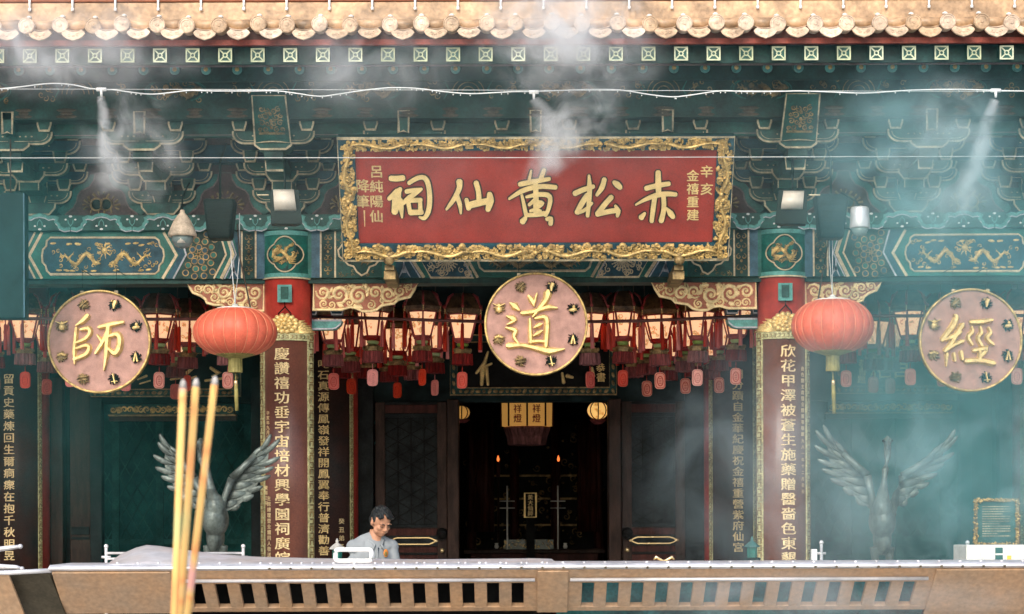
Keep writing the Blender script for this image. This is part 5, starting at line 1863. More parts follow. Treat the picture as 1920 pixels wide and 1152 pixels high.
# ================================================================ MIST PIPE AND WIRES
Y = -2.75; k = SX(Y)
pp = [(-900, 170), (-600, 172), (-300, 168), (-120, 172), (-30, 169), (0, 167), (40, 163), (80, 158), (110, 157), (140, 160), (168, 166), (190, 168), (215, 169), (250, 174), (285, 177), (320, 174), (355, 170), (400, 171), (470, 171), (520, 171), (560, 176), (600, 181), (640, 176), (680, 170), (730, 165), (780, 166), (830, 172), (880, 176), (930, 174), (970, 172), (1001, 172), (1050, 170), (1120, 168), (1170, 170), (1220, 178), (1262, 182), (1300, 178), (1350, 171), (1400, 172), (1450, 172), (1500, 171), (1560, 173), (1620, 175), (1670, 172), (1720, 169), (1800, 168), (1868, 170), (1960, 171), (2150, 168), (2450, 172), (2800, 170)]
sm = []
for i in range(len(pp) - 1):
    p0, p1, p2, p3 = [pp[max(0, min(len(pp) - 1, i + d))] for d in (-1, 0, 1, 2)]
    for j in range(4):
        t = j / 4
        sm.append(tuple(.5 * (2 * b + (c_ - a) * t + (2 * a - 5 * b + 4 * c_ - d) * t * t + (-a + 3 * b - 3 * c_ + d) * t ** 3) for a, b, c_, d in zip(p0, p1, p2, p3)))
sm.append(pp[-1])
root = empty('misting_pipe', W(960, 172, Y), 'thin white wavy misting hose with three spray nozzles strung across under the eaves', 'hose')
mb = MB(); mb.tube([W(a, b, Y) for a, b in sm], .0052, 8, 0); mb.build('hose', ['cable'], root)
mb = MB(); mb.tube([W(-900, 165, Y), W(960, 169.5, Y), W(2800, 174, Y)], .0022, 5, 0); mb.build('support_wire', ['cable'], root)
mb = MB(); rn = random.Random(2)
for a, b in sm[::1]:
    if rn.random() < .45:
        w_ = W(a + rn.uniform(-6, 6), b + 3.2, Y); mb.ell(w_, (.0045, .0045, .007), 0, 6, 5)
mb.build('water_drops', ['white'], root)
for px, py in ((190, 168), (1001, 173), (1867, 170)):
    mb = MB()
    c = W(px, py, Y)
    mb.tube([c + Vector((-9 * k, 0, 0)), c + Vector((9 * k, 0, 0))], .016, 10, 0)
    mb.tube([c, c + Vector((0, 0, -13 * k))], [.013, .010], 10, 0)
    mb.build('nozzle', ['white'], root)
mb = MB()
q = [W(-900, 297, -1.7), W(960, 296, -1.7), W(2800, 291, -1.7)]
mb.tube(q, .0032, 6, 0)
tag(mb.build('steel_wire', ['cable'], None, loc=q[1]), 'thin straight steel wire stretched across in front of the red name board', 'wire')

# ================================================================ CRANES
def crane(hx_, hy_, body, wings, label):
    Y = -.95; k = SX(Y)
    P = lambda p, d=0.0: W(p[0], p[1], Y + d)
    bx, by = body
    root = empty('crane_statue', W(bx, 1160, Y), label, 'statue', 'bronze crane statues before the side bays')
    mb = MB()
    c = P((bx, by))
    mb.ell(c, (25 * k, 40 * k, 34 * k), 0, 20, 14)
    mb.ell(P((bx, by - 22), -.07), (19 * k, 24 * k, 28 * k), 0, 18, 12)
    mb.ell(P((bx, by + 32), .06), (17 * k, 34 * k, 32 * k), 0, 18, 12)
    nk = [P((bx, by - 30), -.10), P((bx - 1 + (hx_ - bx) * .3, by - 58), -.14), P((bx + (hx_ - bx) * .6, by - 96), -.09), P((hx_, hy_ + 30), -.02), P((hx_, hy_ + 4), -.04)]
    mb.tube(nk, [16 * k, 9.5 * k, 7 * k, 6 * k, 7 * k], 14, 0)
    mb.ell(P((hx_, hy_), -.06), (8.5 * k, 14 * k, 8.5 * k), 0, 14, 10)
    mb.ell(P((hx_, hy_ - 7), -.06), (4 * k, 8 * k, 4 * k), 0, 10, 8)
    mb.tube([P((hx_, hy_ + 3), -.12), P((hx_, hy_ + 10), -.26), P((hx_, hy_ + 16), -.42)], [5 * k, 3.4 * k, 1 * k], 8, 0)
    for s in (-1, 1):
        mb.tube([P((bx + s * 14, by + 48), .03), P((bx + s * 13, by + 85), .05), P((bx + s * 12, by + 130), -.02), P((bx + s * 12, by + 178), .0)], [10 * k, 5.5 * k, 4.2 * k, 4.2 * k], 10, 0)
        mb.tube([P((bx + s * 12, by + 176), .02), P((bx + s * 14, by + 180), -.12)], [5 * k, 3 * k], 8, 0)
    o = mb.build('body', ['statue'], root)
    r = o.modifiers.new('r', 'REMESH'); r.mode = 'VOXEL'; r.voxel_size = .009; r.use_smooth_shade = True
    e = MB()
    for s in (-1, 1): e.ell(P((hx_ + s * 7.5, hy_ - 1), -.10), (3 * k, 3 * k, 3 * k), 0, 8, 6)
    e.build('eyes', ['black'], root)
    for side, sh, el, wr, tips in wings:
        w = MB()
        w.tube([P((sh[0], sh[1] + 6), -.0), P(sh, -.03), P(((sh[0] + el[0]) / 2 - side * 1, (sh[1] + el[1]) / 2), -.05), P(el, -.055)], [9 * k, 9.5 * k, 6 * k, 8 * k], 12, 0)
        arm_ = [P(el, -.05), P(((el[0] + wr[0]) / 2, (el[1] + wr[1]) / 2), -.045), P(wr, -.03)]
        w.tube(arm_, [8 * k, 6.5 * k, 5.5 * k], 12, 0)
        nT = len(tips)
        web = [sh, el, wr]
        for i, t in enumerate(tips):
            fr = i / (nT - 1)
            if fr < .5: r0 = (wr[0] + (el[0] - wr[0]) * fr * 2, wr[1] + (el[1] - wr[1]) * fr * 2)
            else: r0 = (el[0] + (sh[0] - el[0]) * (fr - .5) * 1.7, el[1] + (sh[1] - el[1]) * (fr - .5) * 1.7)
            g_ = .60 + .22 * fr
            web.append((r0[0] + (t[0] - r0[0]) * g_ + side * 1, r0[1] + (t[1] - r0[1]) * g_ + 2))
        w.prism([XZ(a_, b_, Y) for a_, b_ in web], -.018, .0, plane(Y + .004), 0)
        for i, t in enumerate(tips):
            fr = i / (nT - 1)
            # roots run from the wrist back towards the shoulder
            if fr < .5: r0 = (wr[0] + (el[0] - wr[0]) * fr * 2, wr[1] + (el[1] - wr[1]) * fr * 2)
            else: r0 = (el[0] + (sh[0] - el[0]) * (fr - .5) * 1.7, el[1] + (sh[1] - el[1]) * (fr - .5) * 1.7)
            def at(q, sag=0.0): return (r0[0] + (t[0] - r0[0]) * q + side * sag, r0[1] + (t[1] - r0[1]) * q + sag * 1.6)
            d = .003 * i
            wd = (5.4 + 1.0 * fr) * k
            st = .30 + .12 * fr
            w.tube([P(at(st, 1.5), d + .004), P(at((st + 1) / 2, 2.2), d - .006), P(at(.86, 1.2), d - .004), P(at(.96, .4), d), P(t, d + .002)], [(1.5 * k, wd * .7), (3.2 * k, wd), (2.8 * k, wd * .82), (2.2 * k, wd * .5), (.8 * k, wd * .12)], 10, 0)
            w.tube([P(at(.06), d - .008), P(at(.45, 1.8), d - .012), P(at(.9, .8), d - .006)], [1.5 * k, 1.3 * k, .5 * k], 6, 0)
        for i in range(nT - 1):          # shorter coverts fill the web
            a, b = tips[i], tips[i + 1]
            fr = (i + .5) / (nT - 1)
            if fr < .5: r0 = (wr[0] + (el[0] - wr[0]) * fr * 2, wr[1] + (el[1] - wr[1]) * fr * 2)
            else: r0 = (el[0] + (sh[0] - el[0]) * (fr - .5) * 1.7, el[1] + (sh[1] - el[1]) * (fr - .5) * 1.7)
            t = ((a[0] + b[0]) / 2 * .62 + r0[0] * .38, (a[1] + b[1]) / 2 * .62 + r0[1] * .38)
            w.tube([P(r0, .006), P(((r0[0] + t[0]) / 2, (r0[1] + t[1]) / 2), .004), P(t, .008)], [(2.4 * k, 7 * k), (2.4 * k, 8 * k), (1 * k, 4 * k)], 10, 0)
        w.build('wing', ['statue'], root)
    pd = MB()
    z0 = W(bx, 1165, Y).z
    pd.lathe([(.36, 0), (.36, .1), (.28, .14), (.27, z0 - .12), (.34, z0 - .05), (.34, z0)], (c.x, Y, .0), 8, 0, smooth=False, rot=PI / 8)
    po = pd.build('pedestal', ['stonelt'], None, loc=(c.x, Y, 0))
    return root, po
_, po = crane(376, 832, (404, 975), [
    (-1, (393, 958), (364, 897), (330, 852), [(299, 813), (296, 829), (287, 853), (291, 876), (302, 893), (313, 912), (336, 930), (360, 945)]),
    (1, (409, 968), (435, 897), (478, 855), [(508, 814), (525, 823), (525, 857), (514, 876), (508, 892), (493, 912), (476, 928), (450, 945)])], 'grey bronze crane with raised wings behind the three incense sticks')
tag(po, 'pale stone pedestal under the left bronze crane', 'pedestal', 'stone pedestals under the cranes')
_, po = crane(1664, 828, (1654, 978), [
    (-1, (1640, 960), (1626, 892), (1580, 850), [(1544, 797), (1529, 807), (1527, 835), (1533, 861), (1540, 879), (1556, 897), (1580, 915), (1606, 934)]),
    (1, (1672, 958), (1692, 893), (1748, 858), [(1791, 805), (1795, 818), (1789, 849), (1770, 870), (1757, 888), (1742, 905), (1722, 920), (1700, 938)])], 'hazy bronze crane with raised wings right of the right column')
tag(po, 'pale stone pedestal under the right bronze crane', 'pedestal', 'stone pedestals under the cranes')
# ================================================================ RAILS, PAGODA LAMPS, BOARDS
def rail(pxa, pxb, yt, Y, label, bars=(.045, .095, .5)):
    a, b = W(pxa, yt, Y), W(pxb, yt, Y)
    root = empty('steel_railing', (a.x, Y, 0), label, 'railing', 'low steel railings round the cranes')
    k = SX(Y)
    for p in (a, b):
        mb = MB(); mb.tube([(p.x, Y, .0), (p.x, Y, p.z)], .014, 10, 0); mb.ell((p.x, Y, p.z + .016), (.02, .02, .02), 0, 10, 8)
        mb.tube([(p.x - .04, Y, p.z - .08), (p.x + .04, Y, p.z - .08)], .012, 8, 0)
        mb.build('post', ['steel'], root)
    mb = MB()
    for dz in bars: mb.tube([(a.x, Y, a.z - dz), (b.x, Y, b.z - dz)], .011, 8, 0)
    mb.build('rail_bar', ['steel'], root)
rail(199, 456, 1028, -2.0, 'low steel railing with two bars behind the incense sticks')
rail(1540, 1814, 1021, -2.0, 'low steel railing standing in haze before the right crane', (.22, .30, .6))
def pagoda(px, py, label):
    Y = -2.4; k = SX(Y); c = W(px, py, Y)
    root = empty('pagoda_lamp', (c.x, Y, 0), label, 'stone lantern', 'small pagoda lanterns by the columns')
    mb = MB(); mb.lathe([(.07, 0), (.06, c.z - .22), (.075, c.z - .20), (.075, c.z - .175)], (c.x, Y, 0), 6, 0, smooth=False); mb.build('pillar', ['stonelt' if px < 900 else 'housing'], root, .004)
    mb = MB(); mb.lathe([(.042, c.z - .175), (.045, c.z - .085)], (c.x, Y, 0), 6, 0, smooth=False); mb.build('lamp_box', ['green2'], root)
    mb = MB(); mb.lathe([(.068, c.z - .085), (.064, c.z - .072), (.035, c.z - .045), (.012, c.z - .03), (.014, c.z - .015), (.005, c.z + .01)], (c.x, Y, 0), 6, 0, smooth=False); mb.build('roof', ['stonelt' if px < 900 else 'boardteal'], root)
pagoda(632, 1012, 'small stone pagoda lantern with a pale roof left of the man')
pagoda(1410, 1008, 'small teal pagoda lantern at the foot of the right column')
# white post
mb = MB(); a = W(1527, 1030, -2.2)
mb.box(a.x - .025, a.x + .025, -2.2, -2.14, 0, a.z, 0)
tag(mb.build('white_post', ['white'], None, .006, loc=(a.x, -2.2, 0)), 'short white post at the foot of the right column', 'post')
# notice board in a gilt frame
Y = -.6; k = SX(Y)
p, q = W(1829, 1021, Y), W(1907, 938, Y)
root = empty('notice_board', ((p.x + q.x) / 2, Y, 0), 'teal notice board in a carved gold frame at the right edge under the 經 plaque', 'notice board')
mb = MB(); mb.box(p.x, q.x, Y, Y + .04, p.z, q.z, 0); mb.build('panel', ['boardteal'], root)
g = MB(); rn = random.Random(6); f = plane(Y)
g.ribbon([(p.x, p.z), (q.x, p.z), (q.x, q.z), (p.x, q.z)], 6 * k, f, 0, .02, 1, closed=True)
for i in range(150):
    s = rn.randrange(4); t = rn.random()
    u = p.x + (q.x - p.x) * t if s < 2 else (p.x if s == 2 else q.x)
    v = (p.z if s == 0 else q.z) if s < 2 else p.z + (q.z - p.z) * t
    g.blob(u + rn.uniform(-4, 4) * k, v + rn.uniform(-3, 3) * k, rn.uniform(1.5, 4) * k, rn.uniform(1.2, 2.2) * k, rn.uniform(0, 3), f, .01, .03, 0, 6)
g.build('frame', ['gold', 'golddull'], root)
g = MB()
for i in range(13):
    z = q.z - (12 + i * 4.6) * k
    x = p.x + 13 * k
    end = q.x - (13 + (rn.uniform(0, 30) if i % 4 == 3 else 0)) * k
    while x < end:
        w = rn.uniform(2, 5) * k
        g.ribbon([(x, z), (min(end, x + w), z)], 1.5 * k, f, 0, .003, 0); x += w + 1.2 * k
g.build('text_lines', ['dimcream'], root)
mb = MB()
for x in (p.x + .05, q.x - .05): mb.box(x - .02, x + .02, Y + .02, Y + .05, .07, p.z, 0)
mb.build('leg', ['wood'], root)
# white cabinet with a dark slot at the right edge
Y = -3.0; k = SX(Y)
p, q = W(1812, 1075, Y), W(1990, 1022, Y)
root = empty('white_cabinet', (p.x, Y, 0), 'white cabinet with a dark slot and a yellow label at the right edge', 'cabinet')
mb = MB(); mb.box(p.x, q.x, Y, Y + .5, .0, q.z, 0); mb.build('body', ['offwhite'], root, .006)
a, b = W(1866, 1052, Y), W(1880, 1027, Y)
mb = MB(); mb.box(a.x, b.x, Y - .006, Y + .01, a.z, b.z, 0); mb.ribbon([(a.x, (a.z + b.z) / 2), (b.x, (a.z + b.z) / 2)], .014, plane(Y - .006), 0, .004, 1); mb.build('slot_window', ['boardteal', 'offwhite'], root)
a, b = W(1888, 1056, Y), W(1896, 1042, Y)
mb = MB(); mb.box(a.x, b.x, Y - .004, Y + .01, a.z, b.z, 0); mb.build('label', ['yellow'], root)

# ================================================================ INTERIOR of the middle bay
def paper_lantern(px, py, w, h, Y, chars, label):
    k = SX(Y); c = W(px, py, Y)
    root = empty('paper_lantern', c, label, 'lantern', 'paper lanterns hanging inside the hall')
    mb = MB(); r = w / 2 * k
    mb.lathe([(r * .98, -h / 2 * k), (r, h / 2 * k)], c, 8, 0, smooth=False, rot=0); mb.build('paper_shade', ['lityellow'], root)
    mb = MB()
    for i in range(8):
        t = i * PI / 4
        mb.tube([(c.x + r * 1.01 * math.cos(t), c.y + r * 1.01 * math.sin(t), c.z - h * .52 * k), (c.x + r * 1.01 * math.cos(t), c.y + r * 1.01 * math.sin(t), c.z + h * .55 * k)], .014, 6, 0)
    mb.lathe([(r * .9, -h * .52 * k), (r * .92, -h * .58 * k), (r * .8, -h * .95 * k), (r * .75, -h * 1.3 * k), (r * .6, -h * 1.32 * k)], c, 8, 1, smooth=False, rot=0)
    mb.tube([c + Vector((0, 0, h * .5 * k)), (c.x, c.y, 4.9)], .01, 6, 0)
    mb.build('frame', ['woodred', 'fringe'], root)
    t = MB()
    for s in (-1, 1):
        ang = s * R(22.5)
        f = lambda u, v, q, ang=ang: (c.x + (r * .94 + q) * math.sin(ang) + u * math.cos(ang), c.y - (r * .94 + q) * math.cos(ang) + u * math.sin(ang), v)
        for i, ch in enumerate(chars): glyph(t, ch, 0, c.z + (9 - i * 18) * k, 15 * k, f, .0, .004, 0)
    t.build('red_text', ['lantred'], root)
M['lityellow'] = M['lityellow']
paper_lantern(988, 778, 96, 44, 7.2, '祥燈', 'yellow octagonal paper lantern with red characters inside the dark doorway')
for px, py, r, lab, mt in ((1121, 770, 20, 'glowing round paper lantern at the upper right of the dark doorway', 'litround'), (866, 774, 15, 'round pale lantern half hidden at the upper left of the dark doorway', 'lityellow')):
    Y = 6.0; k = SX(Y); c = W(px, py, Y)
    root = empty('round_lantern', c, lab, 'lantern', 'round lanterns inside the hall')
    mb = MB(); mb.ell(c, (r * k, r * k, r * .85 * k), 0, 18, 12); mb.build('paper_body', [mt], root)
    mb = MB()
    for i in range(8):
        t = 2 * PI * i / 8
        mb.tube([(c.x + r * 1.02 * k * math.cos(t) * math.cos(a), c.y + r * 1.02 * k * math.sin(t) * math.cos(a), c.z + r * .87 * k * math.sin(a)) for a in [(-1.4 + .28 * q) for q in range(11)]], .008, 5, 0)
    mb.tube([c + Vector((0, 0, r * .8 * k)), (c.x, c.y, 4.9)], .008, 6, 0)
    mb.lathe([(.10, -r * .84 * k), (.11, -r * .9 * k), (.05, -r * 1.3 * k)], c, 14, 1)
    mb.build('frame', ['woodred', 'fringe'], root)
def candle(px, py, Y, label):
    c = W(px, py, Y); k = SX(Y)
    root = empty('altar_candle', (c.x, Y, c.z - .25), label, 'candle', 'electric candles on the altar')
    mb = MB(); mb.lathe([(.03, -.25), (.028, -.03)], c, 12, 0); mb.build('candle_stem', ['woodred'], root)
    mb = MB(); mb.lathe([(.008, -.03), (2.6 * k, -.005), (2.2 * k, .02), (.004, .06)], c, 12, 0); mb.build('flame_bulb', ['glow'], root)
    mb = MB(); mb.lathe([(.05, 0), (.04, .04), (.015, .08), (.015, c.z - 1.15)], (c.x, c.y, .90), 12, 0); mb.build('candle_stand', ['wood'], root)
candle(934, 862, 9.6, 'small glowing orange candle at the left inside the dark doorway')
candle(1047, 862, 9.6, 'small glowing orange candle at the right inside the dark doorway')
Y = 9.2; k = SX(Y)
p, q = W(870, 1048, Y), W(1135, 1030, Y)
root = empty('altar_table', (0.3, Y, .14), 'dark altar table far inside the doorway with small pale offerings', 'table')
mb = MB(); mb.box(p.x, q.x, Y, Y + .9, q.z - .06, q.z, 0); mb.box(p.x + .1, q.x - .1, Y + .04, Y + .86, q.z - .3, q.z - .06, 1); mb.build('table_top', ['wood', 'woodred'], root, .008)
for x in (p.x + .12, q.x - .12):
    mb = MB(); mb.box(x - .05, x + .05, Y + .05, Y + .85, .1, q.z - .3, 0); mb.build('leg', ['wood'], root)
mb = MB(); rn = random.Random(12)
a, b = W(945, 1030, Y), W(1038, 1012, Y)
mb.box(a.x, b.x, Y + .1, Y + .14, q.z + .001, b.z, 0)
f = plane(Y + .1)
for i in range(46): mb.blob(rn.uniform(a.x, b.x), rn.uniform(q.z + .02, b.z - .01), rn.uniform(.01, .035), rn.uniform(.006, .02), rn.uniform(0, 3), f, 0, .01, 1 if i % 3 else 2, 6)
o = mb.build('glass_case', ['glassdk', 'dimcream', 'goldbright'], None, loc=((a.x + b.x) / 2, Y + .1, q.z))
tag(o, 'low glass case with pale and gold trinkets on the far altar table', 'glass case')
for px in (931, 1060):
    c = W(px, 1025, Y)
    mb = MB(); mb.lathe([(.02, -.03), (.035, 0), (.02, .03), (.03, .05)], c, 12, 0)
    tag(mb.build('altar_cup', ['offwhite'], None, loc=c), 'tiny white cup at the %s end of the far altar' % ('left' if px < 1000 else 'right'), 'cup', 'cups on the far altar')
Y = 9.0; k = SX(Y)
p, q = W(984, 970, Y), W(1005, 925, Y)
root = empty('spirit_tablet', ((p.x + q.x) / 2, Y, p.z), 'narrow black tablet with gold frame and gold characters deep inside the doorway', 'tablet')
mb = MB(); mb.box(p.x, q.x, Y, Y + .03, p.z, q.z, 0); mb.box((p.x + q.x) / 2 - .06, (p.x + q.x) / 2 + .06, Y, Y + .05, q.z - 1.3, p.z - .002, 0); mb.build('panel', ['black'], root)
f = plane(Y)
mb = MB(); mb.ribbon([(p.x, p.z), (q.x, p.z), (q.x, q.z), (p.x, q.z)], 2.5 * k, f, 0, .01, 0, closed=True); mb.build('frame', ['goldbright'], root)
mb = MB(); column_text(mb, '黃大仙師', (p.x + q.x) / 2, q.z - 8 * k, 10 * k, 9 * k, f, .002, .004, 0); mb.build('gilt_text', ['gilttext'], root)
for px in (951, 1046):
    a, b = W(px, 940, 9.3), W(px, 911, 9.3)
    mb = MB(); mb.tube([(a.x, 9.3, 1.2), b], .012, 8, 0)
    for zz in (a.z + .0, a.z - .1): mb.tube([(a.x - .11, 9.3, zz), (a.x + .11, 9.3, zz)], .008, 6, 0)
    tag(mb.build('candle_rack', ['offwhite'], None, loc=(a.x, 9.3, 1.2)), 'thin pale candle rack %s of the gold framed tablet' % ('left' if px < 1000 else 'right'), 'candle rack', 'candle racks on the altar')

Y = 10.6; k = SX(Y)
p, q = W(872, 1040, Y), W(1134, 790, Y)
root = empty('altar_shrine', ((p.x + q.x) / 2, Y, .14), 'dim carved and gilded altar shrine in the dark depth of the doorway', 'shrine')
mb = MB(); mb.box(p.x, q.x, Y + .2, Y + .3, .14, q.z, 0); mb.build('back_panel', ['black'], root)
mb = MB(); rn = random.Random(41); f = plane(Y)
for x in (p.x + .1, p.x + .75, q.x - .75, q.x - .1):
    mb.lathe([(.07, .14), (.07, q.z)], (x, Y, 0), 12, 1)
mb.build('shrine_post', ['woodred', 'woodred'], root)
mb = MB()
f = plane(Y + .19)
for i in range(150):
    u, v = rn.uniform(p.x, q.x), rn.uniform(1.0, q.z)
    if rn.random() < .5: mb.blob(u, v, rn.uniform(.008, .03), rn.uniform(.008, .022), rn.uniform(0, 3), f, 0, .02, 0, 6)
    else: spiral(mb, u, v, rn.uniform(.03, .07), 1.2, rn.uniform(0, 6), rn.choice((-1, 1)), .02, f, 0, .02, 0)
for z in (2.0, 2.35, 1.6):
    mb.ribbon([(p.x + .2, z), (q.x - .2, z)], .03, f, 0, .03, 0)
mb.build('gilt_carving', ['golddull'], root)
for s_ in (-1, 1):
    mb = MB()
    cx = (p.x + q.x) / 2 + s_ * .62
    pts = [(cx + s_ * .18 * t / 6 + .03 * math.sin(t * 2.2), Y - .5 + .05 * math.cos(t * 2.6)) for t in range(13)]
    v = []
    for x, y in pts: v += [(x, y, 1.5), (x, y, q.z)]
    mb.add(v, [(2 * i, 2 * i + 2, 2 * i + 3, 2 * i + 1) for i in range(12)], 0, True)
    o = mb.build('altar_drape', ['woodred'], root)
    m = o.modifiers.new('s', 'SOLIDIFY'); m.thickness = .01
# ================================================================ FOREGROUND: INCENSE TROUGH
YF = -9.0; kF = SX(YF)
zt_top = XZ(1004, 1069, YF)[1]
SL = .17 / .125                      # how far the face leans back per metre of height
def ff(u, v, w):                     # u = world x, v = height below the upper edge (negative), w = out of the face
    n = math.hypot(1, SL)
    return (u, YF - v * SL - w / n, zt_top + v - w * SL / n)
def fv(y):                           # photo row -> v on the leaning face
    lo, hi = -.4, .1
    dy = (y - HY) + RO * 44
    for _ in range(40):
        m = (lo + hi) / 2
        yy = (CZ - (zt_top + m)) * FX / (YF - m * SL + FD)
        if yy > dy: lo = m
        else: hi = m
    return (lo + hi) / 2
def fu(px, y=1116):
    v = fv(y)
    return (px - 960 - RO * (y - HY)) * (YF - v * SL + FD) / FX
root = empty('incense_trough', (AX, YF, 0), 'long tan metal incense trough with a slotted leaning front and steel top ledge', 'incense burner')
vb = fv(1146)
mb = MB()
def panel(x0, x1, va, vb_, m=0, w=0.0, t=.03):
    mb.prism([(x0, va), (x1, va), (x1, vb_), (x0, vb_)], w - t, w, ff, m)
xl, xr = fu(112), fu(2120)
v0, vs0, vs1 = fv(1069), fv(1093.5), fv(1138)
panel(xl, xr, v0, vs0)
panel(xl, xr, vs1, vb)
slots = [372 + 46.05 * i for i in range(14)] + [1102 + 46.05 * i for i in range(14)]
edge = [(fu(s) - 11.5 * .0029, fu(s) + 11.5 * .0029) for s in slots]
xprev = xl
for a, b in edge:
    panel(xprev, a, vs0 - .0006, vs1 + .0006); xprev = b
panel(xprev, xr, vs0 - .0006, vs1 + .0006)
# deeper end on the right
panel(fu(1742), xr, vb - .0006, fv(1215))
# plain skirt behind
mb.prism([(fu(1742), vb), (fu(1745), vb), (fu(1745), vb - .1), (fu(1742), vb - .1)], -.03, -.001, ff, 0)
mb.build('slotted_front', ['bronze'], root, .003)
for a, b, w_ in ((fu(1007), fu(1065), .012), (xl, fu(330), .010), (fu(1742), xr, .010)):
    mb = MB(); mb.prism([(a, v0), (b, v0), (b, vb), (a, vb)], .0005, w_, ff, 0)
    mb.build('face_plate', ['bronze'], root, .005)
mb = MB()
for a, b in ((338, 1003), (1069, 1740)):
    v = fv(1084)
    mb.tube([ff(fu(a, 1084), v, .012), ff(fu(b, 1084), v, .012)], .0105, 10, 0)
mb.build('rim_bar', ['steel'], root)
mb = MB()
mb.box(fu(345), fu(1040), YF + .60, YF + .62, zt_top - .5, zt_top - .03, 0)
mb.box(fu(330), fu(345), YF + .36, YF + .6, zt_top - .5, zt_top - .03, 0)
mb.box(fu(345), fu(1040), YF + .36, YF + .62, zt_top - .52, zt_top - .5, 0)
mb.build('black_lining', ['black'], root)  # plain black lining behind the left slots
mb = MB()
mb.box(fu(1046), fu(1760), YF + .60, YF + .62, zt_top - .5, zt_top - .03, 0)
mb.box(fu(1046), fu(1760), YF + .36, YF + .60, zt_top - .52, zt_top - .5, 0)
M['lining'] = mat('teal_haze_tint', (.035, .22, .215), .6, var=.5, scale=7, fine=.3)  # smoke haze behind the right slots is put into this lining's colour
mb.build('haze_tint_lining', ['lining'], root)
# rounded steel ledge
mb = MB()
xa, xb = fu(90, 1060), fu(2150, 1060)
def zled(y): return XZ(1004, y, YF - .05)[1]
prof = [(YF + .05, zt_top - .002), (YF - .012, zt_top + .004), (YF - .03, zt_top + .012), (YF - .034, zled(1064)), (YF - .026, zled(1060)), (YF + .0, zled(1057)), (YF + .5, zled(1056)), (YF + .5, zt_top - .02), (YF + .05, zt_top - .02)]
vs = [(x, y, z) for x in (xa, xb) for y, z in prof]
n = len(prof)
mb.add(vs, [(i, (i + 1) % n, n + (i + 1) % n, n + i) for i in range(n)] + [list(range(n))[::-1], [n + i for i in range(n)]], 0, False)
lo = mb.build('ledge', ['steel'], root, .003)
mb = MB()
for i in range(40):
    x = fu(505 + i * 39.4, 1060)
    if x > xb - .1: break
    mb.ell((x, YF + .03, zled(1057) + .004), (.010, .010, .006), 0, 8, 6)
    mb.box(x - .006, x + .006, YF - .037, YF - .02, zt_top + .006, zled(1063), 1)
mb.build('ledge_rivet', ['steel', 'bronzedk'], lo)
mb = MB()
for px in (400, 1036, 1700):
    mb.box(fu(px) - .06, fu(px) + .06, YF + .3, YF + .42, 0, zt_top - .52, 0)
mb.build('leg', ['bronzedk'], root)

# recessed dark corner and the neighbouring bin on the left
mb = MB()
P = lambda x, y, d: W(x, y, YF + d)
q = [P(14, 1079, .05), P(92, 1073, .02), P(124, 1156, .3), P(46, 1156, .33)]
q2 = [p + Vector((0, .4, 0)) for p in q]
mb.add(q + q2, [(3, 2, 1, 0), (4, 5, 6, 7), (0, 1, 5, 4), (1, 2, 6, 5), (2, 3, 7, 6), (3, 0, 4, 7)], 0)
mb.build('corner_panel', ['bronzedk'], root, .004)
root = empty('incense_bin', W(-60, 1160, YF), 'tan metal incense bin at the lower left edge beside the dark corner panel', 'incense burner')
mb = MB()
q = [P(-260, 1082, -.08), P(16, 1078, -.02), P(47, 1156, .2), P(-260, 1156, .16)]
q2 = [p + Vector((0, .03, 0)) for p in q]
mb.add(q + q2, [(3, 2, 1, 0), (4, 5, 6, 7), (0, 1, 5, 4), (1, 2, 6, 5), (2, 3, 7, 6), (3, 0, 4, 7)], 0)
mb.build('front', ['bronze'], root, .004)
mb = MB()
mb.tube([P(-260, 1078, -.07), P(20, 1074, -.02), P(96, 1070, .0)], .013, 10, 0)
mb.build('rim_bar', ['steel'], root)
mb = MB(); mb.box(P(-150, 1100, 0).x, P(-120, 1100, 0).x, YF + .25, YF + .33, 0, P(0, 1156, .2).z, 0); mb.build('leg', ['bronzedk'], root)

# lids
def lid(prof, depth, label, Yl, front_y, mats, extra=None):
    root = empty('trough_cover', W(prof[0][0], front_y, Yl), label, 'cover')
    mb = MB()
    m = 8
    vs = []
    for x, y in prof:
        a = W(x, front_y, Yl)
        b = W(x, y, Yl + depth)
        for j in range(m + 1):
            t = j / m
            vs.append((a.x + (b.x - a.x) * t, a.y + (b.y - a.y) * t, a.z + (b.z - a.z) * math.sin(t * PI / 2)))
    fs = []
    for i in range(len(prof) - 1):
        for j in range(m):
            fs.append((i * (m + 1) + j, (i + 1) * (m + 1) + j, (i + 1) * (m + 1) + j + 1, i * (m + 1) + j + 1))
    mb.add(vs, fs, 0, True)
    o = mb.build('lid_sheet', mats, root)
    s = o.modifiers.new('s', 'SOLIDIFY'); s.thickness = .012
    mb = MB()
    q = [W(x, front_y + 1, Yl - .012) for x, y in prof]
    mb.tube(q, .011, 8, 0)
    for i in range(22):
        t = i / 21; x = prof[0][0] + 18 + (prof[-1][0] - prof[0][0] - 36) * t
        mb.ell(W(x, front_y - 3.5, Yl - .004), (.008, .008, .008), 0, 8, 6)
    mb.build('lid_edge', ['steel'], root)
    return root
M['rusty'] = mat('rust_stained_steel', (.62, .61, .63), .42, .35, var=.3, scale=3.4, bump=.4, col2=(.50, .42, .36), bscale=11, fine=.15, seed=3.0)
rl = lid([(202, 1057), (225, 1040), (255, 1027), (275, 1022), (300, 1024), (340, 1030), (400, 1038), (480, 1044), (600, 1047), (800, 1049), (1000, 1047), (1034, 1048), (1044, 1055)], .55, 'bent stainless steel lid with rust stains and white tube handle on the trough', YF + .06, 1060, ['rusty'])
mb = MB()
hq = []
x0, x1, y0, y1 = 629, 697, 1031, 1052
cr = 6
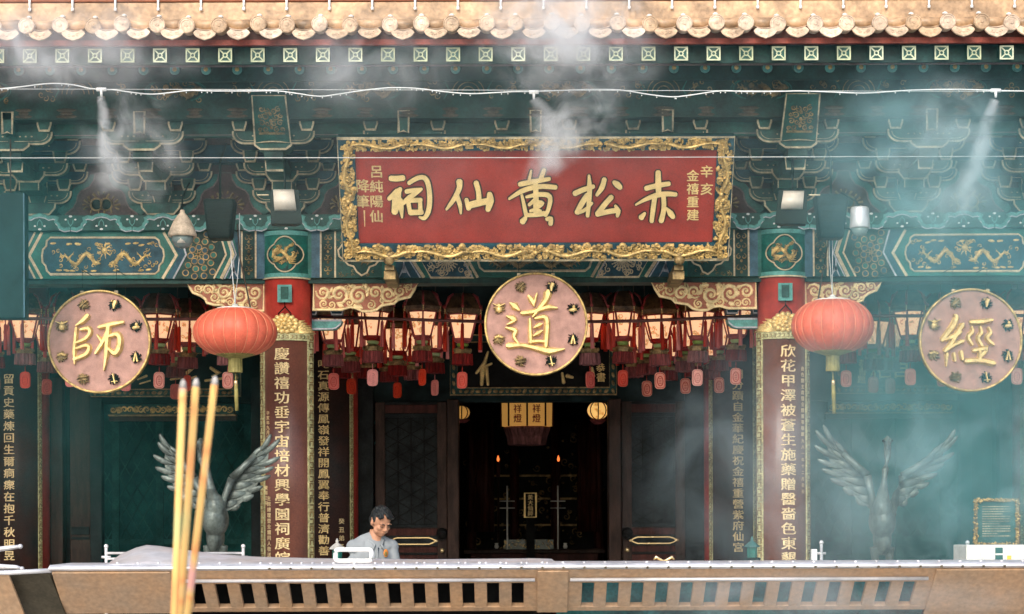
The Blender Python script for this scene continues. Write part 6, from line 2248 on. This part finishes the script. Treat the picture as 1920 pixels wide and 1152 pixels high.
for cx, cy, a0 in ((x0 + cr, y0 + cr, 180), (x1 - cr, y0 + cr, 270), (x1 - cr, y1 - cr, 0), (x0 + cr, y1 - cr, 90)):
    for j in range(5):
        a = R(a0 + j * 22.5); hq.append(W(cx + cr * math.cos(a), cy + cr * math.sin(a), YF - .02 + .06))
mb.tube(hq, .0125, 10, 0, closed=True)
mb.build('handle', ['white'], rl)
Yq = YF + .3
root = empty('steel_handle_bars', W(-30, 1060, Yq), 'two steel tube bars poking in at the lower left edge above the bin', 'steel bars')  # tube ends of a steel lid handle
for pts in ([(-90, 1036), (-10, 1031), (22, 1027), (38, 1025)], [(-90, 1064), (0, 1063), (30, 1064), (41, 1067)]):
    mb = MB(); mb.tube([W(a, b, Yq) for a, b in pts], [.016, .016, .013, .010], 10, 0); mb.ell(W(*pts[-1], Yq), (.014, .014, .014), 0, 8, 6); mb.build('bar', ['steel'], root)
mb = MB(); mb.box(W(-90, 1050, Yq).x - .02, W(-90, 1050, Yq).x + .02, Yq - .02, Yq + .02, 0, W(0, 1030, Yq).z, 0); mb.build('stand', ['steel'], root)
c = W(1245, 1052, YF + .8)
mb = MB()
for s in (-1, 1):
    mb.tube([c + Vector((s * .06, 0, .008)), c + Vector((s * .045, 0, .022)), c + Vector((s * .03, 0, .012)), c + Vector((s * .015, 0, .006)), c], [.004, .010, .008, .006, .004], 8, 0)
mb.box(c.x - .07, c.x + .07, c.y - .02, c.y + .05, zt_top - .0, c.z - .002, 0)
tag(mb.build('brass_ornament', ['brass'], None, loc=c), 'small curled brass ornament just above the ledge below the right door leaf', 'ornament')

# ================================================================ INCENSE STICKS (close to the camera, out of focus)
YI = -17.0
def stick_mat():
    m = bpy.data.materials.new('printed_yellow_incense'); m.use_nodes = True
    nt = m.node_tree; b = nt.nodes['Principled BSDF']
    tc = nt.nodes.new('ShaderNodeNewGeometry'); mp = nt.nodes.new('ShaderNodeMapping'); mp.inputs['Scale'].default_value = (8, 8, 7)
    nt.links.new(tc.outputs['Position'], mp.inputs[0])
    n = nt.nodes.new('ShaderNodeTexNoise'); n.inputs['Scale'].default_value = 1.3; n.inputs['Detail'].default_value = 1
    nt.links.new(mp.outputs[0], n.inputs['Vector'])
    r = nt.nodes.new('ShaderNodeValToRGB'); e = r.color_ramp.elements
    e[0].position, e[0].color = .27, (.50, .45, .18, 1)
    e[1].position, e[1].color = .36, (.70, .45, .16, 1)
    for p, c_ in ((.5, (.72, .43, .14, 1)), (.57, (.70, .30, .10, 1)), (.61, (.72, .45, .16, 1)), (.68, (.68, .34, .28, 1))):
        a = e.new(p); a.color = c_
    nt.links.new(n.outputs['Fac'], r.inputs[0]); nt.links.new(r.outputs[0], b.inputs['Base Color'])
    b.inputs['Roughness'].default_value = .85
    g2 = nt.nodes.new('ShaderNodeTexNoise'); g2.inputs['Scale'].default_value = 420
    nt.links.new(tc.outputs['Position'], g2.inputs['Vector'])
    bp = nt.nodes.new('ShaderNodeBump'); bp.inputs['Strength'].default_value = .5; bp.inputs['Distance'].default_value = .002
    nt.links.new(g2.outputs['Fac'], bp.inputs['Height']); nt.links.new(bp.outputs[0], b.inputs['Normal'])
    return m
M['incense'] = stick_mat()
tops = [(343, 729), (367, 726), (402, 722)]
bots = [(327, 1152), (338, 1152), (352, 1152)]
for i, ((tx, ty), (bx, by)) in enumerate(zip(tops, bots)):
    d = .035 * (i - 1)
    a, b = W(bx, by, YI + d), W(tx, ty, YI + d)
    a2 = a + (a - b).normalized() * .32
    root = empty('incense_stick', a2, ['tall yellow incense stick, the leftmost of the three in the foreground', 'tall yellow incense stick, the middle one of the three in the foreground', 'tall yellow incense stick, the rightmost of the three in the foreground'][i], 'incense stick', 'burning incense sticks in the foreground')
    mb = MB(); mb.tube([a2, a, b], .0055, 14, 0); mb.build('stick', ['incense'], root)
    mb = MB(); dd = (b - a).normalized(); mb.tube([b, b + dd * .007, b + dd * .013], [.0053, .0046, .002], 12, 0); mb.build('ash_tip', ['ash'], root)
cc = W(315, 1152, YI); 
root = empty('incense_urn', (cc.x, YI, 0), 'grey bronze incense urn holding the three tall incense sticks', 'incense burner')
mb = MB(); mb.lathe([(.14, .9), (.20, 1.0), (.21, 1.12), (.19, 1.17), (.16, 1.17), (.15, 1.13)], (cc.x, YI, 0), 32, 0); mb.build('bowl', ['pot'], root)
mb = MB(); mb.lathe([(.02, 1.14), (.155, 1.135), (.155, 1.12)], (cc.x, YI, 0), 24, 0); mb.build('ash_bed', ['ash'], root)
mb = MB(); mb.lathe([(.26, 0), (.26, .08), (.15, .14), (.13, .8), (.16, .9)], (cc.x, YI, 0), 24, 0); mb.build('stand', ['stonelt'], root)

# ================================================================ THE MAN
YM = -3.2; kM = SX(YM)
def Pm(px, py, d=0.0): return W(px, py, YM + d)
root = empty('person', (Pm(700, 1000).x, YM, 0), 'man in a grey polo shirt with short black hair looking down behind the trough', 'person')
hc = Pm(714, 979, -.03)
# head turned to the viewer's right and tipped down
yaw, pitch = R(36), R(27)
HM = Matrix.Rotation(yaw, 3, 'Z') @ Matrix.Rotation(pitch, 3, 'X')     # local: x right of the picture, -y the face, z up
def hp(x, y, z): return hc + HM @ Vector((x, y, z))
def remesh(o, s):
    r = o.modifiers.new('r', 'REMESH'); r.mode = 'VOXEL'; r.voxel_size = s; r.use_smooth_shade = True
    m = o.modifiers.new('s', 'SMOOTH'); m.factor = .5; m.iterations = 3
b = MB()
b.ell(hp(0, .012, .028), (.076, .094, .088), 0, 20, 14, HM)
b.ell(hp(0, -.022, -.035), (.058, .066, .078), 0, 18, 12, HM)
b.ell(hp(0, -.052, -.083), (.026, .026, .024), 0, 12, 8, HM)
for s in (-1, 1):
    b.ell(hp(s * .036, -.058, -.025), (.026, .024, .022), 0, 12, 8, HM)
    b.ell(hp(s * .033, -.079, .018), (.027, .011, .007), 0, 10, 8, HM)
    b.ell(hp(s * .076, .012, -.008), (.010, .020, .031), 0, 10, 8, HM)
    b.ell(hp(s * .010, -.098, -.032), (.010, .011, .008), 0, 8, 6, HM)
    b.ell(hp(s * .045, -.030, -.060), (.022, .035, .028), 0, 10, 8, HM)
b.tube([hp(0, -.083, .012), hp(0, -.096, -.012), hp(0, -.105, -.031)], [.008, .010, .013], 10, 0)
b.ell(hp(0, -.082, -.058), (.023, .010, .0055), 0, 10, 6, HM)
b.ell(hp(0, -.079, -.067), (.019, .010, .0065), 0, 10, 6, HM)
nb = Pm(704, 1010, .02)
b.tube([hp(0, .03, -.05), hp(.0, .035, -.10), nb + Vector((0, 0, .02)), nb - Vector((0, 0, .06))], [.056, .052, .052, .055], 14, 0)
# torso, hips, legs
chest = Pm(699, 1046, .02)
ty = R(18)
TM = Matrix.Rotation(ty, 3, 'Z')
def tp(x, y, z): return Vector((chest.x, chest.y, 0)) + TM @ Vector((x, y, 0)) + Vector((0, 0, z))
sh_z = Pm(700, 1009).z
b.ell(tp(0, .0, sh_z - .20), (.140, .09, .17), 0, 18, 12, TM)
b.ell(tp(0, .0, sh_z - .38), (.14, .095, .18), 0, 18, 12, TM)
b.ell(tp(0, .01, .93), (.155, .105, .13), 0, 18, 12, TM)
fing = []
for s in (-1, 1):
    S_ = tp(s * .158, .01, sh_z - .065); E_ = tp(s * .185, -.03, sh_z - .31); H_ = tp(s * .11, -.25, sh_z - .36)
    b.tube([tp(s * .08, .0, sh_z - .10), S_, (S_ + E_) / 2, E_], [.045, .045, .042, .040], 12, 0)
    b.ell(E_, (.041, .041, .041), 0, 10, 8)
    b.tube([E_, (E_ * .6 + H_ * .4), H_], [.040, .037, .026], 12, 0)
    d = (H_ - E_).normalized(); lat = TM @ Vector((1, 0, 0))
    pc = H_ + d * .05
    b.tube([H_, H_ + d * .03, H_ + d * .085], [(.026, .02), (.040, .017), (.042, .014)], 12, 0)
    for q in range(4):
        base = H_ + d * .078 + lat * (q - 1.5) * .0205
        L = (.066, .076, .072, .056)[q if s < 0 else 3 - q] * 1.0
        b.tube([base, base + d * L * .5 + Vector((0, 0, -.006)), base + d * L * .85 + Vector((0, 0, -.026)), base + d * L + Vector((0, 0, -.042))], [.0095, .009, .0085, .007], 8, 0)
    tb = H_ + d * .025 - lat * s * .035
    b.tube([tb, tb + d * .03 - lat * s * .025, tb + d * .06 - lat * s * .030 + Vector((0, 0, -.012))], [.013, .011, .008], 8, 0)
    hipj = tp(s * .085, .01, .88)
    b.tube([hipj, tp(s * .09, -.01, .48), tp(s * .095, .02, .10)], [.085, .058, .038], 12, 0)
    b.tube([tp(s * .095, .04, .045), tp(s * .105, -.08, .035), tp(s * .11, -.15, .028)], [.04, .038, .026], 10, 0)
body = b.build('body', ['skin'], root); remesh(body, .0055)
# hair
h = MB()
h.ell(hp(0, .026, .050), (.0785, .091, .0735), 0, 20, 14, HM)
h.ell(hp(0, .062, -.002), (.073, .056, .068), 0, 16, 10, HM)
for s in (-1, 1):
    h.ell(hp(s * .069, .004, .026), (.012, .026, .034), 0, 10, 8, HM)
rn = random.Random(31)
for i in range(90):
    x = rn.uniform(-.07, .07); y0 = rn.uniform(-.045, .07)
    zt0 = .050 + .076 * math.sqrt(max(.05, 1 - (x / .082) ** 2 - ((y0 - .026) / .10) ** 2))
    h.tube([hp(x * .92, y0 + .02, zt0 - .006), hp(x, y0 - .008, zt0 + .004), hp(x * 1.06 + rn.uniform(-.01, .01), y0 - .036, zt0 - .010)], [.004, .0062, .002], 5, 0)
for x, z, l in ((-.066, .052, 0), (-.055, .050, 0), (-.042, .056, 0), (-.005, .068, .004), (.008, .062, .004), (.02, .057, .004), (.032, .052, .004), (.044, .048, .002), (.056, .048, 0), (.065, .05, 0)):
    h.tube([hp(x * .8, -.045, .106 - abs(x) * .25), hp(x * .95, -.076 - l, .086 - abs(x) * .2), hp(x * 1.04, -.083 - l + abs(x) * .35, z)], [.011, .0105, .003], 7, 0)
ho = h.build('hair', ['hair'], root); remesh(ho, .0042)
ho.modifiers['s'].iterations = 1
e = MB()
for s in (-1, 1):
    e.tube([hp(s * .015, -.090, .012), hp(s * .034, -.090, .022), hp(s * .056, -.074, .016)], [.003, .0045, .003], 6, 0)
    e.tube([hp(s * .019, -.0855, -.004), hp(s * .034, -.086, -.006), hp(s * .05, -.077, -.004)], [.002, .0035, .002], 6, 0)
e.build('brows_and_lashes', ['hair'], root)
# polo shirt
h = MB()
h.ell(tp(0, .0, sh_z - .185), (.172, .118, .19), 0, 22, 14, TM)
h.ell(tp(0, .0, sh_z - .38), (.172, .118, .22), 0, 22, 14, TM)
h.ell(tp(0, .0, sh_z - .52), (.172, .120, .12), 0, 22, 14, TM)
h.tube([tp(-.15, .015, sh_z - .075), tp(-.07, .02, sh_z - .035), tp(0, .025, sh_z - .012), tp(.07, .02, sh_z - .035), tp(.15, .015, sh_z - .075)], [.058, .066, .070, .066, .058], 14, 0)
for s in (-1, 1):
    S_ = tp(s * .155, .01, sh_z - .075); E_ = tp(s * .185, -.03, sh_z - .31)
    h.tube([tp(s * .09, .0, sh_z - .085), S_, S_ * .55 + E_ * .45, S_ * .2 + E_ * .8], [.078, .068, .061, .064], 14, 0)
    h.ell(S_, (.070, .072, .066), 0, 12, 8)
    for q in range(3):
        h.tube([tp(s * (.05 + .04 * q), -.105, sh_z - .12 - .1 * q), tp(s * (.10 + .03 * q), -.10, sh_z - .2 - .1 * q), tp(s * (.13 + .02 * q), -.085, sh_z - .33 - .08 * q)], [.004, .010, .004], 6, 0)
so = h.build('polo_shirt', ['shirt'], root); remesh(so, .008)
h = MB()
nv = nb
for s in (-1, 1):
    h.tube([nv + TM @ Vector((s * .0, .07, .012)), nv + TM @ Vector((s * .066, .03, .005)), nv + TM @ Vector((s * .064, -.03, -.022)), nv + TM @ Vector((s * .03, -.088, -.062)), nv + TM @ Vector((s * .048, -.108, -.094))], [(.010, .020), (.010, .022), (.010, .022), (.010, .022), (.006, .008)], 10, 0)
h.build('collar', ['shirt'], so)
h = MB()
h.tube([nv + TM @ Vector((.0, -.100, -.075)), tp(0, -.126, sh_z - .16), tp(0, -.124, sh_z - .24)], [(.004, .013), (.004, .013), (.004, .013)], 6, 0)
h.build('button_placket', ['shirt'], so)
h = MB()
bp_ = tp(.082, -.116, sh_z - .125)
h.ell(bp_, (.024, .008, .034), 0, 16, 10, TM @ Matrix.Rotation(R(24), 3, 'Z')); h.ell(bp_ + Vector((0, -.006, -.006)), (.016, .008, .020), 1, 12, 8, TM @ Matrix.Rotation(R(24), 3, 'Z'))
M['badge'] = mat('orange_badge', (.55, .18, .03), .6); M['badge2'] = mat('olive_badge_centre', (.18, .13, .03), .6)
h.build('chest_badge', ['badge', 'badge2'], so)
h = MB()
h.ell(tp(0, .01, .92), (.172, .122, .12), 0, 18, 12, TM)
for s in (-1, 1): h.tube([tp(s * .085, .01, .9), tp(s * .09, -.005, .48), tp(s * .095, .02, .07)], [.10, .078, .066], 14, 0)
to = h.build('trousers', ['trouser'], root); remesh(to, .01)
h = MB()
for s in (-1, 1): h.tube([tp(s * .095, .05, .045), tp(s * .105, -.08, .042), tp(s * .11, -.17, .032)], [.046, .046, .03], 12, 0)
h.build('shoes', ['black'], root)

# ================================================================ GROUND
mb = MB()
mb.add([(-300, -300, 0), (300, -300, 0), (300, 300, 0), (-300, 300, 0)], [(0, 1, 2, 3)], 0)
g_ = mb.build('ground', ['stone']); g_['kind'] = 'structure'

# ================================================================ SMOKE AND MIST (volumes)
def vol_mat(name, dens, col, shape, nscale, lo, hi, ncontrast=1.0, stretch=(1, 1, 1), aniso=.15, seed=0.0, r0=.1, pw=1.0, det=5, warp=.9):
    m = bpy.data.materials.new(name); m.use_nodes = True
    nt = m.node_tree; nt.nodes.clear(); N = nt.nodes.new; L = nt.links.new
    out = N('ShaderNodeOutputMaterial'); pv = N('ShaderNodeVolumePrincipled')
    pv.inputs['Color'].default_value = (*col, 1); pv.inputs['Anisotropy'].default_value = aniso
    L(pv.outputs[0], out.inputs['Volume'])
    tc = N('ShaderNodeTexCoord'); geo = N('ShaderNodeNewGeometry')
    mp = N('ShaderNodeMapping'); mp.inputs['Scale'].default_value = stretch; mp.inputs['Location'].default_value = (seed, seed * 2.1, -seed)
    L(geo.outputs['Position'], mp.inputs[0])
    nz = N('ShaderNodeTexNoise'); nz.inputs['Scale'].default_value = nscale; nz.inputs['Detail'].default_value = det; nz.inputs['Roughness'].default_value = .62; nz.inputs['Distortion'].default_value = .9
    wn = N('ShaderNodeTexNoise'); wn.inputs['Scale'].default_value = nscale * .8; wn.inputs['Detail'].default_value = 2
    L(mp.outputs[0], wn.inputs['Vector'])
    ws = N('ShaderNodeVectorMath'); ws.operation = 'SUBTRACT'; ws.inputs[1].default_value = (.5, .5, .5); L(wn.outputs['Color'], ws.inputs[0])
    wm = N('ShaderNodeVectorMath'); wm.operation = 'SCALE'; wm.inputs['Scale'].default_value = warp * 1.6 / nscale; L(ws.outputs[0], wm.inputs[0])
    wa = N('ShaderNodeVectorMath'); wa.operation = 'ADD'; L(mp.outputs[0], wa.inputs[0]); L(wm.outputs[0], wa.inputs[1])
    L(wa.outputs[0], nz.inputs['Vector'])
    mr = N('ShaderNodeMapRange'); mr.interpolation_type = 'SMOOTHSTEP'
    mr.inputs[1].default_value, mr.inputs[2].default_value = lo, hi
    L(nz.outputs['Fac'], mr.inputs[0])
    def math_(op, a, b=None, clamp=False):
        n = N('ShaderNodeMath'); n.operation = op; n.use_clamp = clamp
        for i, q in enumerate((a, b)):
            if q is None: continue
            if isinstance(q, (int, float)): n.inputs[i].default_value = q
            else: L(q, n.inputs[i])
        return n.outputs[0]
    if shape == 'ell':
        ln = N('ShaderNodeVectorMath'); ln.operation = 'LENGTH'; L(tc.outputs['Object'], ln.inputs[0])
        fo = math_('SUBTRACT', 1.0, ln.outputs['Value'], True)
        sm_ = N('ShaderNodeMapRange'); sm_.interpolation_type = 'SMOOTHSTEP'; sm_.inputs[1].default_value, sm_.inputs[2].default_value = 0, .75
        L(fo, sm_.inputs[0]); fall = sm_.outputs[0]
    else:                                    # cone along -z, object space 0..-1
        sep = N('ShaderNodeSeparateXYZ'); L(tc.outputs['Object'], sep.inputs[0])
        amt = math_('MULTIPLY', sep.outputs[2], -.95)
        ct = N('ShaderNodeVectorMath'); ct.operation = 'SUBTRACT'; ct.inputs[1].default_value = (.5, .5, .5)
        wb = N('ShaderNodeTexNoise'); wb.inputs['Scale'].default_value = nscale * .55; wb.inputs['Detail'].default_value = 4; L(mp.outputs[0], wb.inputs['Vector'])
        L(wb.outputs['Color'], ct.inputs[0])
        cs = N('ShaderNodeVectorMath'); cs.operation = 'SCALE'; L(ct.outputs[0], cs.inputs[0]); L(math_('ADD', amt, .06), cs.inputs['Scale'])
        cm = N('ShaderNodeVectorMath'); cm.operation = 'MULTIPLY'; cm.inputs[1].default_value = (2.8, 2.8, .6); L(cs.outputs[0], cm.inputs[0])
        ca = N('ShaderNodeVectorMath'); ca.operation = 'ADD'; L(tc.outputs['Object'], ca.inputs[0]); L(cm.outputs[0], ca.inputs[1])
        sx = N('ShaderNodeSeparateXYZ'); L(ca.outputs[0], sx.inputs[0])
        rho = math_('SQRT', math_('ADD', math_('MULTIPLY', sx.outputs[0], sx.outputs[0]), math_('MULTIPLY', sx.outputs[1], sx.outputs[1])))
        t = math_('MULTIPLY', sx.outputs[2], -1.0)
        rad = math_('ADD', math_('MULTIPLY', t, 1.0 - r0), r0)
        q = math_('SUBTRACT', 1.0, math_('DIVIDE', rho, rad), True)
        q = math_('POWER', q, 1.5)
        fade = math_('POWER', math_('SUBTRACT', 1.0, t, True), pw)
        thin = math_('DIVIDE', r0 * 1.5, rad)
        fall = math_('MULTIPLY', math_('MULTIPLY', q, fade), math_('ADD', thin, .35))
    d = math_('MULTIPLY', math_('MULTIPLY', fall, mr.outputs[0]), dens)
    L(d, pv.inputs['Density'])
    return m

def puff(name, px, py, Y, rx, ry, rd, dens, label, cat='smoke', nscale=2.0, lo=.36, hi=.66, col=(.9, .92, .93), seed=0.0, rot=0.0, stretch=(1, 1, 1)):
    c = W(px, py, Y); k = SX(Y)
    mb = MB(); mb.ell((0, 0, 0), (1, 1, 1), 0, 20, 12)
    M['_v'] = vol_mat(name + '_volume', dens, col, 'ell', nscale, lo, hi, seed=seed, stretch=stretch)
    o = mb.build(name, ['_v']); o.location = c; o.scale = (rx * k, rd, ry * k); o.rotation_euler = (0, rot, 0)
    o['kind'] = 'stuff'; tag(o, label, cat)
    return o

def jet(px, py, qx, qy, Y, r0, r1, dens, label, seed, nscale=7, pw=.5):
    a, b = W(px, py, Y), W(qx, qy, Y)
    k = SX(Y)
    mb = MB(); n = 20
    rr = r0 / r1
    mb.lathe([(rr * 1.3, .0), (1.0, -.3), (1.6, -1.05)][::-1], (0, 0, 0), n, 0)
    M['_v'] = vol_mat('mist_jet_volume', dens, (.95, .96, .97), 'cone', nscale, .30, .62, r0=rr, seed=seed, pw=pw, aniso=.1)
    o = mb.build('mist_jet', ['_v'])
    d = b - a
    o.location = a; o.scale = (r1 * k, r1 * k, d.length)
    o.rotation_euler = (-d).to_track_quat('Z', 'Y').to_euler()
    o['kind'] = 'stuff'; tag(o, label, 'mist')

WH = (.97, .98, .98)
jet(189, 181, 214, 365, -2.75, 8, 40, 40.0, 'white water mist spraying down from the left nozzle', 1.0, 6, .7)
jet(1001, 186, 1058, 325, -2.75, 12, 80, 20.0, 'white water mist blowing from the middle nozzle over the name board', 2.0, 5, .5)
jet(1866, 188, 1797, 395, -2.75, 12, 40, 36.0, 'white water mist spraying down from the right nozzle', 3.0, 6, .7)
puff('mist_cloud', 1046, 246, -2.7, 85, 80, .3, 8.0, 'patch of white mist over the top edge of the name board', 'mist', 3.6, .44, .68, WH, seed=4.0)
puff('mist_cloud', 1106, 220, -2.7, 80, 85, .3, 4.2, 'fainter grey mist drifting right of the middle nozzle', 'mist', 3.6, .45, .72, WH, seed=5.5)
puff('smoke_cloud', 1062, 26, -3.3, 200, 130, .6, 7.0, 'dense white smoke rolling over the tiled eave in the middle', 'smoke', 2.2, .42, .70, WH, seed=9.0)
puff('smoke_cloud', 1060, 108, -3.1, 215, 105, .5, 4.5, 'grey smoke hanging under the middle of the eave', 'smoke', 2.3, .43, .70, WH, seed=12.0)
puff('smoke_cloud', 110, 92, -3.1, 360, 110, .6, 2.4, 'thin grey smoke under the eave at upper left', 'smoke', 1.7, .38, .72, WH, seed=15.0)
puff('smoke_cloud', 690, 125, -3.0, 210, 120, .5, 1.7, 'faint grey smoke under the eave left of the middle', 'smoke', 1.9, .40, .72, WH, seed=17.0)
puff('smoke_cloud', 250, 280, -2.6, 130, 160, .4, 3.4, 'thin wisps of mist around the left spray', 'mist', 2.8, .45, .74, WH, seed=19.0)
puff('smoke_cloud', 1770, 300, -2.7, 170, 200, .4, 2.6, 'pale wisps of mist drifting left of the right spray', 'mist', 2.4, .42, .74, (.85, .95, .97), seed=37.0)
# the broad bluish haze on the right, deep in the bay and in front of it
HZ = (.42, .86, .92)
puff('incense_haze', 1760, 740, 1.6, 400, 470, 1.5, .75, 'deep teal haze filling the right bay behind the crane', 'smoke', 1.1, .25, .72, (.30, .84, .86), 31.0)
puff('incense_haze', 1800, 620, -3.2, 480, 600, 1.0, .42, 'broad blue grey incense haze veiling the right bay', 'smoke', .9, .22, .72, HZ, 21.0)
puff('incense_haze', 1760, 300, -2.9, 340, 240, .6, 1.15, 'pale haze over the brackets at upper right', 'smoke', 1.7, .38, .66, (.55, .88, .92), 23.0)
puff('incense_haze', 1490, 880, -3.6, 380, 360, .7, .62, 'pale haze drifting before the right column board', 'smoke', 1.6, .36, .68, (.7, .9, .95), 25.0)
puff('incense_haze', 1770, 900, -2.2, 320, 290, .4, 1.4, 'wisps of pale haze round the right crane', 'smoke', 2.6, .44, .66, (.6, .9, .95), 33.0)
puff('incense_haze', 40, 560, -3.0, 330, 480, .8, .2, 'thin teal haze veiling the left bay', 'smoke', 1.0, .25, .75, (.25, .8, .82), 27.0)
puff('incense_haze', 260, 800, 1.8, 380, 420, 1.4, .10, 'thin deep teal haze inside the left bay behind the crane', 'smoke', 1.0, .2, .75, (.22, .82, .82), 35.0)
puff('incense_haze', 900, 260, -3.4, 1250, 330, .8, .17, 'thin milky teal veil of smoke over the whole eave and name board', 'smoke', .8, .15, .8, (.62, .9, .9), 39.0)
puff('incense_haze', 1500, 1125, -9.6, 560, 70, .35, 1.6, 'low pale smoke drifting along the right half of the trough', 'smoke', 2.4, .36, .72, (.86, .92, .93), 29.0)

# ================================================================ CAMERA
cam = bpy.data.cameras.new('Camera'); co = bpy.data.objects.new('Camera', cam); COL.objects.link(co)
xc = Vector((1, 0, -RO)).normalized(); yc_ = Vector((RO, 0, 1)).normalized(); zc_ = xc.cross(yc_)
mtx = Matrix.Identity(4)
for i in range(3): mtx[i][0], mtx[i][1], mtx[i][2] = xc[i], yc_[i], zc_[i]
mtx.translation = Vector((0, -FD, CZ))
co.matrix_world = mtx
cam.sensor_width = 36; cam.lens = FX / 1920 * 36
cam.shift_y = (HY - 576) / 1920.0
cam.clip_start, cam.clip_end = .1, 2000
cam.dof.use_dof = True; cam.dof.focus_distance = 19.3; cam.dof.aperture_fstop = 11
SC.camera = co

# ================================================================ LIGHT
w = bpy.data.worlds.new('World'); SC.world = w; w.use_nodes = True
nt = w.node_tree; bg = nt.nodes['Background']
sky = nt.nodes.new('ShaderNodeTexSky'); sky.sky_type = 'NISHITA'; sky.sun_disc = False
SE, SA = R(36), R(196)
sky.sun_elevation = SE; sky.sun_rotation = SA
sky.air_density = 1.0; sky.dust_density = 3.0
nt.links.new(sky.outputs[0], bg.inputs['Color']); bg.inputs['Strength'].default_value = .15
sl = bpy.data.lights.new('Sun', 'SUN'); so_ = bpy.data.objects.new('Sun', sl); COL.objects.link(so_)
sl.energy = 1.4; sl.angle = R(40); sl.color = (1, .95, .87)
# sky sun_rotation is measured from +Y clockwise seen from above
sd = Vector((math.sin(SA) * math.cos(SE), math.cos(SA) * math.cos(SE), math.sin(SE)))
so_.rotation_euler = sd.to_track_quat('Z', 'Y').to_euler(); so_.location = (0, -10, 20)
SC.view_settings.view_transform = 'Standard'
SC.view_settings.look = 'None'
SC.view_settings.exposure = .86
SC.view_settings.gamma = 1.0
SC.cycles.volume_bounces = 2
SC.cycles.max_bounces = 4
SC.cycles.use_adaptive_sampling = True
SC.cycles.adaptive_threshold = .03
SC.cycles.volume_step_rate = 3
SC.cycles.volume_max_steps = 64
SC.cycles.use_denoising = True
